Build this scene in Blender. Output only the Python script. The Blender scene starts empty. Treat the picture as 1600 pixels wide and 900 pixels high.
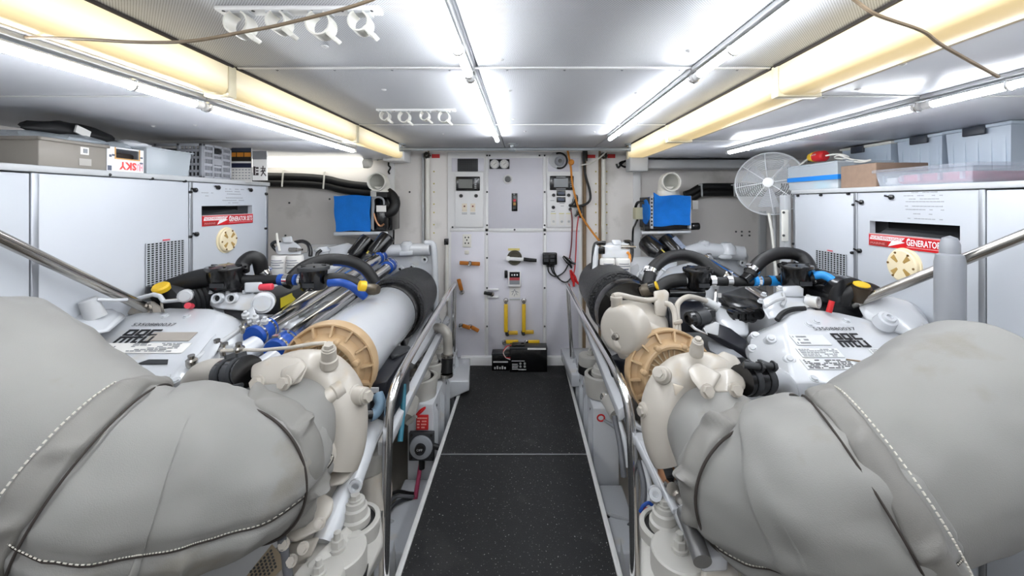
import bpy, bmesh, math, random
from mathutils import Vector as V, Matrix
from mathutils import noise as mnoise
PI = math.pi
random.seed(7)
SC = bpy.context.scene
COL = SC.collection

# ------------------------------------------------------------------ camera, world, exposure
F, CX, CY, EYE, D = 620.0, 818.0, 315.0, 1.48, 3.65
cam = bpy.data.cameras.new('camera')
cam.sensor_width = 36.0
cam.lens = F / 1600.0 * 36.0
cam.shift_x = -(CX - 800.0) / 1600.0
cam.shift_y = -(450.0 - CY) / 1600.0
cam.clip_start = 0.02
camo = bpy.data.objects.new('camera', cam)
camo.location = (0, 0, EYE)
camo.rotation_euler = (PI / 2, 0, 0)
COL.objects.link(camo)
SC.camera = camo
w = bpy.data.worlds.new('world')
SC.world = w
w.use_nodes = True
w.node_tree.nodes['Background'].inputs[0].default_value = (0.8, 0.85, 0.9, 1)
w.node_tree.nodes['Background'].inputs[1].default_value = 0.3
SC.view_settings.view_transform = 'Standard'
SC.view_settings.look = 'None'
SC.view_settings.exposure = 1.5
SC.view_settings.gamma = 1.0
SC.view_settings.use_curve_mapping = False
TUBE_E, BATTEN_E, WARM_E = 15.0, 1.2, 0.34


# ------------------------------------------------------------------ helpers
def P(px, py, Y):
    """the point at depth Y that the photograph shows at pixel px, py"""
    return V(((px - CX) / F * Y, Y, EYE + (CY - py) / F * Y))


def PX(px, py, X):
    return P(px, py, X * F / (px - CX))


def PZ(px, py, h):
    return P(px, py, h * F / (CY - py))


def lin(c):
    c = c / 255.0
    return c / 12.92 if c <= 0.04045 else ((c + 0.055) / 1.055) ** 2.4


MATS = {}


def M(name, rgb=(200, 200, 200), rough=0.5, metal=0.0, var=0.06, vs=6.0, bump=0.0, bs=120.0, coat=0.0, trans=0.0,
      alpha=1.0, emit=None, es=0.0, fleck=None, dirt=None):
    if name in MATS:
        return MATS[name]
    m = bpy.data.materials.new(name)
    m.use_nodes = True
    nt = m.node_tree
    b = nt.nodes['Principled BSDF']
    col = tuple(lin(c) for c in rgb) + (1,)
    b.inputs['Roughness'].default_value = rough
    b.inputs['Metallic'].default_value = metal
    b.inputs['Coat Weight'].default_value = coat
    b.inputs['Coat Roughness'].default_value = 0.12
    b.inputs['Transmission Weight'].default_value = trans
    b.inputs['Alpha'].default_value = alpha
    tc = nt.nodes.new('ShaderNodeTexCoord')
    src = None
    if var > 0:
        nz = nt.nodes.new('ShaderNodeTexNoise')
        nz.inputs['Scale'].default_value = vs
        nz.inputs['Detail'].default_value = 5
        nt.links.new(tc.outputs['Object'], nz.inputs['Vector'])
        mx = nt.nodes.new('ShaderNodeMix')
        mx.data_type = 'RGBA'
        mx.inputs[6].default_value = tuple(x * (1 - var * 1.6) for x in col[:3]) + (1,)
        mx.inputs[7].default_value = tuple(min(1, x * (1 + var)) for x in col[:3]) + (1,)
        nt.links.new(nz.outputs['Fac'], mx.inputs[0])
        src = mx.outputs[2]
    if dirt:
        nd = nt.nodes.new('ShaderNodeTexNoise')
        nd.inputs['Scale'].default_value = dirt[1]
        nd.inputs['Detail'].default_value = 8
        nt.links.new(tc.outputs['Object'], nd.inputs['Vector'])
        rp = nt.nodes.new('ShaderNodeValToRGB')
        rp.color_ramp.elements[0].position = dirt[2]
        rp.color_ramp.elements[1].position = dirt[2] + 0.14
        nt.links.new(nd.outputs['Fac'], rp.inputs[0])
        mx = nt.nodes.new('ShaderNodeMix')
        mx.data_type = 'RGBA'
        mx.inputs[6].default_value = col
        if src:
            nt.links.new(src, mx.inputs[6])
        mx.inputs[7].default_value = tuple(lin(c) for c in dirt[0]) + (1,)
        nt.links.new(rp.outputs[0], mx.inputs[0])
        src = mx.outputs[2]
    if fleck:
        nf = nt.nodes.new('ShaderNodeTexNoise')
        nf.inputs['Scale'].default_value = fleck[1]
        nf.inputs['Detail'].default_value = 2
        nt.links.new(tc.outputs['Object'], nf.inputs['Vector'])
        rp = nt.nodes.new('ShaderNodeValToRGB')
        rp.color_ramp.elements[0].position = fleck[2]
        rp.color_ramp.elements[1].position = fleck[2] + 0.05
        nt.links.new(nf.outputs['Fac'], rp.inputs[0])
        mx = nt.nodes.new('ShaderNodeMix')
        mx.data_type = 'RGBA'
        if src:
            nt.links.new(src, mx.inputs[6])
        mx.inputs[7].default_value = tuple(lin(c) for c in fleck[0]) + (1,)
        nt.links.new(rp.outputs[0], mx.inputs[0])
        src = mx.outputs[2]
    if src:
        nt.links.new(src, b.inputs['Base Color'])
    else:
        b.inputs['Base Color'].default_value = col
    if bump > 0:
        nb = nt.nodes.new('ShaderNodeTexNoise')
        nb.inputs['Scale'].default_value = bs
        nb.inputs['Detail'].default_value = 4
        nt.links.new(tc.outputs['Object'], nb.inputs['Vector'])
        bp = nt.nodes.new('ShaderNodeBump')
        bp.inputs['Strength'].default_value = bump
        bp.inputs['Distance'].default_value = 0.01
        nt.links.new(nb.outputs['Fac'], bp.inputs['Height'])
        nt.links.new(bp.outputs[0], b.inputs['Normal'])
    if emit:
        b.inputs['Emission Color'].default_value = tuple(lin(c) for c in emit) + (1,)
        b.inputs['Emission Strength'].default_value = es
    MATS[name] = m
    return m


def frame(d):
    d = d.normalized()
    a = V((0, 0, 1)) if abs(d.z) < 0.9 else V((0, 1, 0))
    u = a.cross(d).normalized()
    return u, d.cross(u)


def sp(pts, k=6):
    """smooth curve through points (Catmull-Rom); a point may carry a radius as 4th value"""
    q = [V(p) for p in pts]
    out = []
    n = len(q)
    for i in range(n - 1):
        p0, p1, p2, p3 = q[max(0, i - 1)], q[i], q[i + 1], q[min(n - 1, i + 2)]
        for j in range(k):
            t = j / k
            out.append(0.5 * ((2 * p1) + (p2 - p0) * t + (2 * p0 - 5 * p1 + 4 * p2 - p3) * t * t + (3 * p1 - p0 - 3 * p2 + p3) * t ** 3))
    out.append(q[-1])
    return out


class MB:
    def __init__(s):
        s.v, s.f = [], []

    def add(s, vs, fs):
        o = len(s.v)
        s.v += [V(p) for p in vs]
        s.f += [tuple(i + o for i in f) for f in fs]
        return s

    def obox(s, c, a, b, d):
        c, a, b, d = V(c), V(a), V(b), V(d)
        vs = [c + a * i + b * j + d * k for i in (-1, 1) for j in (-1, 1) for k in (-1, 1)]
        fs = [(0, 1, 3, 2), (4, 6, 7, 5), (0, 4, 5, 1), (2, 3, 7, 6), (0, 2, 6, 4), (1, 5, 7, 3)]
        if a.cross(b).dot(d) < 0:
            fs = [f[::-1] for f in fs]
        return s.add(vs, fs)

    def box(s, lo, hi):
        lo, hi = V(lo), V(hi)
        c, h = (lo + hi) / 2, (hi - lo) / 2
        return s.obox(c, (h.x, 0, 0), (0, h.y, 0), (0, 0, h.z))

    def bar(s, p, q, wd, ht, up=(0, 0, 1)):
        p, q = V(p), V(q)
        d = (q - p)
        u = V(up).cross(d)
        if u.length < 1e-6:
            u = V((1, 0, 0)).cross(d)
        u.normalize()
        n = d.cross(u).normalized()
        return s.obox((p + q) / 2, d / 2, u * wd / 2, n * ht / 2)

    def tube(s, pts, r, n=12, cap=True):
        pts = [V(p) for p in pts]
        R = r if isinstance(r, (list, tuple)) else [r] * len(pts)
        vs, fs = [], []
        t0 = (pts[1] - pts[0]).normalized()
        u, _ = frame(t0)
        for i, p in enumerate(pts):
            if i == 0:
                t = t0
            elif i == len(pts) - 1:
                t = (pts[-1] - pts[-2]).normalized()
            else:
                t = ((pts[i + 1] - p).normalized() + (p - pts[i - 1]).normalized())
                t = t.normalized() if t.length > 1e-6 else t0
            u = (u - t * u.dot(t)).normalized()
            b = t.cross(u)
            for k in range(n):
                a = 2 * PI * k / n
                vs.append(p + (u * math.cos(a) + b * math.sin(a)) * R[i])
        for i in range(len(pts) - 1):
            for k in range(n):
                k2 = (k + 1) % n
                fs.append((i * n + k, i * n + k2, (i + 1) * n + k2, (i + 1) * n + k))
        if cap:
            fs.append(tuple(range(n))[::-1])
            fs.append(tuple((len(pts) - 1) * n + k for k in range(n)))
        return s.add(vs, fs)

    def cyl(s, p, q, r, n=20, r2=None):
        return s.tube([p, q], [r, r if r2 is None else r2], n)

    def lathe(s, o, ax, prof, n=28, close=True):
        """prof: (distance along the axis, radius) pairs"""
        o, ax = V(o), V(ax).normalized()
        u, w_ = frame(ax)
        vs, fs = [], []
        for t, r in prof:
            for k in range(n):
                a = 2 * PI * k / n
                vs.append(o + ax * t + (u * math.cos(a) + w_ * math.sin(a)) * max(r, 1e-5))
        m = len(prof)
        for i in range(m - 1):
            for k in range(n):
                k2 = (k + 1) % n
                fs.append((i * n + k, i * n + k2, (i + 1) * n + k2, (i + 1) * n + k))
        if close:
            fs.append(tuple(range(n))[::-1])
            fs.append(tuple((m - 1) * n + k for k in range(n)))
        return s.add(vs, fs)

    def prism(s, poly, vec):
        poly, vec = [V(p) for p in poly], V(vec)
        n = len(poly)
        fs = [tuple(range(n))[::-1], tuple(range(n, 2 * n))]
        for i in range(n):
            j = (i + 1) % n
            fs.append((i, j, n + j, n + i))
        return s.add(poly + [p + vec for p in poly], fs)

    def hull(s, pts):
        bm = bmesh.new()
        for p in pts:
            bm.verts.new(V(p))
        r = bmesh.ops.convex_hull(bm, input=bm.verts[:])
        bmesh.ops.delete(bm, geom=[g for g in set(r['geom_interior'] + r['geom_unused']) if isinstance(g, bmesh.types.BMVert)], context='VERTS')
        bmesh.ops.dissolve_limit(bm, angle_limit=0.06, verts=bm.verts[:], edges=bm.edges[:])
        bmesh.ops.recalc_face_normals(bm, faces=bm.faces[:])
        bm.verts.index_update()
        s.add([v.co.copy() for v in bm.verts], [tuple(v.index for v in f.verts) for f in bm.faces])
        bm.free()
        return s

    def hex(s, p, d, r, h):
        """bolt head with its washer"""
        p, d = V(p), V(d).normalized()
        s.tube([p, p + d * h * 0.3], r * 1.35, 12)
        return s.tube([p, p + d * h], r, 6)

    def build(s, name, mat, parent=None, bev=0.0, seg=2, ang=38, sub=0, label=None):
        org = ORG[parent.name] if parent else None
        if org is None:
            xs, ys, zs = [p.x for p in s.v], [p.y for p in s.v], [p.z for p in s.v]
            org = V(((min(xs) + max(xs)) / 2, (min(ys) + max(ys)) / 2, min(zs)))
        me = bpy.data.meshes.new(name)
        me.from_pydata([p - org for p in s.v], [], s.f)
        bm = bmesh.new()
        bm.from_mesh(me)
        bmesh.ops.recalc_face_normals(bm, faces=bm.faces[:])
        ca = math.radians(ang)
        for f in bm.faces:
            f.smooth = True
        if not bev:
            for e in bm.edges:
                e.smooth = len(e.link_faces) == 2 and e.calc_face_angle(0) < ca
        bm.to_mesh(me)
        bm.free()
        me.materials.append(mat)
        o = bpy.data.objects.new(name, me)
        COL.objects.link(o)
        if bev:
            md = o.modifiers.new('bevel', 'BEVEL')
            md.width = bev
            md.segments = seg
            md.limit_method = 'ANGLE'
            md.angle_limit = ca
            md.harden_normals = False
        if sub:
            md = o.modifiers.new('sub', 'SUBSURF')
            md.levels = md.render_levels = sub
        if parent:
            o.parent = parent
        else:
            o.location = org
        ORG[o.name] = org
        if label:
            o['label'] = label
        return o


ORG = {}


def tag(o, label, cat, group=None):
    o['label'], o['category'] = label, cat
    if group:
        o['group'] = group
    return o


def thing(name, label, cat, at, group=None):
    e = bpy.data.objects.new(name, None)
    e.empty_display_size = 0.05
    e.location = at
    COL.objects.link(e)
    ORG[e.name] = V(at)
    return tag(e, label, cat, group)


def struct(o):
    o['kind'] = 'structure'
    return o


def stuff(o):
    o['kind'] = 'stuff'
    return o


def text(name, s, at, right, up, width, height, mat, parent, depth=0.0006, bold=0.0):
    """lettering whose lower left corner is at, fitted to width x height"""
    cu = bpy.data.curves.new(name, 'FONT')
    cu.body = s
    cu.resolution_u = 2
    cu.offset = bold
    ob = bpy.data.objects.new('tmp', cu)
    COL.objects.link(ob)
    dg = bpy.context.evaluated_depsgraph_get()
    me0 = bpy.data.meshes.new_from_object(ob.evaluated_get(dg))
    vs = [v.co.copy() for v in me0.vertices]
    fs = [tuple(p.vertices) for p in me0.polygons]
    bpy.data.objects.remove(ob)
    bpy.data.curves.remove(cu)
    bpy.data.meshes.remove(me0)
    x0, x1 = min(v.x for v in vs), max(v.x for v in vs)
    y0, y1 = min(v.y for v in vs), max(v.y for v in vs)
    right, up = V(right).normalized(), V(up)
    up = up.normalized() if abs(up.length - 1) < 0.3 else up
    n = right.cross(up).normalized()
    mb = MB()
    mb.add([V(at) + right * ((v.x - x0) / (x1 - x0) * width) + up * ((v.y - y0) / (y1 - y0) * height) + n * depth for v in vs], fs)
    return mb.build(name, mat, parent)


# ------------------------------------------------------------------ materials
white = M('white_gloss_paint', (196, 199, 203), 0.25, var=0.03, coat=0.6, dirt=((196, 192, 184), 7, 0.62))
cream = M('cream_paint', (178, 172, 162), 0.35, var=0.05, coat=0.3, dirt=((176, 162, 140), 9, 0.63))
offwhite = M('off_white_paint', (180, 178, 172), 0.45, var=0.05, dirt=((160, 150, 135), 5, 0.64))
cabwhite = M('cabinet_white', (192, 196, 202), 0.35, var=0.02, vs=3)
beige = M('heat_stained_housing', (186, 158, 122), 0.45, var=0.12, vs=9)
black = M('black_rubber', (13, 13, 15), 0.5, var=0.2, bump=0.15, bs=300)
blackgl = M('black_gloss_plastic', (9, 9, 11), 0.22, var=0.1, coat=0.3)
navy = M('dark_navy_box', (18, 20, 29), 0.38, var=0.15)
darkgrey = M('dark_grey', (46, 48, 51), 0.5, var=0.1)
grey = M('mid_grey', (140, 143, 148), 0.45, var=0.06)
lightgrey = M('light_grey', (186, 188, 190), 0.45, var=0.05)
chrome = M('polished_steel', (232, 231, 230), 0.14, 1.0, var=0.0)
steel = M('brushed_steel', (178, 174, 168), 0.24, 1.0, var=0.06, vs=20)
alu = M('aluminium', (200, 202, 205), 0.35, 0.9, var=0.05)
blue = M('blue_silicone', (14, 70, 158), 0.4, var=0.08)
bluefoam = M('blue_filter_foam', (12, 118, 212), 0.9, var=0.16, vs=14, bump=0.6, bs=220)
red = M('red_plastic', (196, 30, 34), 0.4, var=0.06)
pinkred = M('pink_red_cap', (216, 62, 78), 0.4, var=0.05)
yellow = M('yellow_plastic', (226, 184, 34), 0.45, var=0.08)
yellowlab = M('yellow_label', (232, 214, 40), 0.5, var=0.03)
orange = M('orange_handle', (186, 112, 34), 0.55, var=0.2, vs=20)
brass = M('brass', (150, 118, 74), 0.35, 0.8, var=0.1)
copper = M('copper_fitting', (190, 140, 105), 0.35, 0.7, var=0.1)
wallm = M('bulkhead_paint', (234, 230, 226), 0.5, var=0.06, vs=2.2, dirt=((204, 200, 194), 3.2, 0.6))
boardm = M('panel_board', (222, 221, 229), 0.5, var=0.05, vs=3.5)
trimw = M('trim_white', (234, 234, 234), 0.4, var=0.03)
lag = M('lagging_cloth', (138, 137, 134), 0.55, var=0.10, vs=4, bump=0.12, bs=420, dirt=((124, 119, 110), 5, 0.6))
lag2 = M('lagging_flap_cloth', (128, 126, 122), 0.58, var=0.14, vs=9, bump=0.12, bs=420)
thread = M('stitching_thread', (206, 202, 192), 0.8, var=0.1)
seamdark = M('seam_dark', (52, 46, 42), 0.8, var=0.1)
matm = M('walkway_grit_mat', (34, 35, 36), 0.72, var=0.25, vs=5, bump=0.7, bs=330, fleck=((176, 176, 172), 120, 0.67), dirt=((58, 58, 57), 3, 0.57))
ink = M('black_ink', (26, 26, 30), 0.6, var=0)
inkgrey = M('grey_ink', (140, 142, 146), 0.6, var=0)
whiteink = M('white_ink', (236, 236, 236), 0.5, var=0)
paper = M('paper_label', (228, 226, 222), 0.5, var=0.04)
pvc = M('pvc_white', (226, 224, 216), 0.35, var=0.03)
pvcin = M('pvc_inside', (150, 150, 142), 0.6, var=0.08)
capcream = M('cream_cap', (232, 218, 184), 0.45, var=0.03)
capslot = M('cap_slot', (176, 142, 78), 0.6, var=0.1)
cloudy = M('cloudy_plastic', (222, 230, 236), 0.25, var=0.05, alpha=0.34)
tubblue = M('blue_tinted_plastic', (216, 229, 243), 0.25, var=0.05, alpha=0.7)
bagm = M('thin_plastic_bag', (212, 222, 230), 0.25, var=0.1, vs=20, alpha=0.6, bump=0.5, bs=25)
cardboard = M('cardboard', (146, 122, 104), 0.8, var=0.14, vs=30)
screen = M('screen_glass', (128, 132, 136), 0.25, var=0.05, coat=0.4)
tealfade = M('teal_hose', (44, 112, 132), 0.5, var=0.08)
darkcav = M('dark_cavity', (22, 24, 26), 0.7, var=0.2)
bilge = M('bilge_paint', (150, 140, 126), 0.6, var=0.15, dirt=((70, 58, 44), 2.4, 0.55))
cablegrey = M('grey_cable', (92, 94, 98), 0.5, var=0.1)
brownm = M('dull_brown', (140, 118, 92), 0.7, var=0.2, vs=20)

# ------------------------------------------------------------------ the room
YB, YF = -2.3, D
HC, HS = 0.48, 0.378           # main ceiling and lower side soffits, above eye height
XL, XR = -2.6, 2.6
zc, zs = EYE + HC, EYE + HS


def ceiling_mat():
    m = M('perforated_ceiling', (214, 216, 221), 0.5, 0.0, var=0.05, vs=1.6)
    nt = m.node_tree
    b = nt.nodes['Principled BSDF']
    tc = nt.nodes.new('ShaderNodeTexCoord')
    sx = nt.nodes.new('ShaderNodeSeparateXYZ')
    nt.links.new(tc.outputs['Object'], sx.inputs[0])
    outs = []
    for k in (0, 1):
        a = nt.nodes.new('ShaderNodeMath')
        a.operation = 'MULTIPLY'
        a.inputs[1].default_value = 2 * PI / 0.0072
        nt.links.new(sx.outputs[k], a.inputs[0])
        c = nt.nodes.new('ShaderNodeMath')
        c.operation = 'SINE'
        nt.links.new(a.outputs[0], c.inputs[0])
        outs.append(c)
    p = nt.nodes.new('ShaderNodeMath')
    p.operation = 'MULTIPLY'
    nt.links.new(outs[0].outputs[0], p.inputs[0])
    nt.links.new(outs[1].outputs[0], p.inputs[1])
    g = nt.nodes.new('ShaderNodeMath')
    g.operation = 'GREATER_THAN'
    g.inputs[1].default_value = 0.35
    nt.links.new(p.outputs[0], g.inputs[0])
    mx = nt.nodes.new('ShaderNodeMix')
    mx.data_type = 'RGBA'
    old = b.inputs['Base Color'].links[0].from_socket
    nt.links.new(old, mx.inputs[6])
    mx.inputs[7].default_value = (0.24, 0.24, 0.25, 1)
    nt.links.new(g.outputs[0], mx.inputs[0])
    nt.links.new(mx.outputs[2], b.inputs['Base Color'])
    return m


ceilm = ceiling_mat()
soffm = M('soffit_sheet', (222, 224, 230), 0.36, 0.0, var=0.05, vs=2)

struct(MB().box((XL, YB, -1.05), (XR, YF, -0.95)).build('floor', bilge))
wf = struct(MB().box((XL, YF, -1.0), (XR, YF + 0.08, 2.1)).build('wall_forward', wallm))
struct(MB().box((XL - 0.08, YB, -1.0), (XL, YF, 2.1)).build('wall_left', wallm))
struct(MB().box((XR, YB, -1.0), (XR + 0.08, YF, 2.1)).build('wall_right', wallm))
struct(MB().box((XL, YB - 0.08, -1.0), (XR, YB, 2.1)).build('wall_aft', wallm))

ceil = struct(MB().box((XL, YB, zc + 0.03), (XR, YF, zc + 0.12)).build('ceiling', darkgrey))
YS = [-1.71, -0.67, 0.373, 1.417, 2.46, 3.56]
g_ = 0.003
DL, DR, WL, WR = -1.03, 0.89, 0.085, 0.15             # inner faces of the warm light troughs
cols = [(DL, -0.165), (-0.165, 0.63), (0.63, DR)]
for a, b_ in zip(YS[:-1], YS[1:]):
    for x0, x1 in cols:
        MB().box((x0 + g_, a + g_, zc), (x1 - g_, b_ - g_, zc + 0.03)).build('panel', ceilm, ceil, bev=0.0015, seg=1)
    for x0, x1 in ((XL, DL - WL), (DR + WR, XR)):
        MB().box((x0 + g_, a + g_, zs), (x1 - g_, b_ - g_, zs + 0.03)).build('panel', soffm, ceil, bev=0.0015, seg=1)
for y in YS[1:5]:
    MB().box((DL + 0.01, y - 0.006, zc - 0.006), (DR - 0.01, y + 0.006, zc)).build('joint_strip', trimw, ceil, bev=0.002)
    MB().box((XL, y - 0.005, zs - 0.004), (DL - WL - 0.01, y + 0.005, zs)).build('joint_strip', trimw, ceil, bev=0.002)
    MB().box((DR + WR + 0.01, y - 0.005, zs - 0.004), (XR, y + 0.005, zs)).build('joint_strip', trimw, ceil, bev=0.002)
for px, py in ((782, 93), (796, 141), (802, 186), (508, 72), (600, 140), (995, 145), (1077, 79), (693, 209), (929, 206), (820, 205)):
    p = PZ(px, py, HC)
    MB().lathe(p + V((0, 0, 0.001)), (0, 0, -1), [(0, 0.011), (0.003, 0.010), (0.006, 0.005), (0.007, 0.0)], 12).build('rivet', trimw, ceil)
for px, py in ((240, 197), (305, 195), (1340, 139), (1290, 152), (395, 224), (1410, 100)):
    p = PZ(px, py, HS)
    MB().lathe(p + V((0, 0, 0.001)), (0, 0, -1), [(0, 0.010), (0.003, 0.009), (0.006, 0.004), (0.007, 0.0)], 12).build('rivet', trimw, ceil)
# small screws beside the near joint strip
for k in range(9):
    MB().lathe((-0.9 + k * 0.21, 1.45, zc + 0.001), (0, 0, -1), [(0, 0.005), (0.003, 0.004), (0.004, 0)], 8).build('screw', grey, ceil)
struct(MB().box((-0.82, 3.57, zc - 0.012), (0.52, 3.64, zc + 0.03)).build('ceiling_gap_shade', seamdark))  # dark strip painting the shade in the gap between ceiling and bulkhead

# ---- walkway: two gritted plates in a metal edge
walk = thing('walkway', 'raised gangway of two black gritted plates in metal edging', 'walkway', (-0.06, 1.5, 0))
walk['kind'] = 'structure'
WX0, WX1 = -0.485, 0.37
ysp = (EYE) * F / (710 - CY)
MB().box((WX0, -1.2, -0.03), (WX1, ysp - 0.003, 0.0)).build('plate', matm, walk, bev=0.003)
MB().box((WX0, ysp + 0.003, -0.03), (WX1, 3.585, 0.0)).build('plate', matm, walk, bev=0.003)
MB().box((WX0, ysp - 0.003, -0.03), (WX1, ysp + 0.003, 0.002)).build('joint_strip', alu, walk)
for x0, sgn in ((WX0, -1), (WX1, 1)):
    mb = MB().box((min(x0, x0 + sgn * 0.022), -1.2, -0.055), (max(x0, x0 + sgn * 0.022), 3.585, 0.006))
    mb.box((min(x0 + sgn * 0.022, x0 + sgn * 0.027), -1.2, -0.075), (max(x0 + sgn * 0.022, x0 + sgn * 0.027), 3.585, -0.02))
    mb.build('edge_trim', M('edge_metal', (228, 228, 226), 0.4, 0.2, var=0.06, vs=30), walk, bev=0.002)
for x0 in (WX0 - 0.02, WX1 - 0.04):
    MB().box((x0, -1.2, -0.2), (x0 + 0.06, 3.58, -0.06)).build('bearer', grey, walk)
for y in (-0.8, 0.6, 2.0, 3.3):
    for x0 in (WX0, WX1 - 0.05):
        MB().box((x0, y, -0.96), (x0 + 0.05, y + 0.05, -0.19)).build('post', grey, walk)
struct(MB().box((-0.57, 3.585, -0.06), (0.44, 3.64, 0.075)).build('baseboard_forward', trimw, bev=0.006))


# ---- the forward bulkhead
def B(px, py, off=0.0):
    """a point at pixel px, py on a plane standing off in front of the forward bulkhead"""
    return P(px, py, D - off)


def bbox_(x0, y0, x1, y1, off, th):
    a, b = B(x0, y1, off), B(x1, y0, off)
    return (min(a.x, b.x), D - off - th, min(a.z, b.z)), (max(a.x, b.x), D - off, max(a.z, b.z))


def bslab(x0, y0, x1, y1, off, th):
    return MB().box(*bbox_(x0, y0, x1, y1, off, th))


bslab(700, 238, 908, 566, 0.0, 0.02).build('board', trimw, wf, bev=0.004)
for q in ((706, 247, 756, 268), (763, 247, 848, 357), (763, 363, 848, 562), (705, 361, 757, 562), (854, 361, 904, 562), (856, 247, 904, 268)):
    bslab(*q, 0.02, 0.004).build('panel', boardm, wf, bev=0.0015, seg=1)
for q in ((758, 240, 763, 562), (848.5, 240, 853.5, 562), (703, 357, 906, 362)):
    bslab(*q, 0.02, 0.008).build('batten', trimw, wf, bev=0.002, seg=1)
mb = MB()
for px in (761, 851):
    for py in (243, 300, 352, 366, 403, 450, 510):
        mb.cyl(B(px, py, 0.026), B(px, py, 0.032), 0.009, 8)
for px, py in ((707, 355), (804, 359), (765, 243), (843, 243)):
    mb.cyl(B(px, py, 0.02), B(px, py, 0.032), 0.009, 8)
stuff(mb.build('screws', darkgrey, wf))
# vertical joints, stiffeners and conduits either side
for x0, x1, y0, y1, m_ in ((607, 617, 250, 420, trimw), (989, 1000, 262, 480, trimw), (1185, 1195, 330, 520, lightgrey), (660, 664, 240, 540, lightgrey)):
    bslab(x0, y0, x1, y1, 0.0, 0.025).build('stiffener', m_, wf, bev=0.003)
for x0, x1 in ((910, 915), (935, 938.5), (668.5, 671)):  # sealed joints; the strip left of the right pipe paints its brown shadow
    bslab(x0, 236, x1, 545, 0.0, 0.008).build('sealant_shade_line', brownm, wf)
mb = MB()
for px in (678, 931, 948):
    for k in range(7):
        mb.cyl(B(px, 268 + k * 16 + (k % 2) * 3, 0), B(px, 268 + k * 16 + (k % 2) * 3, 0.004), 0.008, 8)
stuff(mb.build('rust_spots', M('pale_yellow_stain', (196, 182, 120), 0.7, var=0.2), wf))
mb = MB()
for px, py in ((515, 311), (452, 317), (446, 368), (447, 372), (1159, 362), (1171, 362), (1159, 368), (1171, 368), (1150, 362), (640, 300)):
    mb.cyl(B(px, py, 0), B(px, py, 0.006), 0.009, 8)
stuff(mb.build('bolt_heads', darkgrey, wf))
# low ledges either side of the gangway end
struct(MB().hull([P(706, 557, 3.64), P(735, 557, 3.64), P(700, 605, 3.0), P(733, 595, 3.0), P(620, 557, 3.64), P(610, 595, 3.0),
                  P(620, 640, 3.64), P(735, 600, 3.64), P(700, 625, 3.0), P(733, 610, 3.0)]).build('trim_2', white, bev=0.01))
struct(MB().hull([P(876, 543, 3.64), P(960, 543, 3.64), P(893, 585, 3.05), P(975, 585, 3.05), P(876, 560, 3.64), P(893, 605, 3.05),
                  P(975, 605, 3.05), P(960, 560, 3.64)]).build('trim_3', white, bev=0.01))
# right-hand box beam under the soffit
mb = MB().box((0.985, 3.42, zs - 0.09), (2.25, 3.64, zs - 0.015))
mb.box((0.90, 3.36, zs - 0.12), (1.06, 3.5, zs + 0.1))
struct(mb.build('trim_4', lightgrey, bev=0.01))
struct(MB().box((-1.2, 3.38, zs - 0.03), (-1.02, 3.6, zs + 0.1)).build('trim_5', trimw, bev=0.008))


# ------------------------------------------------------------------ lamps
def tube_lamp(x, z, y0, y1, label, short=False, group='white tubes in rows along the ceiling'):
    t = thing('fluorescent_lamp', label, 'lamp', (x, (y0 + y1) / 2, z), group)
    g = M('lit_tube', (255, 255, 255), 0.4, var=0, emit=(246, 250, 255), es=TUBE_E)
    MB().cyl((x, y0 + 0.03, z), (x, y1 - 0.03, z), 0.0135, 14).build('glass_tube', g, t)
    for a, b in ((y0, y0 + 0.03), (y1 - 0.03, y1)):
        MB().cyl((x, a, z), (x, b, z), 0.0145, 14).build('end_cap', trimw, t)
    n = 10
    arc = [0.5 + (PI - 1.0) * k / n for k in range(n + 1)]
    MB().prism([(x + 0.0155 * math.cos(a), y0 + 0.03, z + 0.0155 * math.sin(a)) for a in arc] + [(x + 0.0138 * math.cos(a), y0 + 0.03, z + 0.0138 * math.sin(a)) for a in arc[::-1]], (0, y1 - y0 - 0.06, 0)).build('spine', lightgrey, t)
    top = zc if z > EYE + 0.4 else zs
    for y in (y0 + 0.012, y1 - 0.25):
        mb = MB().tube([(x + 0.017 * math.sin(a), y, z - 0.017 * math.cos(a)) for a in [-2.4 + 4.8 * k / 10 for k in range(11)]], 0.0035, 6)
        mb.box((x - 0.006, y - 0.006, z + 0.013), (x + 0.006, y + 0.006, top))
        mb.build('clip', chrome, t)
    MB().box((x - 0.019, y0, top - 0.014), (x + 0.019, y1, top)).build('channel', lightgrey, t, bev=0.003)
    return t


for x, z, nm, far in ((-0.192, EYE + 0.447, 'left of centre', 2.93), (0.617, EYE + 0.447, 'right of centre', 2.85),
                      (-1.15, EYE + 0.343, 'beside the left warm trough', 2.70), (1.43, EYE + 0.343, 'above the right hand storage tubs', 2.78)):
    tube_lamp(x, z, 1.425, far, 'bright white ceiling tube %s, far one of its row' % nm)
    tube_lamp(x, z, -0.08, 1.415, 'bright white ceiling tube %s, near one of its row' % nm)
    tube_lamp(x, z, -1.6, -0.09, 'added unseen ceiling tube %s, hindmost behind the viewer' % nm)  # added lamps out of view, put in to brighten the foreground


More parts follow.
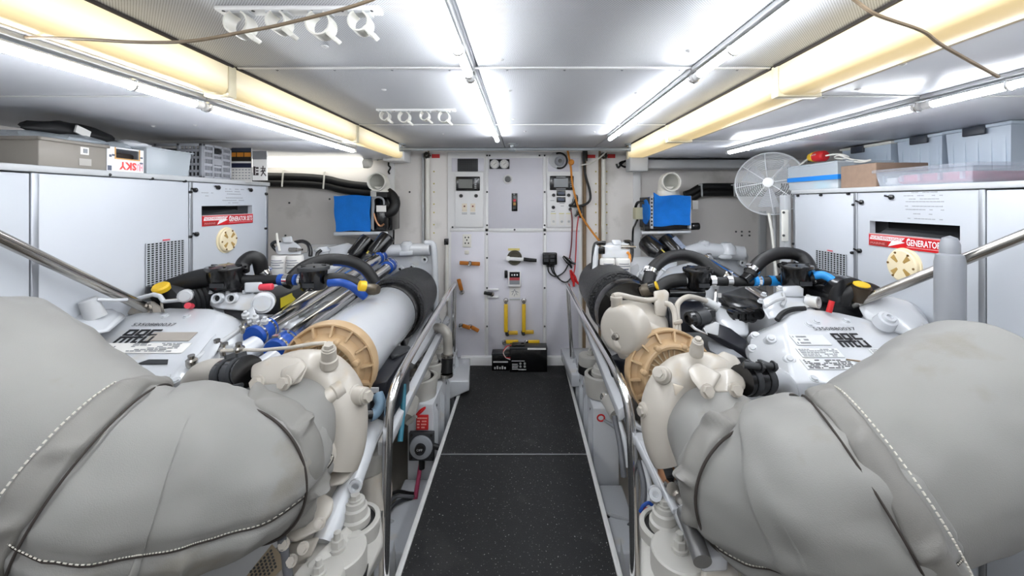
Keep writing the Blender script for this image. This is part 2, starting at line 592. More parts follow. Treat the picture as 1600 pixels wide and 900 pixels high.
def warm_mat():
    m = M('lit_warm_diffuser', (196, 182, 150), 0.35, var=0, emit=(255, 238, 196), es=WARM_E)
    nt = m.node_tree
    b = nt.nodes['Principled BSDF']
    tc = nt.nodes.new('ShaderNodeTexCoord')
    s = nt.nodes.new('ShaderNodeSeparateXYZ')
    nt.links.new(tc.outputs['Generated'], s.inputs[0])
    r = nt.nodes.new('ShaderNodeValToRGB')          # along the trough: the lamps stop short of the ends
    e = r.color_ramp.elements
    e[0].position, e[0].color = 0.0, (0.5, 0.5, 0.5, 1)
    e[1].position, e[1].color = 0.16, (1, 1, 1, 1)
    for p_, c in ((0.86, 1.0), (1.0, 0.45)):
        k = e.new(p_)
        k.color = (c, c, c, 1)
    nt.links.new(s.outputs[1], r.inputs[0])
    r2 = nt.nodes.new('ShaderNodeValToRGB')         # across: brightest beside the lamp
    e = r2.color_ramp.elements
    e[0].position, e[0].color = 0.0, (0.62, 0.46, 0.2, 1)
    e[1].position, e[1].color = 0.5, (1, 0.95, 0.8, 1)
    k = e.new(0.2)
    k.color = (0.86, 0.7, 0.38, 1)
    k = e.new(1.0)
    k.color = (0.72, 0.62, 0.40, 1)
    nt.links.new(s.outputs[2], r2.inputs[0])
    mx = nt.nodes.new('ShaderNodeMix')
    mx.data_type = 'RGBA'
    mx.blend_type = 'MULTIPLY'
    mx.inputs[0].default_value = 1
    nt.links.new(r.outputs[0], mx.inputs[6])
    nt.links.new(r2.outputs[0], mx.inputs[7])
    nt.links.new(mx.outputs[2], b.inputs['Emission Color'])
    return m


warm = warm_mat()
band = M('trough_band', (226, 216, 186), 0.4, var=0.03)
for sx, xi, wd, sd in ((-1, DL, WL, 'left'), (1, DR, WR, 'right')):
    segs = ((-0.98, 0.36), (0.38, 1.40), (1.42, 2.46), (2.48, 3.40))
    for i, (a, b_) in enumerate(segs):
        nm = ('hindmost one, behind the viewer', 'nearest one, with a cable crossing it' if sx > 0 else 'nearest one in view', 'middle one of the row', 'farthest one, ending at the bulkhead')[i]
        t = thing('light_trough', 'warm glowing ceiling light trough on the %s, %s' % (sd, nm), 'lamp', (xi + sx * wd / 2, (a + b_) / 2, zs), 'warm light troughs along the ceiling')
        x0, x1 = sorted((xi, xi + sx * wd))
        # rounded lower inner corner
        pr = [(xi, zc - 0.004), (xi, zs + 0.016), (xi + sx * 0.006, zs + 0.003), (xi + sx * 0.02, zs - 0.006), (xi + sx * (wd - 0.03), zs - 0.006), (xi + sx * wd, zs + 0.004), (xi + sx * wd, zc - 0.004)]
        MB().prism([(x, a, z) for x, z in pr], (0, b_ - a, 0)).build('diffuser', warm, t)
        MB().box((x0 - 0.004 if sx > 0 else x0, b_ - 0.018, zs - 0.012), (x1 if sx > 0 else x1 + 0.004, b_ + 0.02, zc - 0.002)).build('end_band', band, t, bev=0.003)
        MB().box((min(xi, xi - sx * 0.008), a, zc - 0.008), (max(xi, xi - sx * 0.008), b_, zc)).build('gasket', seamdark, t)

# bulkhead batten lamps
for x0, x1, lit, lb in ((-2.42, -1.33, True, 'long white batten lamp glowing above black hoses on the bulkhead'),):
    t = thing('batten_lamp', lb, 'lamp', (x0 / 2 + x1 / 2, 3.5, EYE + 0.3))
    z0 = EYE + (CY - 254) / F * 3.5
    MB().box((x0, 3.45, z0 + 0.03), (x1, 3.64, z0 + 0.055)).build('back_tray', white, t, bev=0.006)
    n = 8
    pr = [(3.5 + 0.05 * math.cos(a), z0 + 0.03 - 0.07 * math.sin(a)) for a in [PI * k / n for k in range(n + 1)]]
    MB().prism([(x0, y, z) for y, z in pr], (x1 - x0 - 0.07, 0, 0)).build('cover', M('lit_batten', (250, 250, 246), 0.4, var=0, emit=(255, 252, 240), es=BATTEN_E), t, ang=50)
    MB().lathe((x1 - 0.075, 3.5, z0 + 0.0), (1, 0, 0), [(0, 0.05), (0.03, 0.052), (0.055, 0.044), (0.07, 0.02), (0.072, 0)], 20).build('end_cap', pvc, t)


# ------------------------------------------------------------------ ceiling fittings
def clamp_rail(x0, x1, y, zt, spec, lb):
    t = thing('hose_clamp_rail', lb, 'rail', ((x0 + x1) / 2, y, zt), 'white clamp rails under the ceiling')
    MB().box((x0, y - 0.018, zt - 0.012), (x1, y + 0.018, zt)).build('rail', trimw, t, bev=0.004)
    mb = MB()
    for k in range(6):
        x = x0 + 0.02 + (x1 - x0 - 0.04) * k / 5
        mb.cyl((x, y - 0.011, zt - 0.013), (x, y - 0.011, zt - 0.0115), 0.004, 8)
    stuff(mb.build('screws', darkgrey, t))
    for x, r in spec:
        zc_ = zt - 0.016 - r
        c = MB()
        n = 26
        a0, a1 = -1.35 * PI, 0.35 * PI if r < 0.03 else 0.62 * PI
        ring = [a0 + (a1 - a0) * k / n for k in range(n + 1)]
        vs, fs = [], []
        for a in ring:
            for rr, yy in ((r, -0.02), (r + 0.004, -0.02), (r + 0.004, 0.02), (r, 0.02)):
                vs.append((x + rr * math.cos(a), y + yy, zc_ + rr * math.sin(a)))
        for k in range(n):
            for j in range(4):
                fs.append((4 * k + j, 4 * k + (j + 1) % 4, 4 * k + 4 + (j + 1) % 4, 4 * k + 4 + j))
        fs += [(3, 2, 1, 0), (4 * n, 4 * n + 1, 4 * n + 2, 4 * n + 3)]
        c.add(vs, fs)
        cl = c.build('clamp', pvc, t, ang=60)
        MB().box((x - 0.028, y - 0.014, zt - 0.018), (x + 0.028, y + 0.014, zt - 0.011)).build('foot', lightgrey, cl, bev=0.002)
        MB().obox((x + (r + 0.012) * 0.72, y, zc_ - (r + 0.012) * 0.72), (0.014, 0, -0.012), (0, 0.014, 0), (0.004, 0, 0.004)).build('latch', pvc, cl, bev=0.002)
    return t


p1, p2 = PZ(345, 16, HC), PZ(594, 20, HC)
yr = 0.985
clamp_rail((342 - CX) / F * yr, (596 - CX) / F * yr, yr, zc, [((376 - CX) / F * yr, 0.026), ((437 - CX) / F * yr, 0.021), ((502 - CX) / F * yr, 0.027), ((564 - CX) / F * yr, 0.022)],
           'white clamp rail with four pipe clips on the ceiling, near one')
yr = 2.06
clamp_rail((589 - CX) / F * yr, (712 - CX) / F * yr, yr, zc, [((602 - CX) / F * yr, 0.021), ((632 - CX) / F * yr, 0.026), ((664 - CX) / F * yr, 0.021), ((694 - CX) / F * yr, 0.026)],
           'white clamp rail with four pipe clips on the ceiling, far one')

cab = M('tan_cable', (128, 112, 92), 0.6, var=0.1)
tag(MB().tube(sp([P(40, 58, 0.9), P(125, 61, 0.86), P(220, 66, 0.84), P(300, 64, 0.82), P(380, 50, 0.82), P(450, 36, 0.82), P(575, 2, 0.80), P(660, -40, 0.8)], 6), 0.0036, 8).build('sagging_cable', cab),
    'tan cable sagging across the ceiling beneath the near clamp rail', 'cable')
tag(MB().tube(sp([P(1300, -30, 0.8), P(1338, 2, 0.82), P(1372, 24, 0.82), P(1440, 48, 0.84), P(1474, 72, 0.86), P(1560, 120, 0.9)], 6), 0.0036, 8).build('sagging_cable', cab),
    'tan cable hanging across the right warm light trough', 'cable')

# overhead grab pipe across the bulkhead
t = thing('overhead_pipe', 'pale metal pipe hung on flanges across the top of the bulkhead', 'pipe', (-0.06, 3.32, EYE + 0.4))
yp, zp = 3.3, EYE + (CY - 233) / F * 3.3
galv = M('galvanised', (176, 182, 186), 0.35, 0.7, var=0.08)
xa, xb, xm = (624 - CX) / F * yp, (986 - CX) / F * yp, (800 - CX) / F * yp
MB().cyl((xa, yp, zp), (xb, yp, zp), 0.014, 14).build('pipe', galv, t)
for x in (xa, xm, xb):
    f = MB().cyl((x, yp, zp), (x, yp, zc - 0.004), 0.013, 12)
    f.lathe((x, yp, zc), (0, 0, -1), [(0, 0.052), (0.008, 0.05), (0.012, 0.022), (0.03, 0.02), (0.03, 0)], 18)
    f.build('flange', galv, t)
    MB().cyl((x - 0.028, yp, zp), (x + 0.028, yp, zp), 0.02, 14).build('fitting', galv, t, bev=0.003)


# ------------------------------------------------------------------ things fixed to the forward bulkhead
FR = 0.024      # face of the board's panels


def onboard(name, lb, cat, px, py, group=None):
    return thing(name, lb, cat, B(px, py, FR), group)


def dial(mb, px, py, r, off, th=0.012, n=24):
    return mb.lathe(B(px, py, off), (0, -1, 0), [(0, r), (th, r), (th, 0)], n)


t = onboard('speaker_plate', 'dark square grille plate above the left display panel', 'grille', 731, 258)
bslab(715, 248, 747, 268, FR, 0.012).build('plate', darkgrey, t, bev=0.004)
mb = MB()
for i in range(9):
    for j in range(6):
        p = B(719 + i * 3.0, 251 + j * 2.8, FR + 0.012)
        mb.cyl(p, p + V((0, -0.002, 0)), 0.005, 6)
stuff(mb.build('holes', darkcav, t))
t = onboard('pressure_gauges', 'pair of round white gauges on a black plate', 'gauge', 780, 257)
bslab(765, 249, 796, 264, FR, 0.012).build('plate', blackgl, t, bev=0.003)
for px in (773, 788):
    d = dial(MB(), px, 256.5, 0.036, FR + 0.01).build('dial', paper, t)
    MB().lathe(B(px, 256.5, FR + 0.01), (0, -1, 0), [(0, 0.042), (0.016, 0.042), (0.016, 0.036), (0.0, 0.036)], 24).build('bezel', lightgrey, d)
    mb = MB().bar(B(px - 2, 258, FR + 0.0235), B(px + 3, 254, FR + 0.0235), 0.004, 0.002)
    for k in range(9):
        a = -0.7 + 4.5 * k / 8
        u = V((math.cos(a), 0, math.sin(a)))
        c = B(px, 256.5, FR + 0.023)
        mb.bar(c + u * 0.026, c + u * 0.033, 0.003, 0.001, (0, 1, 0))
    mb.build('pointer', ink, d)
t = onboard('round_sight_glass', 'round white rimmed sight glass in the upper middle panel', 'gauge', 793, 280)
MB().lathe(B(793.5, 280, FR), (0, -1, 0), [(0, 0.044), (0.012, 0.042), (0.016, 0.036), (0.008, 0.028), (0.0, 0.028)], 28).build('rim', trimw, t)
dial(MB(), 793.5, 280, 0.029, FR, 0.006).build('glass', blackgl, t)
t = onboard('sight_tube', 'narrow black upright window with an amber float', 'gauge', 804, 316)
bslab(799.5, 302, 808.5, 330, FR, 0.008).build('plate', blackgl, t, bev=0.003)
for a, b_, m_ in ((306, 310, grey), (311, 315, pinkred), (316, 321, brass), (322, 327, darkgrey)):
    bslab(802, a, 806, b_, FR + 0.006, 0.006).build('float', m_, t)

# left instrument panel
t = onboard('instrument_panel', 'white instrument panel with a grey screen, left of the board', 'panel', 733, 315)
bslab(711.5, 270, 755, 355, FR, 0.014).build('face_plate', trimw, t, bev=0.002)
s_ = bslab(713, 276, 750, 298, FR + 0.012, 0.022).build('display_housing', blackgl, t, bev=0.006)
bslab(716.5, 280, 738, 294, FR + 0.033, 0.003).build('screen', M('dim_screen', (112, 114, 110), 0.3, var=0.08), s_)
mb = MB()
for k in range(6):
    mb.box(*bbox_(741.5, 279 + k * 2.8, 744.5, 280.6 + k * 2.8, FR + 0.033, 0.003))
stuff(mb.build('buttons', lightgrey, s_))
for px in (720.5, 744):
    MB().lathe(B(px, 306, FR + 0.013), (0, -1, 0), [(0, 0.017), (0.012, 0.017), (0.02, 0.013), (0.02, 0)], 16).build('knob', blackgl, t)
for px, m_ in ((725.8, red), (738.8, red)):
    s_ = bslab(px - 3.8, 318, px + 3.8, 331, FR + 0.013, 0.003).build('label_plate', M('cream_label', (232, 222, 204), 0.5, var=0.03), t)
    MB().lathe(B(px, 322.3, FR + 0.015), (0, -1, 0), [(0, 0.008), (0.008, 0.007), (0.010, 0)], 12).build('pilot_lamp', M('dark_red_lens', (110, 24, 24), 0.3, var=0), s_)
    mb = MB()
    for y in (328, 332.5, 334):
        mb.box(*bbox_(px - 4, y, px + 4, y + 0.7, FR + 0.0135, 0.0025))
    stuff(mb.build('lettering', inkgrey, t))
# right instrument panel
t = onboard('instrument_panel', 'white instrument panel with a bright screen and switches, right of the board', 'panel', 875, 315)
bslab(854.5, 270.5, 896, 355, FR, 0.014).build('face_plate', trimw, t, bev=0.002)
s_ = bslab(859, 275, 896, 297, FR + 0.012, 0.022).build('display_housing', blackgl, t, bev=0.006)
bslab(865.5, 279, 887.5, 292.5, FR + 0.033, 0.003).build('screen', screen, s_)
mb = MB()
for y in (276.3, 294.7):
    mb.box(*bbox_(869, y, 884, y + 1.0, FR + 0.033, 0.002))
for k in range(5):
    mb.box(*bbox_(891, 279 + k * 3, 893.5, 280.5 + k * 3, FR + 0.033, 0.003))
stuff(mb.build('buttons', lightgrey, s_))
for px, y in ((865, 305), (888.5, 305), (864.5, 324), (891, 321), (891, 327)):
    MB().lathe(B(px, y, FR + 0.013), (0, -1, 0), [(0, 0.016), (0.01, 0.016), (0.018, 0.012), (0.018, 0)], 16).build('knob', blackgl, t)
for y0, m_ in ((298, navy), (308, darkgrey)):
    s_ = bslab(869.5, y0, 883.5, y0 + 8, FR + 0.013, 0.01).build('meter', blackgl, t, bev=0.002)
    bslab(872, y0 + 1.8, 881.5, y0 + 6, FR + 0.022, 0.003).build('readout', M('lcd_' + m_.name, (74, 84, 104), 0.3, var=0.1), s_)
for px in (864.5, 877.5, 888.5):
    s_ = bslab(px - 4, 333, px + 4, 352, FR + 0.013, 0.002).build('label_plate', paper, t)
    bslab(px - 4, 333, px + 4, 334.3, FR + 0.015, 0.001).build('yellow_strip', M('pale_yellow', (222, 216, 150), 0.6, var=0), s_)
    MB().lathe(B(px + 0.5, 346, FR + 0.014), (0, -1, 0), [(0, 0.012), (0.006, 0.011), (0.007, 0)], 12).build('push_button', lightgrey, s_)
mb = MB()
for x0, x1, y in ((860, 866, 313), (874, 882, 317), (876, 881, 321.5), (861, 867, 330)):
    mb.box(*bbox_(x0, y, x1, y + 0.8, FR + 0.0135, 0.002))
stuff(mb.build('lettering', inkgrey, t))

t = onboard('deck_fitting', 'round clear capped fitting with a black ring, top right of the board', 'fitting', 871, 251)
MB().lathe(B(870, 250, FR), (0, -1, 0), [(0, 0.075), (0.008, 0.073), (0.01, 0.0)], 32).build('flange', lightgrey, t)
MB().tube([B(874 + 12 * math.cos(a), 251 + 12 * math.sin(a), FR + 0.018) for a in [-2.0 + 3.9 * k / 18 for k in range(19)]], 0.008, 8).build('black_hose', black, t)
MB().lathe(B(874, 252, FR), (0, -1, 0), [(0, 0.045), (0.03, 0.042), (0.03, 0.03), (0.055, 0.03), (0.055, 0.014), (0.03, 0.013)], 24).build('spigot', grey, t)
dial(MB(), 875, 252, 0.02, FR + 0.03, 0.027).build('bore', blackgl, t)

t = onboard('socket_outlet', 'white socket outlet plate below the left instrument panel', 'socket', 729, 376)
bslab(723, 366, 736.5, 386, FR, 0.012).build('plate', pvc, t, bev=0.003)
mb = MB()
for px, py in ((727, 371), (732, 371), (729.5, 375), (727, 380), (732, 380)):
    mb.box(*bbox_(px - 0.9, py - 1.2, px + 0.9, py + 1.2, FR + 0.0115, 0.0015))
stuff(mb.build('slots', darkcav, t))
tag(bslab(726, 391, 733, 397, FR, 0.012).build('junction_cap', pvc, bev=0.004), 'tiny white blank cap below the socket outlet', 'cap')

# rotary main valve with white lever
t = onboard('lever_valve', 'round dark valve with white lever and black grip', 'valve', 804, 402)
MB().lathe(B(804, 402.5, FR), (0, -1, 0), [(0, 0.068), (0.02, 0.066), (0.028, 0.058), (0.028, 0.048), (0.016, 0.044), (0.016, 0)], 32).build('body', M('olive_metal', (96, 92, 80), 0.4, 0.5, var=0.15), t)
bslab(794, 388, 812, 391.5, FR, 0.003).build('yellow_tag', M('pale_yellow2', (220, 206, 130), 0.6, var=0.05), t)
MB().bar(B(793, 404, FR + 0.045), B(819, 405.5, FR + 0.045), 0.03, 0.016, (0, 1, 0)).cyl(B(794, 404, FR + 0.02), B(794, 404, FR + 0.062), 0.022, 16).build('lever', trimw, t, bev=0.004)
MB().tube([B(818, 405, FR + 0.045), B(828, 406.3, FR + 0.045), B(838.5, 407, FR + 0.045)], [0.017, 0.017, 0.015], 14).build('grip', black, t)
# hour meter box
t = onboard('counter_box', 'white framed counter with black and red face under the lever valve', 'meter', 803, 434)
bslab(794, 423, 814, 447, FR, 0.04).build('case', trimw, t, bev=0.006)
f_ = bslab(796, 425, 812, 433.5, FR + 0.039, 0.003).build('window', blackgl, t)
mb = MB()
for px in (800, 804, 808):
    mb.box(*bbox_(px - 1, 428.4, px + 1, 430.8, FR + 0.042, 0.001))
mb.build('digits', whiteink, f_)
bslab(796, 433.5, 812, 438, FR + 0.039, 0.002).build('red_band', M('dull_red', (176, 74, 78), 0.5, var=0.05), t)
bslab(796, 438, 812, 444.5, FR + 0.039, 0.002).build('grey_band', grey, t)
bslab(788.5, 422, 793, 433.5, FR, 0.035).build('side_knob', blackgl, t, bev=0.004)
t = onboard('instruction_card', 'small white card with a diagram under the counter', 'card', 804, 457)
bslab(796, 448.5, 813, 465, FR, 0.004).build('card', paper, t)
bslab(796, 466.5, 812.5, 469, FR, 0.006).build('ledge', lightgrey, t)
mb = MB()
for a, b_ in (((800, 461), (804, 452)), ((804, 452), (808, 461)), ((799, 456), (802, 455)), ((806, 455), (810, 457)), ((803, 463), (805, 459))):
    mb.bar(B(*a, FR + 0.005), B(*b_, FR + 0.005), 0.005, 0.001, (0, 1, 0))
mb.build('diagram', inkgrey, t)


def valve(px, py, dx, dy, ln, mat, lb, grp, m2=chrome):
    """a small ball valve: round body on the board, flat lever along (dx, dy)"""
    t = thing('ball_valve', lb, 'valve', B(px, py, FR), grp)
    MB().lathe(B(px, py, FR), (0, -1, 0), [(0, 0.022), (0.006, 0.022), (0.006, 0.014), (0.03, 0.014), (0.032, 0.018), (0.044, 0.018), (0.046, 0)], 16).build('stem', m2, t)
    a, b_ = B(px, py, FR + 0.045), B(px + dx * ln, py + dy * ln, FR + 0.06)
    MB().bar(a.lerp(b_, 0.12), b_, 0.034, 0.018, (0, 1, 0)).build('handle', mat, t, bev=0.006)
    MB().bar(a, a.lerp(b_, 0.2), 0.02, 0.008, (0, 1, 0)).build('lever_shank', steel, t)
    return t


G1 = 'orange handled valves on the left of the board'
valve(734, 411.5, -1, -0.06, 16, orange, 'orange valve handle pointing left, upper row of left panel', G1)
valve(735, 411.5, 1, 0.06, 15, orange, 'orange valve handle pointing right, upper row of left panel', G1)
valve(722, 456, -0.28, -1, 20, orange, 'orange valve handle standing upright over its chrome stem', G1)
valve(721, 508, 1, 0.32, 14, orange, 'orange valve handle sloping down, left one of the low pair', G1)
valve(735, 510, 1, 0.55, 13, orange, 'orange valve handle sloping down, right one of the low pair', G1)
G2 = 'yellow handled valves on the middle panel'
valve(790.5, 469, 0.0, 1, 50, yellow, 'long upright yellow handle, left of the matching pair', G2)
valve(818.5, 469, 0.0, 1, 50, yellow, 'long upright yellow handle, right of the matching pair', G2)
valve(793, 520, 1, 0.0, 16, M('dull_yellow', (206, 166, 50), 0.5, var=0.1), 'short dull yellow handle at the foot of the left long one', G2, darkgrey)
valve(818, 519, 1, -0.02, 16, M('dull_yellow'), 'short dull yellow handle at the foot of the right long one', G2, darkgrey)
valve(788, 534, 1, 0.0, 22, yellow, 'bright yellow handle above the smaller battery', G2)
valve(823, 534.5, 1, -0.02, 20, yellow, 'bright yellow handle above the larger battery', G2)
t = onboard('black_lever_latch', 'black handled latch on white brackets left of the card', 'latch', 763, 458)
MB().lathe(B(769, 459, FR), (0, -1, 0), [(0, 0.02), (0.04, 0.018), (0.042, 0)], 14).build('stem', steel, t)
MB().bar(B(769, 459.5, FR + 0.045), B(756, 457.5, FR + 0.05), 0.03, 0.018, (0, 1, 0)).build('grip', black, t, bev=0.006)
for y in (450.5, 462):
    bslab(762, y, 779, y + 2.2, FR, 0.03).build('bracket', trimw, t, bev=0.003)

# battery charger and its leads
t = onboard('battery_charger', 'black four channel battery charger box with hanging leads', 'charger', 859, 404)
bslab(847.5, 394, 870, 413, FR, 0.045).build('case', blackgl, t, bev=0.012, seg=3)
for px in (853.5, 863):
    for y in (398.5, 404.5):
        bslab(px - 3.5, y, px + 3.5, y + 4.5, FR + 0.044, 0.002).build('port', darkgrey, t)
for q in (((856, 413), (857, 424), (864, 431), (872, 431), (882, 424), (889, 411), (892, 404)),
          ((860, 413), (863, 424), (869, 431), (876, 438), (884, 441), (890, 437), (894, 431)),
          ((864, 413), (866, 425), (874, 436), (881, 441), (888, 440))):
    MB().tube(sp([B(x, y, 0.05) for x, y in q], 5), 0.006, 8).build('lead', black, t)
for px in (856, 860, 864.5):
    MB().cyl(B(px, 413, 0.047), B(px, 417, 0.047), 0.011, 10).build('plug', black, t)
def clip(px, py, ax, ay, ln, mat, lb, cat='clip'):
    t = thing('crocodile_clip', lb, cat, B(px, py, FR), 'crocodile clips beside the board')
    d = V((ax, 0, -ay)).normalized()
    n = V((d.z, 0, -d.x))
    c = B(px, py, 0.06)
    for s_ in (-1, 1):
        MB().tube([c + d * ln / 2 + n * s_ * 0.004, c + n * s_ * 0.014, c - d * ln * 0.25 + n * s_ * 0.012, c - d * ln / 2 + n * s_ * 0.026], [0.006, 0.013, 0.012, 0.009], 8).build('jaw', mat, t)
    return t
clip(888, 408, -0.55, -0.5, 0.13, blackgl, 'black clip crossed on the leads beside the charger')
clip(896, 434, -0.35, -0.9, 0.15, red, 'red clip hanging lowest at the right rail')
clip(899, 313, 0.3, -1, 0.1, blackgl, 'black clip on the orange rope, upper one')
clip(905, 331, 0.3, -1, 0.1, blackgl, 'black clip on the orange rope, lower one')
for q, m_, lb in ((((892, 328), (894, 345), (893, 380), (890, 405)), M('dark_red_wire', (110, 40, 46), 0.5), 'dark red wire hanging down the right of the board'),
                  (((904, 338), (901, 362), (900, 390), (898, 420), (895, 430)), M('pink_wire', (196, 70, 74), 0.5), 'bright red wire ending in the red clip')):
    tag(MB().tube(sp([B(x, y, 0.055) for x, y in q], 5), 0.006, 8).build('wire', m_), lb, 'wire')
t = tag(MB().tube(sp([B(x, y, 0.075) for x, y in ((886.5, 232), (889, 246), (892, 262), (894, 285), (899, 308), (906, 332), (913, 345), (925, 362), (937, 377))], 6), 0.009, 8).build('rope', M('orange_rope', (212, 136, 48), 0.7, var=0.15, vs=60)),
        'orange rope tied from the overhead pipe down to the right engine', 'rope')
MB().lathe(B(892, 254, 0.075) - V((0, 0.012, 0)), (0, -1, 0), [(0, 0.02), (0.014, 0.028), (0.03, 0.02), (0.034, 0)], 12).build('knot', M('orange_rope'), t)
tag(MB().tube(sp([B(x, y, 0.05) for x, y in ((913, 236), (913, 256), (915, 275), (921, 296), (922, 312), (913, 320), (899, 322), (890, 321))], 6), 0.011, 10).build('black_cable', black),
    'black cable looping from the ceiling into the right instrument panel', 'cable')
tag(MB().tube(sp([B(x, y, 0.09) for x, y in ((954, 216), (950, 232), (940, 244), (925, 254), (908, 258))], 6), 0.007, 8).build('white_cable', pvc),
    'white flex hanging from the ceiling tube beside the right conduit', 'cable')

# conduits with star knob valves and red tags
for px, y0, y1, tagx, lb in ((668, 243, 560, 681, 'white vertical pipe with star knob, left of the board'), (943, 244, 545, 955, 'white vertical pipe with star knob, right of the board')):
    t = thing('drain_pipe', lb, 'pipe', B(px, y1, 0.03), 'vertical pipes with star knobs')
    MB().cyl(B(px, y0, 0.03), B(px, y1, 0.03), 0.021, 14).build('pipe', pvc, t)
    mb = MB()
    for k in range(7):
        a = 2 * PI * k / 7
        mb.lathe(B(px, y0, 0.03) + V((0.02 * math.cos(a), 0, 0.02 * math.sin(a))), (0, -1, 0), [(0, 0.012), (0.035, 0.012), (0.035, 0)], 8)
    mb.build('star_knob', blackgl, t)
    bslab(tagx - 6, 241, tagx + 6, 247, 0.0, 0.006).build('red_tag', red, t)
t = thing('drain_pipe', 'dark pipe with red tag hard against the right edge of the board', 'pipe', B(916, 545, 0.03), 'vertical pipes with star knobs')
MB().cyl(B(914, 252, 0.02), B(914, 450, 0.02), 0.012, 12).build('pipe', brownm, t)
MB().cyl(B(914, 236, 0.03), B(914, 252, 0.03), 0.024, 12).build('valve_cap', blackgl, t)
bslab(918, 242, 930, 247, 0.0, 0.006).build('red_tag', red, t)
t = thing('canvas_tube', 'pale upright tube with black top at the left edge of the board', 'tube', B(699, 470, 0.03))
MB().cyl(B(698, 382, 0.035), B(698, 470, 0.035), 0.017, 12).build('tube', pvc, t)
bslab(695, 372.5, 701.5, 382, 0.015, 0.04).build('cap', blackgl, t, bev=0.004)
t = thing('pipe_end', 'small white pipe with black lever right of the board', 'pipe', B(915, 440, 0.03))
MB().lathe(B(914, 450, 0.035), (0, 0, 1), [(0, 0.013), (0.02, 0.02), (0.08, 0.02), (0.1, 0.015), (0.12, 0)], 14).build('cap', pvc, t)
MB().tube([B(914, 448, 0.04), B(914, 465, 0.04), B(917, 472, 0.04)], 0.011, 8).build('lever', blackgl, t)
t = thing('coiled_lead', 'small bunch of black lead tied high on the bulkhead, right side', 'cable', B(972, 257, 0.02))
MB().tube(sp([B(x, y, 0.03) for x, y in ((963, 256), (966, 262), (972, 255), (979, 251), (982, 257), (976, 261), (968, 255), (980, 252), (983, 262))], 5), 0.009, 7).build('coil', blackgl, t)
tag(MB().tube(sp([B(x, y, 0.03) for x, y in ((608, 248), (607, 258), (610, 262), (607, 268), (609, 272))], 4), 0.008, 7).build('tie_bunch', blackgl), 'short black tie hanging from the bulkhead stiffener on the left', 'cable tie')


# ---- batteries at the foot of the board
def battery(x0, y0, x1, y1, Y, dp, lb, big):
    a, b_ = P(x0, y1, Y), P(x1, y0, Y)
    t = thing('battery', lb, 'battery', ((a.x + b_.x) / 2, Y + dp / 2, 0), 'black batteries on the gangway')
    top = b_.z
    MB().box((a.x, Y, 0.001), (b_.x, Y + dp, top - 0.02)).build('case', blackgl, t, bev=0.004)
    lid = MB().box((a.x - 0.002, Y - 0.003, top - 0.022), (b_.x + 0.002, Y + dp + 0.003, top)).build('lid', M('battery_lid', (40, 42, 45), 0.4, var=0.1), t, bev=0.004)
    if big:
        xm = a.x + (b_.x - a.x) * 0.46
        MB().box((a.x + 0.02, Y + 0.02, top), (xm - 0.02, Y + dp - 0.02, top + 0.018)).build('handle', blackgl, lid, bev=0.004)
        MB().box((xm + 0.005, Y - 0.0045, top - 0.018), (b_.x - 0.012, Y - 0.002, top - 0.003)).build('white_label', paper, t)
        mb = MB()
        w_ = (xm - a.x)
        for k in range(4):
            mb.box((a.x + 0.02, Y - 0.0015, 0.025 + k * 0.014), (a.x + 0.02 + w_ * (0.36 - 0.03 * (k % 2)), Y, 0.031 + k * 0.014))
        mb.box((a.x + w_ * 0.5, Y - 0.0015, 0.02), (a.x + w_ * 0.95, Y, 0.028))
        for i in range(2):
            for j in range(2):
                c = V((a.x + w_ * (0.62 + 0.25 * i), Y, 0.05 + 0.026 * j))
                mb.lathe(c, (0, -1, 0), [(0, 0.010), (0.0015, 0.010), (0.0015, 0.006), (0, 0.006)], 10)
        mb.box((a.x + 0.015, Y - 0.0015, 0.096), (xm - 0.02, Y, 0.101))
        stuff(mb.build('print', M('pale_print', (150, 170, 180), 0.5, var=0.1), t))
        for k, (m_, o) in enumerate(((red, 0.0), (M('white_wire', (222, 216, 210), 0.5), 0.014))):
            MB().tube(sp([V((a.x + 0.01, Y + 0.04 + o, top + 0.004)), V((a.x - 0.03, Y - 0.01, top + 0.01 - o)), V((a.x - 0.055, Y - 0.02, top - 0.035)),
                          V((a.x - 0.035, Y - 0.025, top - 0.075)), V((a.x + 0.005, Y - 0.012, top - 0.085 - o))], 5), 0.004, 7).build('lead', m_, t)
    else:
        mb = MB()
        mb.box((a.x + 0.012, Y - 0.0015, top * 0.46), (b_.x - 0.012, Y, top * 0.54))
        for k in range(5):
            mb.box((a.x + 0.02 + k * 0.022, Y - 0.0015, 0.015), (a.x + 0.034 + k * 0.022, Y, 0.034 + 0.008 * (k % 2)))
        stuff(mb.build('print', M('pale_print'), t))
    return t


battery(768.5, 551.5, 796, 572, 3.47, 0.09, 'smaller black battery on the gangway end, left of the larger', False)
battery(796.5, 543, 855, 573, 3.44, 0.11, 'larger black battery with white printing and red lead', True)


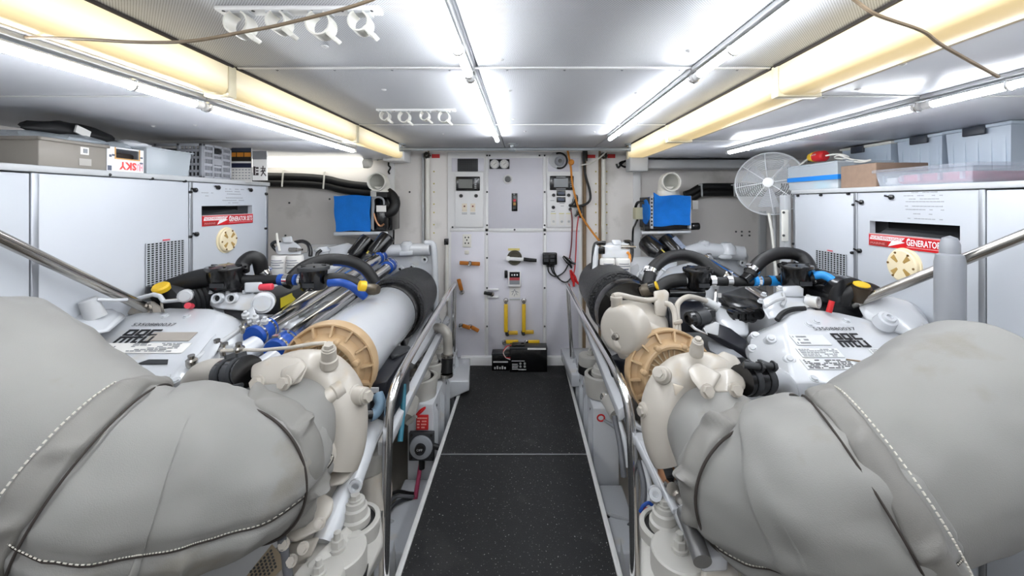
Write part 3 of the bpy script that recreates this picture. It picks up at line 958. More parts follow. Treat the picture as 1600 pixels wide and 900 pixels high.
# ------------------------------------------------------------------ air conditioning units on brackets
def pipe_mouth(t, px, py, Y):
    """upright white duct bend whose open mouth faces into the room"""
    c = P(px, py, Y)
    r = 0.078
    MB().lathe(c + V((0, 0.10, 0)), (0, -1, 0), [(0, r - 0.012), (0.10, r - 0.012), (0.105, r - 0.006), (0.105, r), (0.07, r + 0.003), (0.07, r - 0.003), (0, r - 0.003)], 32, close=False).build('mouth', pvc, t)
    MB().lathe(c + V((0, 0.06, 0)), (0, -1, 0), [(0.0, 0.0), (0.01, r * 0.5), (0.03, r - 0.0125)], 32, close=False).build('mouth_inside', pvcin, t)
    MB().tube(sp([c + V((0, 0.075, 0.0)), c + V((0, 0.105, -0.015)), c + V((0, 0.11, -0.11))], 5), r - 0.004, 24).build('bend', pvc, t)
    MB().lathe(c + V((0, 0.10, -0.125)), (0, 0, 1), [(0, r + 0.004), (0.05, r + 0.004), (0.055, r - 0.002)], 28).build('collar', pvc, t)


YA = 3.3
t = thing('air_conditioner', 'air conditioning unit with flat blue filter, compressor on its right', 'air conditioner', P(565, 362, YA + 0.1))
fp = MB()
nx, nz = 12, 12
g0 = [[None] * (nz + 1) for _ in range(nx + 1)]
vs, fs = [], []
for i in range(nx + 1):
    for j in range(nz + 1):
        u, v_ = i / nx, j / nz
        px = 521.5 + u * 57 + (2.2 * (1 - v_) * (1 - u) * 1.6) + 0.8 * math.sin(9 * v_)
        py = 361 - v_ * 55.5 + 0.9 * math.sin(7 * u + 1)
        p = P(px, py, YA) + V((0, -0.004 * mnoise.noise(V((u * 3, v_ * 3, 1))) - 0.006, 0))
        vs.append(p)
for i in range(nx):
    for j in range(nz):
        k = i * (nz + 1) + j
        fs.append((k, k + nz + 1, k + nz + 2, k + 1))
n0 = len(vs)
vs += [p + V((0, 0.02, 0)) for p in vs]
fs += [tuple(n0 + i for i in f[::-1]) for f in fs]
rim = [i * (nz + 1) for i in range(nx + 1)] + [nx * (nz + 1) + j for j in range(1, nz + 1)] + [i * (nz + 1) + nz for i in range(nx - 1, -1, -1)] + [j for j in range(nz - 1, 0, -1)]
for k in range(len(rim)):
    a, b_ = rim[k], rim[(k + 1) % len(rim)]
    fs.append((a, n0 + a, n0 + b_, b_))
fp.add(vs, fs).build('filter_mat', bluefoam, t, ang=60)
lo, hi = P(526, 361, YA + 0.02), P(578, 307, YA + 0.02)
MB().box((lo.x, YA + 0.02, lo.z), (hi.x, YA + 0.26, hi.z)).build('coil_case', darkgrey, t, bev=0.005)
lo, hi = P(580, 361, YA), P(607, 306, YA)
MB().box((lo.x, YA + 0.09, lo.z), (hi.x, YA + 0.3, hi.z)).build('back_frame', blackgl, t, bev=0.005)
c = P(596, 350, YA + 0.06)
MB().lathe(c - V((0, 0, 0.05)), (0, 0, 1), [(0, 0.05), (0.02, 0.06), (0.14, 0.06), (0.2, 0.045), (0.215, 0.0)], 24).build('compressor', blackgl, t)
MB().box(P(589, 331, YA) + V((0, -0.015, 0)), P(603.5, 321, YA) + V((0, 0.0, 0))).build('rating_plate', paper, t)
for q, m_ in ((((583, 360), (583, 340), (584, 322), (584, 311), (592, 308), (599, 312), (600, 320)), grey), (((584, 333), (588, 346), (594, 353), (600, 350)), copper), (((581, 358), (582, 320), (582, 308)), grey)):
    MB().tube(sp([P(x, y, YA - 0.005) for x, y in q], 5), 0.008, 8).build('copper_pipe', m_, t)
MB().box(P(588, 308, YA) - V((0, 0.0, 0)), P(605, 300, YA) + V((0, 0.12, 0))).build('top_plate', black, t)
pipe_mouth(t, 588, 284, YA)
MB().tube(sp([P(604, 300, 3.42), P(613, 307, 3.4), P(617, 318, 3.38), P(613, 329, 3.36), P(604, 333, 3.36)], 6), 0.045, 14).build('hose', black, t)
bx = MB().box(P(605, 351, 3.44), P(616, 333, 3.52)).build('control_box', M('pale_olive_box', (196, 192, 160), 0.5, var=0.08), t, bev=0.006)
MB().tube(sp([P(612, 352, 3.5), P(615, 358, 3.55), P(615, 372, 3.6), P(614, 395, 3.62)], 5), 0.008, 8).build('cable', blackgl, t)
tag(MB().hull([P(521, 363, YA - 0.06), P(606, 362, YA - 0.06), P(521, 368, YA - 0.06), P(606, 366, YA - 0.06), P(528, 360, 3.62), P(606, 359, 3.62), P(540, 366, 3.62), P(603, 380, 3.62)]).build('wall_shelf', white, bev=0.004),
    'white wall shelf carrying the air conditioner on the left', 'shelf')
hs = thing('hose_pair', 'two black hoses strapped along the left bulkhead', 'hose', P(490, 290, 3.55))
for dy, m_ in ((-4, black), (6, black)):
    MB().tube(sp([P(x, y + dy, 3.58) for x, y in ((360, 279), (418, 280), (470, 281), (508, 284), (530, 289), (552, 293), (582, 296))], 6), 0.036, 14).build('hose', m_, hs)
for px, y in ((442.5, 280), (507, 283)):
    MB().bar(P(px, y - 14, 3.535), P(px - 2, y + 12, 3.535), 0.012, 0.006, (0, 1, 0)).bar(P(px, y - 14, 3.535), P(px + 1, y - 14, 3.64), 0.012, 0.006).build('strap', pvc, hs)

YA = 3.25
t = thing('air_conditioner', 'air conditioning unit wrapped in sagging blue filter, right bulkhead', 'air conditioner', P(1050, 357, YA + 0.1))
vs, fs = [], []
nx, nz = 14, 12
for i in range(nx + 1):
    for j in range(nz + 1):
        u, v_ = i / nx, j / nz
        top = 305.5 - (4.5 * max(0, 1 - u * 7))
        bot = 353.5 - 2.5 * u
        px = 1020.5 + u * 57 - 0.7 * math.sin(6 * v_)
        py = bot + (top - bot) * v_ + 0.8 * math.sin(8 * u)
        sag = 0.03 * math.sin(PI * min(1, u)) * math.sin(PI * v_) * (1 + 0.4 * mnoise.noise(V((u * 4, v_ * 4, 3))))
        vs.append(P(px, py, YA) + V((0, -0.02 + sag, 0)))
for i in range(nx):
    for j in range(nz):
        k = i * (nz + 1) + j
        fs.append((k, k + nz + 1, k + nz + 2, k + 1))
n0 = len(vs)
vs += [p + V((0, 0.018, 0)) for p in vs]
fs += [tuple(n0 + i for i in f[::-1]) for f in fs]
rim = [i * (nz + 1) for i in range(nx + 1)] + [nx * (nz + 1) + j for j in range(1, nz + 1)] + [i * (nz + 1) + nz for i in range(nx - 1, -1, -1)] + [j for j in range(nz - 1, 0, -1)]
for k in range(len(rim)):
    a, b_ = rim[k], rim[(k + 1) % len(rim)]
    fs.append((a, n0 + a, n0 + b_, b_))
MB().add(vs, fs).build('filter_mat', bluefoam, t, ang=60)
lo, hi = P(1016, 358, YA), P(1077, 308, YA)
MB().box((lo.x, YA + 0.03, lo.z), (hi.x, YA + 0.3, hi.z)).build('coil_case', black, t, bev=0.006)
mb = MB()
for px in (1018.5, 1078):
    mb.box(P(px - 1.5, 357, YA) + V((0, -0.01, 0)), P(px + 1.5, 306, YA) + V((0, 0.03, 0)))
fr = mb.build('frame_angle', lightgrey, t)
mb = MB()
for k in range(8):
    mb.lathe(P(1018.3, 311 + k * 5.8, YA - 0.01), (0, -1, 0), [(0, 0.008), (0.002, 0.008), (0.002, 0)], 8)
stuff(mb.build('holes', darkcav, fr))
MB().lathe(P(1016, 331, YA + 0.12), (-1, 0, 0), [(0, 0.13), (0.02, 0.125), (0.045, 0.10), (0.055, 0)], 24).build('fan_cover', bluefoam, t)
MB().cyl(P(1006, 357, YA + 0.05), P(1014, 357, YA + 0.05), 0.03, 14).cyl(P(1014, 356, YA + 0.05), P(1091, 354, YA + 0.05), 0.021, 14).build('drain_tube', black, t)
MB().cyl(P(1080, 354, YA + 0.02), P(1092, 353.5, YA + 0.02), 0.03, 16).build('motor_end', blackgl, t, bev=0.004)
MB().box(P(992.5, 343, 3.42), P(1003.5, 324, 3.5)).build('control_box', M('pale_olive_box'), t, bev=0.008)
MB().tube(sp([P(993, 324, 3.44), P(996, 317, 3.42), P(1003, 316, 3.4), P(1010, 319, 3.38)], 5), 0.012, 8).tube(sp([P(996, 343, 3.46), P(992, 352, 3.55), P(989, 360, 3.62), P(988, 395, 3.62)], 5), 0.009, 8).build('cable', blackgl, t)
MB().box(P(1082, 327, 3.38), P(1088, 313, 3.42)).build('tag_box', paper, t, bev=0.003)
pipe_mouth(t, 1049.5, 284, YA)
tag(MB().hull([P(1003, 362, YA - 0.06), P(1080, 361, YA - 0.06), P(1003, 366, YA - 0.06), P(1080, 364, YA - 0.06), P(1000, 358, 3.62), P(1076, 357, 3.62), P(1000, 376, 3.62), P(1012, 366, 3.62)]).build('wall_shelf', white, bev=0.004),
    'white wall shelf carrying the air conditioner on the right', 'shelf')
hs = thing('hose_pair', 'black wrapped hoses strapped along the right bulkhead', 'hose', P(1130, 298, 3.55))
for dy in (-4.5, 4.5):
    MB().tube(sp([P(x, y + dy, 3.57) for x, y in ((1070, 309), (1079, 306), (1088, 301), (1097, 297), (1120, 296.5), (1180, 296.5), (1260, 297))], 5), 0.034, 14).build('hose', black, hs)
for px in (1097, 1148):
    MB().bar(P(px - 1, 287, 3.53), P(px, 307, 3.53), 0.014, 0.006, (0, 1, 0)).bar(P(px - 3, 289, 3.53), P(px + 2, 289, 3.62), 0.03, 0.01).build('strap', lightgrey, hs)


# ------------------------------------------------------------------ wall fan
YN = 2.95
c = P(1203, 287, YN)
t = thing('cage_fan', 'white wire cage fan standing beside the right generator cabinet', 'fan', (c.x, YN + 0.1, -0.95))
nf = V((-0.62, -0.78, 0.06)).normalized()
uf = V((0, 0, 1)).cross(nf).normalized()
wf_ = nf.cross(uf)
R = 0.232
wire = M('white_wire_guard', (232, 234, 236), 0.35, var=0.02, coat=0.2)
mb = MB()


def fan_pt(r, a, side=1):
    h = (0.085 * math.sqrt(max(0, 1 - (r / R) ** 2)) + 0.012) * side
    return c + uf * r * math.cos(a) + wf_ * r * math.sin(a) + nf * h


for side in (1, -1):
    for k in range(26 if side > 0 else 14):
        r = 0.04 + (R - 0.04) * (k + 0.5) / (26 if side > 0 else 14)
        mb.tube([fan_pt(r, 2 * PI * j / 40, side) for j in range(41)], 0.0012, 4, cap=False)
stuff(mb.build('guard_rings', wire, t))
for k in range(8):
    a = 2 * PI * k / 8 + 0.14
    MB().tube([fan_pt(0.03 + (R - 0.03) * j / 8, a) for j in range(9)], 0.0026, 6).build('guard_spoke', wire, t)
MB().tube([c + uf * R * math.cos(2 * PI * j / 48) + wf_ * R * math.sin(2 * PI * j / 48) for j in range(49)], 0.0055, 8, cap=False).build('rim', wire, t)
MB().lathe(c + nf * 0.09, nf, [(0, 0.036), (0.01, 0.036), (0.016, 0.028), (0.018, 0)], 24).build('badge', trimw, t)
for k in range(3):
    a0 = 2 * PI * k / 3 + 0.5
    vs = []
    for i in range(6):
        r = 0.04 + 0.15 * i / 5
        for s_ in (-1, 1):
            a = a0 + s_ * (0.42 if i else 0.3)
            vs.append(c + uf * r * math.cos(a) + wf_ * r * math.sin(a) + nf * (0.018 * s_))
    MB().add(vs, [(2 * i, 2 * i + 1, 2 * i + 3, 2 * i + 2) for i in range(5)]).build('blade', M('pale_blade', (140, 143, 148), 0.4, var=0.05), t)
MB().lathe(c - nf * 0.17, nf, [(0, 0.03), (0.02, 0.055), (0.11, 0.055), (0.14, 0.045), (0.19, 0.02), (0.19, 0)], 24).build('motor', trimw, t)
MB().tube([c - nf * 0.1, c - nf * 0.1 + V((0.02, 0, -0.2)), V((c.x + 0.12, YN + 0.12, 0.6)), V((c.x + 0.14, YN + 0.12, -0.95))], 0.013, 12).build('stand', lightgrey, t)
tag(MB().tube([P(1201, 333, 2.85), P(1206, 360, 2.83), P(1214, 440, 2.8), P(1217, 470, 2.8)], 0.009, 8).build('flex', pvc), 'white flex running straight down from the cage fan', 'cable')


# ------------------------------------------------------------------ generator sets either side
GX = 1.85


def generator(s, ht, hl, y0, ysm, y1, yext, lb):
    """s side, ht face top and hl lid top above eye, y0..ysm..y1 the two panels, yext how far it carries on behind the viewer"""
    t = thing('generator_cabinet', lb, 'generator', (s * 2.2, (y0 + y1) / 2, -0.95))
    X = s * GX

    def xb(d0, d1, ya, yb, za, zb):
        a, b_ = sorted((s * (GX + d0), s * (GX + d1)))
        return MB().box((a, ya, za), (b_, yb, zb))
    xb(0.13, 0.72, yext, y1, -0.95, EYE + ht).build('cabinet_body', grey, t)
    lid = xb(-0.012, 0.74, yext, y1 + 0.01, EYE + ht + 0.002, EYE + hl).build('lid', lightgrey, t, bev=0.004)
    for y in (y1 - 0.012, ysm, y0):
        xb(-0.004, 0.03, y - 0.012, y + 0.012, -0.7, EYE + ht).build('post', M('satin_post', (150, 153, 158), 0.35, 0.6, var=0.05), t, bev=0.003)
    if yext < y0 - 0.1:
        xb(0.0, 0.03, yext, y0 - 0.014, -0.7, EYE + ht - 0.004).build('panel', cabwhite, t, bev=0.003)
    return t, xb


def knob(t, s, px, py, r=0.014):
    p = PX(px, py, s * GX)
    mb = MB().lathe(p + V((s * 0.002, 0, 0)), (-s, 0, 0), [(0, r), (0.012, r), (0.016, r * 0.7), (0.018, 0)], 14)
    if r > 0.011:
        mb.bar(p + V((-s * 0.01, 0, 0)), p + V((-s * 0.01, s * 0.03, 0.008)), 0.008, 0.008)
    mb.build('latch', blackgl, t)


def grille(t, s, x0, x1, ytop_l, ytop_r, pybot, ncol, nrow, ysh=0):
    """dark recessed vent behind a white sheet with rows of slots"""
    ya, yb = s * GX * F / (x0 - CX), s * GX * F / (x1 - CX)
    ya, yb = min(ya, yb), max(ya, yb)
    zt = EYE + (CY - (ytop_l + ytop_r) / 2) / F * (ya + yb) / 2
    zb = EYE + (CY - pybot) / F * (ya + yb) / 2
    X = s * (GX - 0.001)
    h = MB().box((min(X, X - s * 0.004), ya, zb), (max(X, X - s * 0.004), yb, zt)).build('vent', darkcav, t)
    mb = MB()
    xa, xb_ = sorted((X - s * 0.004, X - s * 0.0065))
    for i in range(ncol + 1):
        y = ya + (yb - ya) * i / ncol
        mb.box((xa, y - 0.0030, zb), (xb_, y + 0.0030, zt))
    for j in range(nrow + 1):
        z = zb + (zt - zb) * j / nrow
        mb.box((xa, ya, z - 0.0016), (xb_, yb, z + 0.0016))
    stuff(mb.build('slotted_sheet', cabwhite, h))
    MB().box((xa, (ya + yb) / 2 - 0.02, zt + 0.006), (xb_, (ya + yb) / 2 + 0.02, zt + 0.012)).build('red_mark', pinkred, t)


def vent_cap(t, s, px, py, r):
    p = PX(px, py, s * GX)
    n = V((-s, 0, 0))
    cp = MB().lathe(p + n * -0.001, n, [(0, r), (0.018, r * 0.985), (0.024, r * 0.9), (0.024, 0)], 36).build('vent_cap', capcream, t)
    MB().lathe(p + n * -0.001, n, [(0, r * 1.12), (0.006, r * 1.1), (0.007, r * 0.9)], 36).build('flange', capcream, cp)
    for k in range(4):
        a = PI / 4 + k * PI / 2
        u = V((0, math.cos(a), math.sin(a)))
        w_ = n.cross(u)
        q = p + n * 0.0235 + u * r * 0.52
        MB().hull([q - u * r * 0.24 - w_ * r * 0.07, q - u * r * 0.24 + w_ * r * 0.07, q + u * r * 0.24 - w_ * r * 0.17, q + u * r * 0.24 + w_ * r * 0.17,
                   q - u * r * 0.2 + n * 0.002, q + u * r * 0.2 + n * 0.002]).build('slot', capslot, cp)
    mb = MB()
    for k in range(6):
        a = k * PI / 3 + 0.1
        mb.lathe(p + n * 0.023 + V((0, math.cos(a), math.sin(a))) * r * 0.84, n, [(0, 0.006), (0.003, 0.005), (0.003, 0)], 8)
    stuff(mb.build('screws', brass, cp))


def notices(t, s, rows):
    mb = MB()
    for x0, x1, y in rows:
        a, b_ = PX(x0, y, s * (GX - 0.0008)), PX(x1, y, s * (GX - 0.0008))
        n = int(abs(b_.y - a.y) / 0.016)
        for k in range(n):
            if random.random() < 0.14:
                continue
            p, q = a.lerp(b_, k / n), a.lerp(b_, (k + 0.8) / n)
            z = a.z
            mb.box((a.x - 0.0006, min(p.y, q.y), z - 0.0019), (a.x + 0.0006, max(p.y, q.y), z + 0.0019))
    stuff(mb.build('notice_print', M('pale_grey_ink', (150, 152, 156), 0.6, var=0), t))


def badge(t, s, ya, yb, za, zb):
    """red maker's strip: lightning flash, small lettering and GENERATOR SETS; ya is its left end"""
    X = s * (GX - 0.002)
    rt = V((0, 1 if yb > ya else -1, 0))
    n = V((-s, 0, 0))
    w_ = abs(yb - ya)
    h = zb - za
    o = V((X, ya, za))
    bd = MB().box((min(X, X - s * 0.003), min(ya, yb), za), (max(X, X - s * 0.003), max(ya, yb), zb)).build('red_badge', M('badge_red', (200, 18, 26), 0.35, var=0.03), t)

    def q(u, v_, d=0.0036):
        return o + rt * u * w_ + V((0, 0, v_ * h)) + n * d
    MB().prism([q(0.015, 0.52), q(0.30, 0.50), q(0.255, 0.06), q(0.46, 0.5), q(0.42, 0.56), q(0.46, 0.86), q(0.03, 0.86)], n * 0.0004).build('flash', whiteink, bd)
    MB().box(q(0.0, 0.93), q(1, 0.99, 0.0042)).build('top_line', M('pale_pink', (226, 150, 150), 0.5, var=0), bd)
    MB().box(q(0.01, 0.06), q(0.25, 0.4, 0.0042)).build('dark_patch', M('dark_badge_red', (150, 40, 36), 0.5, var=0), bd)
    text('lettering', 'NORTHERN-LIGHTS', q(0.035, 0.58, 0.0046), rt, (0, 0, 1), w_ * 0.40, h * 0.24, M('badge_red'), bd)
    text('lettering', 'MARINE', q(0.03, 0.14, 0.0046), rt, (0, 0, 1), w_ * 0.19, h * 0.18, M('pale_pink'), bd)
    text('lettering', 'GENERATOR SETS', q(0.48, 0.30), rt, (0, 0, 1), w_ * 0.50, h * 0.5, whiteink, bd, 0.0012, 0.02)
    text('lettering', 'G', q(0.478, 0.30), rt, (0, 0, 1), w_ * 0.042, h * 0.58, whiteink, bd, 0.0014)
    MB().box(q(0.48, 0.16), q(0.99, 0.21, 0.0046)).build('underline', M('pale_pink'), bd)


# left set
t, xb = generator(-1, 0.110, 0.138, 1.50, 2.206, 2.87, -0.6, 'white generator cabinet along the left side, shelf of boxes on top')
zt = EYE + 0.108
xb(0.0, 0.03, 1.514, 2.192, -0.7, zt).build('panel', cabwhite, t, bev=0.003)
# the far panel is cut around its opening
ya, yb = 1.85 * F / (CX - 315), 1.85 * F / (CX - 394)
zo1 = EYE + (CY - 322) / F * ya
zo0 = EYE + (CY - 337) / F * ya
mb = MB()
for q in ((2.22, ya, -0.7, zt), (yb, 2.846, -0.7, zt), (ya, yb, zo1, zt), (ya, yb, -0.7, zo0)):
    mb.box((-GX - 0.03, q[0], q[2]), (-GX, q[1], q[3]))
mb.build('panel', cabwhite, t)
MB().box((-GX - 0.12, ya, zo0 - 0.005), (-GX - 0.1, yb, zo1 + 0.005)).build('opening_back', darkcav, t)
MB().hull([(-GX - 0.09, ya + 0.01, zo0), (-GX - 0.09, yb - 0.08, zo0), (-GX - 0.03, ya + 0.01, zo0), (-GX - 0.03, yb - 0.03, zo0), (-GX - 0.09, ya + 0.03, zo0 + 0.03), (-GX - 0.04, yb - 0.1, zo0 + 0.03)]).build('engine_top', darkgrey, t)
badge(t, -1, ya, yb, zo0 - 0.062, zo0 - 0.001)
vent_cap(t, -1, 353, 375, 0.072)
grille(t, -1, 227, 286, 380, 375, 452, 10, 22)
for px, py, r in ((168, 273, .008), (235, 279, .008), (287, 283, .008), (296, 300, .008), (304, 297, .013), (340, 293, .013), (391, 297, .013), (415, 303, .011), (306, 366, .013), (414, 357, .008), (296, 370, .008)):
    knob(t, -1, px, py, r)
notices(t, -1, [(315, 334, 301), (321, 327, 306), (349, 382, 295), (352, 378, 299), (355, 380, 303), (350, 380, 309), (348, 382, 313), (357, 373, 317), (353, 378, 321.5)])

# right set
t, xb = generator(1, 0.050, 0.078, 1.60, 2.21, 2.718, -0.6, 'white generator cabinet along the right side beside the cage fan')
zt = EYE + 0.048
xb(0.0, 0.03, 2.224, 2.70, -0.7, zt).build('panel', cabwhite, t, bev=0.003)
yb, ya = 1.85 * F / (1359 - CX), 1.85 * F / (1500 - CX)
zo1 = EYE + (CY - 345) / F * yb
zo0 = EYE + (CY - 364) / F * yb
mb = MB()
for q in ((1.614, ya, -0.7, zt), (yb, 2.196, -0.7, zt), (ya, yb, zo1, zt), (ya, yb, -0.7, zo0)):
    mb.box((GX, q[0], q[2]), (GX + 0.03, q[1], q[3]))
mb.build('panel', cabwhite, t)
MB().box((GX + 0.1, ya, zo0 - 0.005), (GX + 0.12, yb, zo1 + 0.005)).build('opening_back', darkcav, t)
MB().hull([(GX + 0.09, ya, zo0), (GX + 0.09, yb - 0.03, zo0), (GX + 0.03, ya, zo0), (GX + 0.03, yb - 0.02, zo0), (GX + 0.09, ya, zo0 + 0.03), (GX + 0.05, yb - 0.05, zo0 + 0.03)]).build('engine_top', darkgrey, t)
badge(t, 1, yb, ya, zo0 - 0.063, zo0 - 0.001)
vent_cap(t, 1, 1414, 415, 0.078)
grille(t, 1, 1276, 1323, 391, 397, 442, 10, 15)
for px, py, r in ((1248, 306, .008), (1284, 305, .008), (1327, 303, .008), (1347, 316, .013), (1394, 308, .013), (1344, 392, .013), (1241, 381, .008), (1333, 395, .009), (1335, 320, .007)):
    knob(t, 1, px, py, r)
notices(t, 1, [(1424, 1466, 301), (1412, 1474, 306), (1420, 1468, 311), (1415, 1476, 315), (1414, 1474, 322), (1410, 1476, 327), (1427, 1464, 334), (1418, 1474, 341)])
# its end post with fixing plates, seen past the fan
t2 = thing('end_post', 'pale end post with two bolted plates at the right cabinet corner', 'post', (1.83, 2.78, -0.95))
MB().box((1.80, 2.735, -0.95), (1.845, 2.79, EYE + 0.045)).build('post', lightgrey, t2, bev=0.003)
for y0, y1 in ((328, 377),):
    a, b_ = P(1221, y1, 2.73), P(1229, y0, 2.73)
    MB().box((a.x, 2.722, a.z), (b_.x + 0.01, 2.736, b_.z)).build('plate', pvc, t2, bev=0.004)
    mb = MB()
    for y in (332, 368):
        mb.cyl(P(1224.5, y, 2.722), P(1224.5, y, 2.716), 0.009, 8)
    stuff(mb.build('bolts', darkgrey, t2))

# ------------------------------------------------------------------ things on the left cabinet
ZL = EYE + 0.138 + 0.001
ZR = EYE + 0.078 + 0.001


def left_y(px, X):
    return X * F / (px - CX)


def tray(mb, x0, x1, y0, y1, z0, z1, th=0.004, taper=0.0):
    """open-topped box with walls"""
    a = taper
    for lo, hi in (((x0 + a, y0 + a, z0), (x1 - a, y1 - a, z0 + th)),):
        mb.box(lo, hi)
    for (p, q) in (((x0, y0), (x1, y0)), ((x1, y0), (x1, y1)), ((x1, y1), (x0, y1)), ((x0, y1), (x0, y0))):
        cx, cy = (x0 + x1) / 2, (y0 + y1) / 2

        def inn(pt, k):
            return (pt[0] + (cx - pt[0]) * k / abs(cx - pt[0]) if cx != pt[0] else pt[0], pt[1] + (cy - pt[1]) * k / abs(cy - pt[1]) if cy != pt[1] else pt[1])
        b0, b1 = inn(p, a), inn(q, a)
        c0, c1 = inn(p, a + th), inn(q, a + th)
        d0, d1 = inn(p, th), inn(q, th)
        mb.add([(b0[0], b0[1], z0), (b1[0], b1[1], z0), (q[0], q[1], z1), (p[0], p[1], z1), (c0[0], c0[1], z0), (c1[0], c1[1], z0), (d1[0], d1[1], z1), (d0[0], d0[1], z1)],
               [(0, 1, 2, 3), (5, 4, 7, 6), (3, 2, 6, 7), (1, 0, 4, 5), (0, 3, 7, 4), (2, 1, 5, 6)])
    return mb


# grey carton at the frame's edge
xf = -1.87
y0, y1 = left_y(60, xf), left_y(167, xf)
t = thing('grey_bin', 'taupe grey storage bin with paper tags, first on the left shelf', 'bin', (-2.05, (y0 + y1) / 2, ZL))
hz = EYE + (CY - 227) / F * y1
taupe = M('taupe_plastic', (142, 136, 128), 0.5, var=0.08)
tray(MB(), -2.27, xf, y0, y1, ZL, hz - 0.012).build('bin_body', taupe, t, bev=0.004)
mb = MB()
for a, b_, c_, d in ((-2.28, -2.265, y0 - 0.008, y1 + 0.008), (xf - 0.005, xf + 0.008, y0 - 0.008, y1 + 0.008), (-2.28, xf + 0.008, y0 - 0.008, y0 + 0.006), (-2.28, xf + 0.008, y1 - 0.006, y1 + 0.008)):
    mb.box((a, c_, hz - 0.014), (b_, d, hz))
mb.build('rim', taupe, t, bev=0.003)
for x0, x1, ya_, yb_, m_ in ((126, 139, 231, 241, paper), (124, 143, 249, 258, M('faded_label', (176, 172, 166), 0.6, var=0.06))):
    a, b_ = PX(x0, yb_, xf + 0.002), PX(x1, ya_, xf + 0.002)
    MB().box((xf, a.y, a.z), (xf + 0.002, b_.y, b_.z)).build('tag', m_, t)
a, b_ = PX(131, 239, xf + 0.004), PX(137, 233, xf + 0.004)
MB().box((xf + 0.001, a.y, a.z), (xf + 0.004, b_.y, b_.z)).build('tag_window', grey, t)
hb = hz
# crumpled bag filling that bin, black holdall and a label above it
def blob(name, c, rx, ry, rz, mat, amp, seed, parent=None, n=18, m=10, sq=1.0):
    vs, fs = [], []
    for i in range(m + 1):
        th_ = PI * i / m
        for k in range(n):
            a = 2 * PI * k / n
            d = V((math.sin(th_) * math.cos(a), math.sin(th_) * math.sin(a), math.cos(th_)))
            e = V([math.copysign(abs(q) ** sq, q) for q in d])
            f = 1 + amp * mnoise.noise(d * 2.1 + V((seed, 0, 0))) + amp * 0.5 * mnoise.noise(d * 5 + V((0, seed, 0)))
            vs.append(V(c) + V((e.x * rx, e.y * ry, e.z * rz)) * f)
    for i in range(m):
        for k in range(n):
            k2 = (k + 1) % n
            fs.append((i * n + k, (i + 1) * n + k, (i + 1) * n + k2, i * n + k2))
    mb = MB().add(vs, fs)
    return mb.build(name, mat, parent, ang=70)


tag(blob('plastic_bag', (-2.06, 1.72, hz + 0.008), 0.17, 0.19, 0.035, bagm, 0.35, 3), 'crumpled clear plastic bag on the taupe bin', 'bag')
tag(blob('plastic_bag', (-2.07, 1.98, hz + 0.018), 0.13, 0.13, 0.035, bagm, 0.4, 8), 'crumpled clear plastic bag behind the red lettered carton', 'bag')
c = PX(112, 207, -2.02)
bgb = thing('black_holdall', 'black bag with white lettered patch above the taupe bin', 'bag', (c.x, c.y, hz + 0.04))
blob('bag_body', (c.x, c.y, c.z), 0.06, 0.18, 0.04, M('black_nylon', (16, 16, 18), 0.6, var=0.2), 0.2, 5, bgb)
p = PX(129, 206, -1.95)
MB().obox(p, (0.004, 0.0, 0.0), (0, 0.028, -0.010), (0, 0.004, 0.016)).build('patch', paper, bgb)

# white carton with red lettering standing upside down
xf = -1.865
y0, y1 = left_y(167.5, xf), left_y(224.5, xf)
zb_, zt_ = ZL, EYE + (CY - 228) / F * y0
t = thing('lettered_carton', 'white carton with cut-out handle and upside-down red lettering', 'carton', (-2.0, (y0 + y1) / 2, ZL))
xh = xf - 0.004
ctn = M('carton_white', (230, 230, 232), 0.5, var=0.03)
ho = (PX(181, 232, xf), PX(217, 246, xf))
hy0, hy1, hz1, hz0 = ho[0].y, ho[1].y, ho[0].z, ho[0].z - 0.042
mb = MB()
for ya_, yb_, za, zb in ((y0, hy0, zb_, zt_), (hy1, y1, zb_, zt_), (hy0, hy1, zb_, hz0), (hy0, hy1, hz1, zt_)):
    mb.box((xh, ya_, za), (xf, yb_, zb))
mb.build('front', ctn, t)
mb = MB().box((-2.2, y0, zb_), (xh, y0 + 0.004, zt_)).box((-2.2, y1 - 0.004, zb_), (xh, y1, zt_)).box((-2.2, y0, zb_), (-2.196, y1, zt_)).box((-2.2, y0, zb_), (xh, y1, zb_ + 0.004))
mb.build('sides', M('carton_grey', (150, 150, 156), 0.5, var=0.05), t)
MB().box((-2.19, y0 + 0.01, zb_ + 0.01), (xh - 0.03, y1 - 0.01, zt_ - 0.02)).build('contents', M('dark_brown_contents', (44, 34, 28), 0.7, var=0.3, vs=14), t, bev=0.01)
mb = MB()
for ya_, yb_, za, zb in ((hy0 - 0.006, hy0, hz0 - 0.006, hz1 + 0.006), (hy1, hy1 + 0.006, hz0 - 0.006, hz1 + 0.006), (hy0, hy1, hz0 - 0.006, hz0)):
    mb.box((xf - 0.001, ya_, za), (xf + 0.0008, yb_, zb))
mb.build('cut_edge', M('kraft_edge', (206, 160, 100), 0.7, var=0.05), t)
text('lettering', 'SKY', V((xf, y0 + (y1 - y0) * 0.78, zb_ + 0.046)), (0, -1, 0), (0, 0, -1), (y1 - y0) * 0.48, 0.037, M('letter_red', (232, 70, 66), 0.5, var=0), t, 0.0012, 0.035)
text('lettering', 'HU', V((xf, y0 + (y1 - y0) * 0.965, zb_ + 0.044)), (0, -1, 0), (0, 0, -1), (y1 - y0) * 0.175, 0.036, M('letter_faded', (238, 160, 172), 0.5, var=0), t, 0.0012, 0.035)
mb = MB()
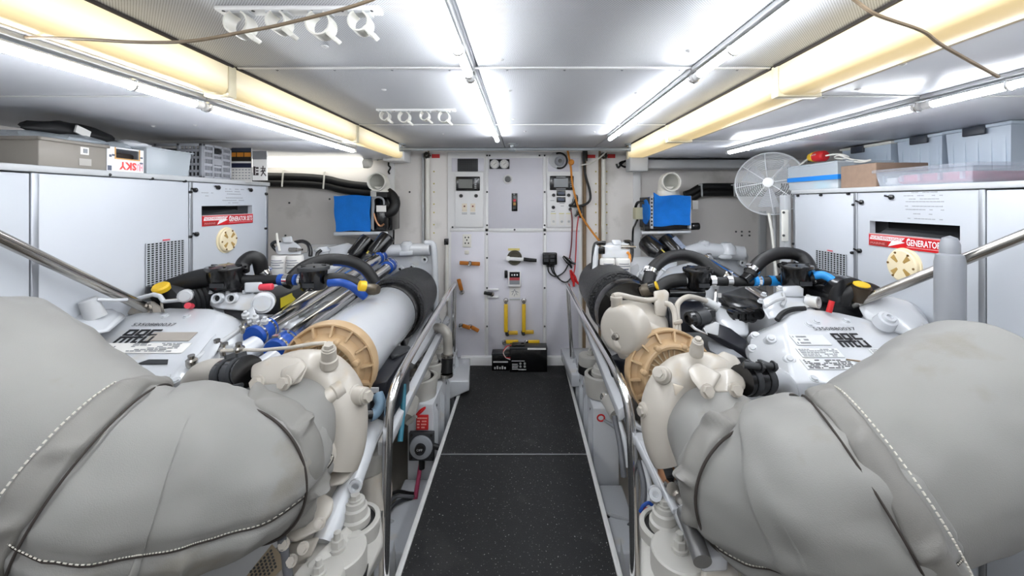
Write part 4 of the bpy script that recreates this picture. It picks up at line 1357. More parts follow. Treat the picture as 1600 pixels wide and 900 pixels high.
for u, v_, a, b_ in ((0.08, 0.62, 0.03, 0.10), (0.16, 0.66, 0.04, 0.08), (0.06, 0.12, 0.05, 0.2), (0.93, 0.66, 0.04, 0.07), (0.93, 0.42, 0.045, 0.08)):
    yy, zz = y0 + (y1 - y0) * u, zb_ + (zt_ - zb_) * v_
    mb.box((xf, yy - (y1 - y0) * a, zz - 0.5 * b_ * (zt_ - zb_)), (xf + 0.0008, yy + (y1 - y0) * a, zz + 0.5 * b_ * (zt_ - zb_)))
stuff(mb.build('symbols', M('slate_ink', (90, 96, 112), 0.6, var=0), t))

# clear tub with white bags
xf = -1.87
y0, y1 = left_y(229, xf), left_y(299, xf)
zt_ = EYE + (CY - 229) / F * y0
t = thing('clear_tub', 'cloudy clear tub holding white bags beside the red lettered carton', 'tub', (-2.05, (y0 + y1) / 2, ZL))
tray(MB(), -2.24, xf, y0, y1, ZL, zt_, 0.004, 0.01).build('tub_body', cloudy, t)
mb = MB()
for a, b_, c_, d in ((-2.25, -2.235, y0 - 0.01, y1 + 0.01), (xf - 0.005, xf + 0.01, y0 - 0.01, y1 + 0.01), (-2.25, xf + 0.01, y0 - 0.01, y0 + 0.004), (-2.25, xf + 0.01, y1 - 0.004, y1 + 0.01)):
    mb.box((a, c_, zt_ - 0.008), (b_, d, zt_))
mb.build('rim', cloudy, t, bev=0.002)
tag(blob('white_bag', (-2.03, y0 + 0.14, ZL + 0.085), 0.12, 0.11, 0.078, M('milky_bag', (226, 228, 232), 0.4, var=0.05, bump=0.4, bs=30), 0.25, 12), 'milky white bag showing through the clear tub, near end', 'bag')
tag(blob('white_bag', (-2.05, y1 - 0.15, ZL + 0.065), 0.12, 0.10, 0.058, M('milky_bag'), 0.25, 17), 'milky white bag in the clear tub, end by the grey crate', 'bag')
tag(blob('white_bag', (-1.98, y0 + 0.04, zt_ + 0.012), 0.06, 0.07, 0.022, M('milky_bag'), 0.3, 23), 'loop of white bag poking over the clear tub rim', 'bag')

# grey folding crate
crg = M('crate_grey', (158, 160, 166), 0.45, var=0.06)
xf = -1.88
y0, y1 = left_y(317, xf), left_y(361, xf)
zt_ = EYE + (CY - 221) / F * y0 - 0.012
zt_ = min(zt_, zs - 0.006)
t = thing('folding_crate', 'grey perforated folding crate between the clear tub and the calendar', 'crate', (-2.05, (y0 + y1) / 2, ZL))


def crate_wall(t, o, ru, w_, h, n, nm):
    """a perforated wall: frame bars, ribs and lattice; o lower corner, ru along, n outwards"""
    up = V((0, 0, 1))

    def sl(u0, u1, v0, v1, d0, d1):
        c = o + ru * (u0 + u1) / 2 * w_ + up * (v0 + v1) / 2 * h + n * (d0 + d1) / 2
        return c, ru * (u1 - u0) / 2 * w_, up * (v1 - v0) / 2 * h, n * (d1 - d0) / 2
    mb = MB()
    for q in ((0, 1, 0, .06), (0, 1, .93, 1), (0, .05, 0, 1), (.95, 1, 0, 1), (.32, .36, 0, 1), (.64, .68, 0, 1)):
        mb.obox(*sl(*q, -0.012, 0.004))
    w = mb.build(nm, crg, t, bev=0.001, seg=1)
    mb = MB()
    for a, b_ in ((.05, .32), (.68, .95)):
        for k in range(1, 5):
            mb.obox(*sl(a, b_, k / 5 - .035, k / 5 + .035, -0.01, 0.0))
        for k in range(1, 5):
            u = a + (b_ - a) * k / 5
            mb.obox(*sl(u - .008, u + .008, .06, .93, -0.009, -0.001))
    for v_ in (.2, .36, .58, .72):
        mb.obox(*sl(.36, .64, v_ - .03, v_ + .03, -0.01, 0.0))
    for k in range(1, 5):
        u = .36 + .28 * k / 5
        mb.obox(*sl(u - .008, u + .008, .06, .72, -0.009, -0.001))
    mb.obox(*sl(.36, .64, .42, .56, -0.008, 0.002))
    stuff(mb.build('lattice', crg, w))
    return w


f_ = crate_wall(t, V((xf, y0, ZL)), V((0, 1, 0)), y1 - y0, zt_ - ZL, V((1, 0, 0)), 'front_wall')
crate_wall(t, V((-2.30, y0, ZL)), V((1, 0, 0)), 0.42, zt_ - ZL, V((0, -1, 0)), 'side_wall')
MB().box((-2.30, y1 - 0.01, ZL), (xf, y1, zt_)).box((-2.30, y0, ZL), (-2.29, y1, zt_)).box((-2.3, y0, ZL), (xf, y1, ZL + 0.008)).build('shell', crg, t)
MB().box((xf + 0.003, y0 + (y1 - y0) * .38, ZL + (zt_ - ZL) * .79), (xf + 0.005, y0 + (y1 - y0) * .62, ZL + (zt_ - ZL) * .88)).build('hand_hole', darkcav, t)
MB().box((-2.26, y0 + 0.03, ZL + 0.01), (-1.93, y1 - 0.03, zt_ - 0.04)).build('dark_contents', M('dark_contents', (60, 62, 66), 0.7, var=0.3, vs=12), t)

# tear-off calendar and picture card standing at the cabinet's far end
ys = left_y(387, -1.88)
t = thing('wall_calendar', 'calendar with orange blocks hanging beyond the grey crate', 'calendar', (-1.9, 2.63, ZL))
Yc = 2.62
a, b_ = P(362, 285, Yc), P(393, 231, Yc)
MB().box((a.x, Yc, a.z), (b_.x, Yc + 0.006, b_.z)).build('sheet', paper, t)
for y0_, y1_, m_ in ((231, 237, M('cal_slate', (58, 64, 78), 0.5, var=0.1)), (237, 252, M('cal_dark', (40, 34, 26), 0.5, var=0.3, vs=40)), (255, 262, M('cal_navy', (26, 32, 60), 0.5, var=0.4, vs=60))):
    a, b_ = P(362, y1_, Yc), P(392.6, y0_, Yc)
    MB().box((a.x, Yc - 0.0012, a.z), (b_.x, Yc, b_.z)).build('printed_band', m_, t)
for x0, x1 in ((362, 369), (370.5, 380.5), (382, 392)):
    a, b_ = P(x0, 245, Yc), P(x1, 238.5, Yc)
    MB().box((a.x, Yc - 0.002, a.z), (b_.x, Yc - 0.001, b_.z)).build('orange_block', M('cal_orange', (216, 138, 48), 0.5, var=0.15, vs=50), t)
mb = MB()
for r in range(4):
    for k in range(6):
        a = P(363 + k * 5, 266 + r * 4.5, Yc)
        mb.box(a, a + V((0.012, -0.0008, 0.006)))
stuff(mb.build('dates', inkgrey, t))
t = thing('picture_card', 'white card with dark brushed characters at the left cabinet corner', 'card', (-1.72, 2.6, ZL))
Yc = 2.6
a, b_ = P(394.5, 286.5, Yc), P(416.5, 236, Yc)
MB().box((a.x, Yc, ZL), (b_.x, Yc + 0.012, b_.z)).build('card', paper, t)
a, b_ = P(394.5, 249, Yc), P(416.5, 236, Yc)
MB().box((a.x, Yc - 0.001, a.z), (b_.x, Yc, b_.z)).build('grey_heading', M('cal_grey', (120, 120, 122), 0.5, var=0.15), t)
mb = MB()
for x0, y0_, x1, y1_ in ((396, 260, 399, 273), (400, 261, 404, 264), (400, 266, 404, 268), (400, 270, 404, 273), (396, 261, 404, 262.2), (396, 273, 404, 274)):
    a, b_ = P(x0, y1_, Yc), P(x1, y0_, Yc)
    mb.box((a.x, Yc - 0.0012, a.z), (b_.x, Yc, b_.z))
for q in (((407, 263), (415, 263)), ((411, 259), (410.5, 268)), ((408, 275), (414, 264)), ((409, 266), (415.5, 275)), ((407, 268), (415, 267))):
    mb.bar(P(*q[0], Yc - 0.0006), P(*q[1], Yc - 0.0006), 0.006, 0.0012, (0, 1, 0))
mb.build('characters', M('brush_ink', (66, 56, 56), 0.6, var=0), t)

# ------------------------------------------------------------------ things on the right cabinet
xf = 1.87


def right_y(px, X=1.87):
    return X * F / (px - CX)


# clear box with blue tape
y1, y0 = right_y(1231), right_y(1309)
zt_ = EYE + (CY - 252) / F * y0
t = thing('taped_box', 'clear plastic box with blue tape band on the right cabinet corner', 'box', (2.05, (y0 + y1) / 2, ZR))
tray(MB(), xf, 2.2, y0, y1, ZR, zt_, 0.004, 0.006).build('box_body', cloudy, t)
MB().box((xf - 0.004, y0 - 0.004, zt_ - 0.008), (2.204, y1 + 0.004, zt_ + 0.006)).build('lid', cloudy, t, bev=0.003)
zb0 = EYE + (CY - 281) / F * y0
MB().box((xf - 0.003, y0 - 0.003, zb0 + 0.006), (2.0, y1 + 0.003, zb0 + 0.034)).build('blue_tape', M('blue_tape', (20, 130, 220), 0.5, var=0.05), t)
for k, (ya_, yb_, m_, h_) in enumerate(((y0 + 0.02, y0 + 0.09, paper, 0.03), (y0 + 0.10, y0 + 0.22, M('cyan_pack', (120, 196, 216), 0.5, var=0.08), 0.075), (y0 + 0.24, y1 - 0.02, M('pale_pack', (190, 190, 196), 0.6, var=0.2), 0.05))):
    MB().box((xf + 0.02, ya_, ZR + 0.005), (2.15, yb_, ZR + 0.005 + h_)).build('contents', m_, t, bev=0.006)
# brown fibreboard carton end
y1, y0 = right_y(1311), right_y(1366)
Ztop = EYE + (CY - 254) / F * y0
tag(MB().box((xf + 0.01, y0, ZR), (2.16, y1, Ztop)).build('brown_carton', cardboard, bev=0.004), 'brown fibrous carton between the taped box and pink filled tub', 'carton')
# torch and its white lead
zt2 = zt_ + 0.007
c = PX(1273, 243, 1.95)
t = thing('hand_lamp', 'red and yellow hand lamp with white lead on the taped box', 'torch', (c.x, c.y, c.z - 0.03))
d = (PX(1294, 242, 1.95) - PX(1257, 246, 1.95)).normalized()
o = PX(1275, 245, 1.95)
MB().lathe(o, d, [(0, 0.034), (0.03, 0.036), (0.075, 0.034), (0.085, 0.024), (0.085, 0)], 18).build('body', red, t)
text('lettering', 'LAMP', o + V((-0.0375, 0.0, 0.004)), (0, -1, 0), (0, 0, 1), 0.05, 0.01, whiteink, t)
MB().lathe(o, -d, [(0, 0.036), (0.012, 0.035), (0.05, 0.026), (0.07, 0.010), (0.07, 0)], 18).build('nozzle', yellow, t)
MB().tube([o - d * 0.06, o - d * 0.16 + V((0, 0, -0.05))], [0.007, 0.006], 8).build('wand', pvc, t)
MB().tube(sp([o + d * 0.085, PX(1305, 241, 1.97), PX(1318, 242, 1.98), PX(1326, 246, 1.99), PX(1316, 248, 1.97), PX(1304, 246, 1.95), PX(1312, 243, 1.93), PX(1330, 249, 1.97), PX(1350, 251, 2.0), PX(1360, 250, 2.0), PX(1345, 253.5, 1.98), PX(1322, 251, 1.95)], 6), 0.005, 7).build('lead', pvc, t)
MB().hull([PX(1262, 252, 1.93), PX(1282, 251, 1.93), PX(1265, 248, 1.96), PX(1280, 247, 1.97), PX(1262, 253, 2.05), PX(1282, 252, 2.05)]).build('trigger_block', navy, t, bev=0.004)


def lidded_tub(lb, X0, X1, pxa, pxb, pyt, z0, mat, nm='storage_tub', clips=(), taper=0.012, lid=None, zmax=None):
    y1, y0 = right_y(pxa, X0), right_y(pxb, X0)
    zt_ = EYE + (CY - pyt) / F * (X0 * F / ((pxa + pxb) / 2 - CX))
    if zmax:
        zt_ = min(zt_, zmax)
    t = thing(nm, lb, 'tub', ((X0 + X1) / 2, (y0 + y1) / 2, z0))
    tray(MB(), X0, X1, y0, y1, z0, zt_, 0.005, taper).build('tub_body', mat, t)
    for k in range(5):
        y = y0 + (y1 - y0) * (k + 0.5) / 5
        MB().box((X0 + 0.002, y - 0.006, z0 + 0.02), (X0 + 0.014, y + 0.006, zt_ - 0.02)).build('rib', mat, t)
    MB().box((X0 - 0.012, y0 - 0.012, zt_ - 0.004), (X1 + 0.012, y1 + 0.012, zt_ + 0.014)).build('lid', lid or mat, t, bev=0.005)
    for u in clips:
        y = y0 + (y1 - y0) * u
        MB().box((X0 - 0.018, y - 0.05, zt_ - 0.032), (X0 - 0.004, y + 0.05, zt_ + 0.012)).build('clip_handle', M('slate_clip', (58, 62, 72), 0.4, var=0.05), t, bev=0.004)
    return t, y0, y1, zt_


t, y0, y1, zq = lidded_tub('low clear tub with pinkish red contents at the right', 1.88, 2.22, 1368, 1520, 264, ZR, M('clear_tub_plastic', (206, 214, 226), 0.2, var=0.04, alpha=0.3), zmax=None)
MB().box((1.90, y0 + 0.03, ZR + 0.008), (2.18, y1 - 0.10, zq - 0.02)).build('pink_contents', M('pink_cloth', (196, 96, 118), 0.7, var=0.25, vs=9), t, bev=0.015)
MB().box((1.905, y1 - 0.09, ZR + 0.008), (2.15, y1 - 0.025, zq - 0.03)).build('pale_contents', paper, t, bev=0.01)
lidded_tub('blue tinted tub under white lid, left one of the back row', 2.24, 2.5, 1316, 1392, 226, ZR, tubblue, clips=(0.62,), lid=pvc, zmax=zs - 0.022)
lidded_tub('tall blue tinted tub with dark clip, middle of the back row', 2.26, 2.52, 1402, 1472, 212, ZR, tubblue, clips=(0.45,), zmax=zs - 0.018)
lidded_tub('blue tinted tub cut by the right frame edge, end of the back row', 2.26, 2.52, 1478, 1580, 200, ZR, tubblue, clips=(0.5,), zmax=zs - 0.016)


# ------------------------------------------------------------------ handrails and engine beds
def rail(lb, pts, post, r=0.0195):
    t = thing('handrail', lb, 'handrail', (pts[0][0] * 0 + P(*pts[-1]).x, 2.0, 0), 'polished handrails along the gangway')
    q = sp([P(*p) for p in pts], 6)
    MB().tube(q, r, 16).build('rail_tube', chrome, t)
    MB().tube([P(*p) for p in post], r * 0.82, 14).build('post', chrome, t)
    e = P(*post[0])
    MB().lathe(e + V((0, 0, -0.012)), (0, 0, 1), [(0, r * 0.9), (0.02, r * 1.05), (0.03, r * 0.6), (0.032, 0)], 14).build('weld', chrome, t)
    b_ = P(*pts[-1])
    MB().lathe(b_, (0, 0, 1), [(0, 0.04), (0.01, 0.04), (0.012, r)], 18).build('foot_flange', chrome, t)
    return t


rail('polished handrail on the left of the gangway', [(710.5, 443, 3.42), (690, 475, 2.84), (660, 524, 2.2), (637, 563, 1.86), (624, 588, 1.69), (614, 614, 1.6), (607.5, 650, 1.57), (604.5, 720, 1.56), (602, 820, 1.55), (600, 930, 1.54), (600, 1270, 1.54)],
     [(710.5, 444, 3.40), (709.5, 520, 3.38), (707, 628, 3.36)])
rail('polished handrail on the right of the gangway', [(886.5, 445, 3.42), (903, 478, 2.84), (930, 524, 2.2), (953, 563, 1.86), (967, 590, 1.69), (978, 618, 1.6), (985, 660, 1.57), (989, 730, 1.56), (991, 820, 1.55), (992, 930, 1.54), (992, 1270, 1.54)],
     [(887, 446, 3.40), (892, 530, 3.38), (897, 630, 3.36)])
t = tag(MB().cyl(P(-20, 362, 1.32), P(246, 490, 1.92), 0.021, 16).build('stay_bar', steel), 'steel grab bar sloping over the left engine casing', 'bar')
t = tag(MB().tube([P(1640, 352, 1.36), P(1340, 472, 1.88), P(1306, 487, 1.95)], [0.021, 0.021, 0.018], 16).build('stay_bar', steel), 'steel grab bar sloping over the right engine casing', 'bar')


def hull(t, name, mat, pts, bev=0.008, seg=2, label=None, ang=38):
    return MB().hull([P(*p) for p in pts]).build(name, mat, t, bev=bev, seg=seg, label=label, ang=ang)


def bed(lb, sgn, top, xin, xout, Y0, Y1, ztop):
    """longitudinal girder with sloping end, ribs and holes on its gangway face"""
    t = thing('engine_bed', lb, 'girder', ((xin + xout) / 2, (Y0 + Y1) / 2, -0.95))
    zt = EYE + ztop
    lo = -0.95
    pts = [(xin, Y0, zt), (xout, Y0, zt), (xin, Y1, zt), (xout, Y1, zt), (xin, Y0 - 0.02, zt - 0.44), (xout, Y0 - 0.02, zt - 0.44),
           (xin, Y0 - 0.02, lo), (xout, Y0 - 0.02, lo), (xin, Y1, lo), (xout, Y1, lo)]
    MB().hull(pts).build('girder', white, t, bev=0.008)
    for k in range(5):
        y = Y0 + 0.03 + k * 0.2
        MB().hull([(xin, y, zt - 0.01), (xin - sgn * 0.025, y, zt - 0.06), (xin, y + 0.012, zt - 0.01), (xin - sgn * 0.025, y + 0.012, zt - 0.06), (xin, y, zt - 0.5), (xin, y + 0.012, zt - 0.5),
                   (xin - sgn * 0.025, y, zt - 0.5), (xin - sgn * 0.025, y + 0.012, zt - 0.5)]).build('rib', white, t)
    mb = MB()
    for k in range(6):
        y = Y0 + 0.1 + k * 0.16
        mb.lathe((xin - sgn * 0.001, y, zt - 0.06 - 0.03 * (k % 2)), (-sgn, 0, 0), [(0, 0.010), (0.002, 0.010), (0.002, 0)], 10)
    stuff(mb.build('drain_holes', darkcav, t))
    # lower box and gusset nearer the viewer
    x0, x1 = min(xin, xout), max(xin, xout)
    MB().box((x0 - 0.01, 1.95, lo), (x1 + 0.01, Y0 - 0.03, zt - 0.45)).build('lower_box', white, t, bev=0.01)
    for y in (1.55, 1.75):
        MB().prism([(xin, y, zt - 0.22), (xin + sgn * 0.16, y, -0.9), (xin - sgn * 0.04, y, -0.9)], (0, 0.008, 0)).build('gusset', lightgrey, t)
    MB().box((min(xout, xout + sgn * 0.5), 0.5, lo), (max(xout, xout + sgn * 0.5), 3.4, zt - 0.6)).build('inner_shelf', cream, t)
    return t


bed('white engine girder with battery switch, left of the gangway', -1, None, -0.57, -0.73, 2.5, 3.45, -1.275)
bed('white engine girder with chrome valve, right of the gangway', 1, None, 0.43, 0.59, 2.45, 3.45, -1.275)


def mount(t, c, r, h, name='mount', disc=False):
    """ring-shaped resilient mount: outer ring, black rubber, stepped core with bolt"""
    c = V(c)
    if disc:
        m = MB().lathe(c, (0, 0, 1), [(-0.05, r * 1.0), (0.0, r * 1.0), (0.014, r * 0.98), (0.018, r * 0.93), (0.018, 0)], 32).build(name, offwhite, t)
        MB().hex(c + V((0, 0, 0.018)), (0, 0, 1), r * 0.22, r * 0.36).lathe(c + V((0, 0, 0.018)), (0, 0, 1), [(0, r * 0.12), (r * 0.6, r * 0.12), (r * 0.62, 0)], 12).build('bolt', offwhite, m)
        MB().lathe(c + V((0, 0, -0.11)), (0, 0, 1), [(0, r * 1.04), (0.06, r * 1.04), (0.06, 0)], 28).build('rubber', black, m)
        return m
    m = MB().lathe(c, (0, 0, 1), [(-h, r * 0.92), (-h * 0.3, r), (0, r), (0.004, r * 0.96), (0.004, r * 0.80), (-0.05, r * 0.78)], 32, close=False).build(name, offwhite, t)
    MB().lathe(c, (0, 0, 1), [(-0.05, r * 0.8), (-0.006, r * 0.8), (-0.006, 0)], 28).build('rubber', black, m)
    MB().lathe(c, (0, 0, 1), [(-0.03, r * 0.62), (0.015, r * 0.6), (0.02, r * 0.5), (0.045, r * 0.48), (0.05, r * 0.4), (0.065, r * 0.38), (0.065, 0)], 24).hex(c + V((0, 0, 0.065)), (0, 0, 1), r * 0.2, r * 0.25).build('core', offwhite, m)
    return m


# ------------------------------------------------------------------ engine pieces shared by both sides
def hose(t, pts, r, mat, name='hose', n=14, k=6):
    return MB().tube(sp([P(*p) for p in pts], k), r, n).build(name, mat, t)


def hclamp(t, p, q, r, name='hose_clamp', mat=chrome):
    """band clamp round the axis p->q, with its screw box"""
    d = (q - p).normalized()
    u, v_ = frame(d)
    return MB().tube([p, q], r, 18).obox(p.lerp(q, 0.5) + v_ * (r + 0.004), d * 0.008, u * 0.014, v_ * 0.006).build(name, mat, t)


def pot(t, px, py, Y, r, h, lidm=darkgrey):
    """black drum with flanged lid"""
    c = P(px, py, Y)
    b_ = MB().lathe(c, (0, 0, 1), [(-h, r * 0.8), (-h * 0.9, r * 0.9), (0, r * 0.98), (0.0, 0)], 28).build('separator_pot', blackgl, t)
    MB().lathe(c, (0, 0, 1), [(-0.004, r * 1.12), (0.008, r * 1.14), (0.014, r * 1.1), (0.018, r * 0.8), (0.022, r * 0.5), (0.022, 0)], 28).build('lid', lidm, b_)
    mb = MB()
    for k in range(6):
        a = k * PI / 3
        mb.obox(c + V((math.cos(a) * r * 0.78, math.sin(a) * r * 0.78, 0.019)), V((math.cos(a), math.sin(a), 0)) * r * 0.16, V((-math.sin(a), math.cos(a), 0)) * r * 0.06, V((0, 0, 0.003)))
    stuff(mb.build('lid_ribs', blackgl, b_))
    MB().box(c + V((-r * 0.3, -r * 1.0, -h * 0.8)), c + V((r * 0.5, -r * 0.9, -h * 0.6))).build('raised_mark', darkgrey, b_)
    return b_


def ring_cover(t, c, ax, R, name='compressor_cover'):
    """heat-stained ribbed ring of the turbocharger, face towards ax"""
    ax = V(ax).normalized()
    b_ = MB().lathe(c, ax, [(-0.06, R * 0.93), (-0.045, R), (0.0, R), (0.012, R * 0.985), (0.012, R * 0.95), (-0.005, R * 0.90), (0.004, R * 0.78), (0.03, R * 0.72),
                            (0.048, R * 0.70), (0.052, R * 0.66), (0.05, R * 0.6), (0.02, R * 0.56), (0.016, 0)], 48).build(name, beige, t)
    u, w_ = frame(ax)
    for k in range(14):
        a = 2 * PI * k / 14 + 0.1
        d = u * math.cos(a) + w_ * math.sin(a)
        s_ = ax.cross(d)
        MB().hull([c + d * R * f + ax * h + s_ * e for f, h, e in ((0.97, 0.014, 0.004), (0.97, 0.014, -0.004), (0.97, -0.02, 0.006), (0.97, -0.02, -0.006), (0.74, 0.032, 0.004), (0.74, 0.032, -0.004), (0.74, -0.02, 0.006), (0.74, -0.02, -0.006))]).build('rib', beige, b_)
    for k in range(7):
        a = 2 * PI * k / 7 + 0.3
        d = u * math.cos(a) + w_ * math.sin(a)
        MB().lathe(c + d * R * 0.69 + ax * 0.03, ax, [(0, 0.014), (0.026, 0.012), (0.03, 0.006), (0.03, 0)], 10).build('lug', beige, b_)
    mb = MB()
    for k in range(26):
        a = 2 * PI * k / 26
        d = u * math.cos(a) + w_ * math.sin(a)
        mb.obox(c + d * R * 0.46 + ax * 0.022, d * R * 0.09, ax.cross(d) * 0.0025, ax * 0.006)
    stuff(mb.build('vanes', M('pale_vane', (206, 190, 160), 0.4, 0.3, var=0.1), b_))
    return b_


def filter_can(t, a, b_, r, mat):
    d = (b_ - a).normalized()
    L = (b_ - a).length
    f = MB().lathe(a, d, [(0, r * 0.86), (0.03, r * 0.9), (0.035, r * 1.03), (0.065, r * 1.05), (0.075, r * 0.95), (0.10, r * 0.95), (0.105, r * 1.0), (L * 0.45, r * 1.0), (L * 0.47, r * 0.985), (L * 0.97, r * 0.985), (L, r * 0.9), (L, 0)], 44).build('air_filter', mat, t)
    return f


def filter_mat_():
    m = M('filter_mesh_black', (25, 26, 28), 0.36, 0.1, var=0.15)
    nt = m.node_tree
    b = nt.nodes['Principled BSDF']
    tc = nt.nodes.new('ShaderNodeTexCoord')
    vo = nt.nodes.new('ShaderNodeTexVoronoi')
    vo.inputs['Scale'].default_value = 110
    nt.links.new(tc.outputs['Object'], vo.inputs['Vector'])
    bp = nt.nodes.new('ShaderNodeBump')
    bp.inputs['Strength'].default_value = 0.8
    bp.inputs['Distance'].default_value = 0.006
    nt.links.new(vo.outputs['Distance'], bp.inputs['Height'])
    nt.links.new(bp.outputs[0], b.inputs['Normal'])
    return m


fmesh = filter_mat_()


def bolt(t, p, d, r=0.014, h=0.012, mat=None):
    return MB().hex(p, d, r, h).build('bolt', mat or cream, t)


def CP(px, py):
    """a point of the lettered front casing, which slopes up away from the viewer"""
    Y = 1.337 / (0.44 + (py - CY) / F)
    return P(px, py, Y)


CUP = V((0, 1, 0.44)).normalized()
CN = V((0, -0.44, 1)).normalized()


def letters(t, o, rt, up, wd, ht):
    """the two-line block lettered emblem, o its lower left corner"""
    def blk(x0, y0, x1, y1):
        return [o + rt * wd * x0 + up * ht * y0, o + rt * wd * x1 + up * ht * y0, o + rt * wd * x1 + up * ht * y1, o + rt * wd * x0 + up * ht * y1]
    n = rt.cross(up).normalized()
    s = 0.055
    sets = {'emblem_upper': [], 'emblem_lower': []}
    for x in (0.0, 0.345):                       # D D
        for q in ((x, .54, x + s * 1.3, 1), (x, .90, x + .29, 1), (x, .54, x + .29, .64), (x + .29 - s * 1.3, .56, x + .29, .99)):
            sets['emblem_upper'].append(q)
    x = 0.69
    for q in ((x, .54, x + s * 1.3, 1), (x, .90, x + .29, 1), (x, .54, x + .29, .64)):
        sets['emblem_upper'].append(q)
    for q in ((0, 0, .07, .46), (0, .36, .40, .46), (.165, 0, .235, .46), (.33, 0, .40, .46),                    # m
              (.49, 0, .56, .56), (.42, .36, .66, .46), (.49, 0, .64, .10),                                          # t
              (.70, 0, .77, .46), (.70, 0, 1.0, .10), (.92, 0, .99, .46)):                                          # u
        sets['emblem_lower'].append(q)
    for nm, L in sets.items():
        mb = MB()
        for i, q in enumerate(L):
            mb.prism([p - n * 0.0005 for p in blk(*q)], n * (0.002 + 0.00003 * i))
        mb.build(nm, ink, t)


def printed(t, o, rt, up, wd, ht, rows, mat=inkgrey, seed=1, nm='small_print'):
    rr = random.Random(seed)
    n = rt.cross(up).normalized()
    mb = MB()
    for r_ in range(rows):
        x = 0.0
        while x < 0.95:
            l = rr.uniform(0.03, 0.16)
            if rr.random() < 0.78:
                a = o + rt * wd * x + up * ht * (r_ + 0.25) / rows
                mb.prism([a, a + rt * wd * min(l, 1 - x), a + rt * wd * min(l, 1 - x) + up * ht * 0.45 / rows, a + up * ht * 0.45 / rows], n * 0.001)
            x += l + 0.025
    return stuff(mb.build(nm, mat, t))


# ------------------------------------------------------------------ left engine
E = thing('marine_engine', 'white diesel engine left of the gangway with chrome pipes and blue hose joints', 'engine', (-1.4, 2.4, -0.95))
MB().hull([(-1.95, 1.8, 0.75), (-1.0, 1.8, 0.7), (-1.95, 3.25, 0.80), (-1.0, 3.25, 0.80), (-1.8, 1.75, 0.3), (-0.9, 1.75, 0.3), (-1.7, 3.25, 0.3), (-0.9, 3.25, 0.3),
           (-1.6, 1.8, -0.3), (-1.2, 1.8, -0.3), (-1.6, 3.25, -0.3), (-1.2, 3.25, -0.3)]).build('crankcase', white, E, bev=0.02)
MB().box((-1.62, 1.8, -0.95), (-1.18, 3.25, -0.28)).build('sump', offwhite, E, bev=0.02)
for k in range(7):
    y = 1.92 + k * 0.185
    h = MB().hull([(-1.22, y, 0.86), (-0.98, y, 0.74), (-1.22, y + 0.15, 0.87), (-0.98, y + 0.15, 0.75), (-1.2, y, 0.6), (-0.95, y, 0.55), (-1.2, y + 0.15, 0.6), (-0.95, y + 0.15, 0.55),
                   (-1.12, y + 0.03, 0.89), (-1.12, y + 0.12, 0.89)]).build('cylinder_head', lightgrey if k % 2 else white, E, bev=0.014, seg=2)
    MB().lathe((-1.06, y + 0.075, 0.78), (0.35, 0, 1), [(0, 0.04), (0.05, 0.036), (0.06, 0.02), (0.06, 0)], 14).build('injector_cap', white, h)
# far end housing
hs_ = hull(E, 'rear_housing', white, [(560, 402, 3.2), (676, 384, 3.2), (681, 500, 3.2), (560, 520, 3.2), (560, 402, 3.32), (676, 384, 3.32), (681, 500, 3.32), (560, 520, 3.32)], 0.01)
MB().tube([P(580, 393, 3.18), P(672, 389, 3.18)], 0.05, 18).lathe(P(636, 384, 3.18), (0, 0, 1), [(-0.05, 0.06), (0.01, 0.055), (0.035, 0.03), (0.035, 0)], 18).build('cross_pipe', white, hs_, bev=0)
MB().tube(sp([P(664, 380, 3.17), P(673, 380, 3.17), P(678, 388, 3.16), P(680, 430, 3.16), P(682, 500, 3.16)], 5), 0.024, 12).build('edge_flange', white, hs_)
hull(hs_, 'cast_block', white, [(624, 393, 3.12), (645, 391, 3.12), (624, 400, 3.12), (645, 399, 3.12), (624, 393, 3.2), (645, 391, 3.2), (624, 400, 3.2), (645, 399, 3.2)], 0.008)
for px, py in ((664.5, 405), (626, 420), (644, 417), (607, 424)):
    MB().lathe(P(px, py, 3.2), (0, -1, 0), [(0, 0.028), (0.03, 0.026), (0.03, 0.013), (0.012, 0.012), (0.012, 0)], 18).build('boss', white, hs_)
    MB().lathe(P(px, py, 3.2), (0, -1, 0), [(0.01, 0.011), (0.0125, 0.011), (0.0125, 0)], 12).build('bore', darkcav, hs_)
hull(E, 'rear_manifold', white, [(470, 395, 3.1), (545, 378, 3.2), (560, 385, 3.2), (560, 405, 3.1), (490, 412, 3.0), (478, 430, 2.9), (560, 430, 3.1), (440, 430, 3.0)], 0.02, 3)
hull(E, 'header_tank', white, [(480, 380, 3.3), (534, 380, 3.3), (480, 396, 3.1), (534, 394, 3.1), (534, 400, 3.3), (480, 402, 3.3)], 0.03, 3)
# oil filters leaning over the far end
for i, (a, b_, m_) in enumerate((((552, 402, 3.12), (577, 372, 3.2), darkgrey), ((583, 398, 3.1), (604, 372, 3.18), darkgrey))):
    o, q = P(*a), P(*b_)
    d = (q - o).normalized()
    fc = MB().lathe(o, d, [(0, 0.058), (0.02, 0.064), (0.17, 0.064), (0.185, 0.058), (0.19, 0.03), (0.19, 0)], 24).build('oil_filter', blackgl, E)
    MB().tube([o + d * 0.02 + V((-0.045, -0.046, 0.0)), o + d * 0.17 + V((-0.045, -0.046, 0.0))], 0.007, 8).build('pale_stripe', M('gold_stripe', (196, 180, 80), 0.4, var=0) if i else chrome, fc)
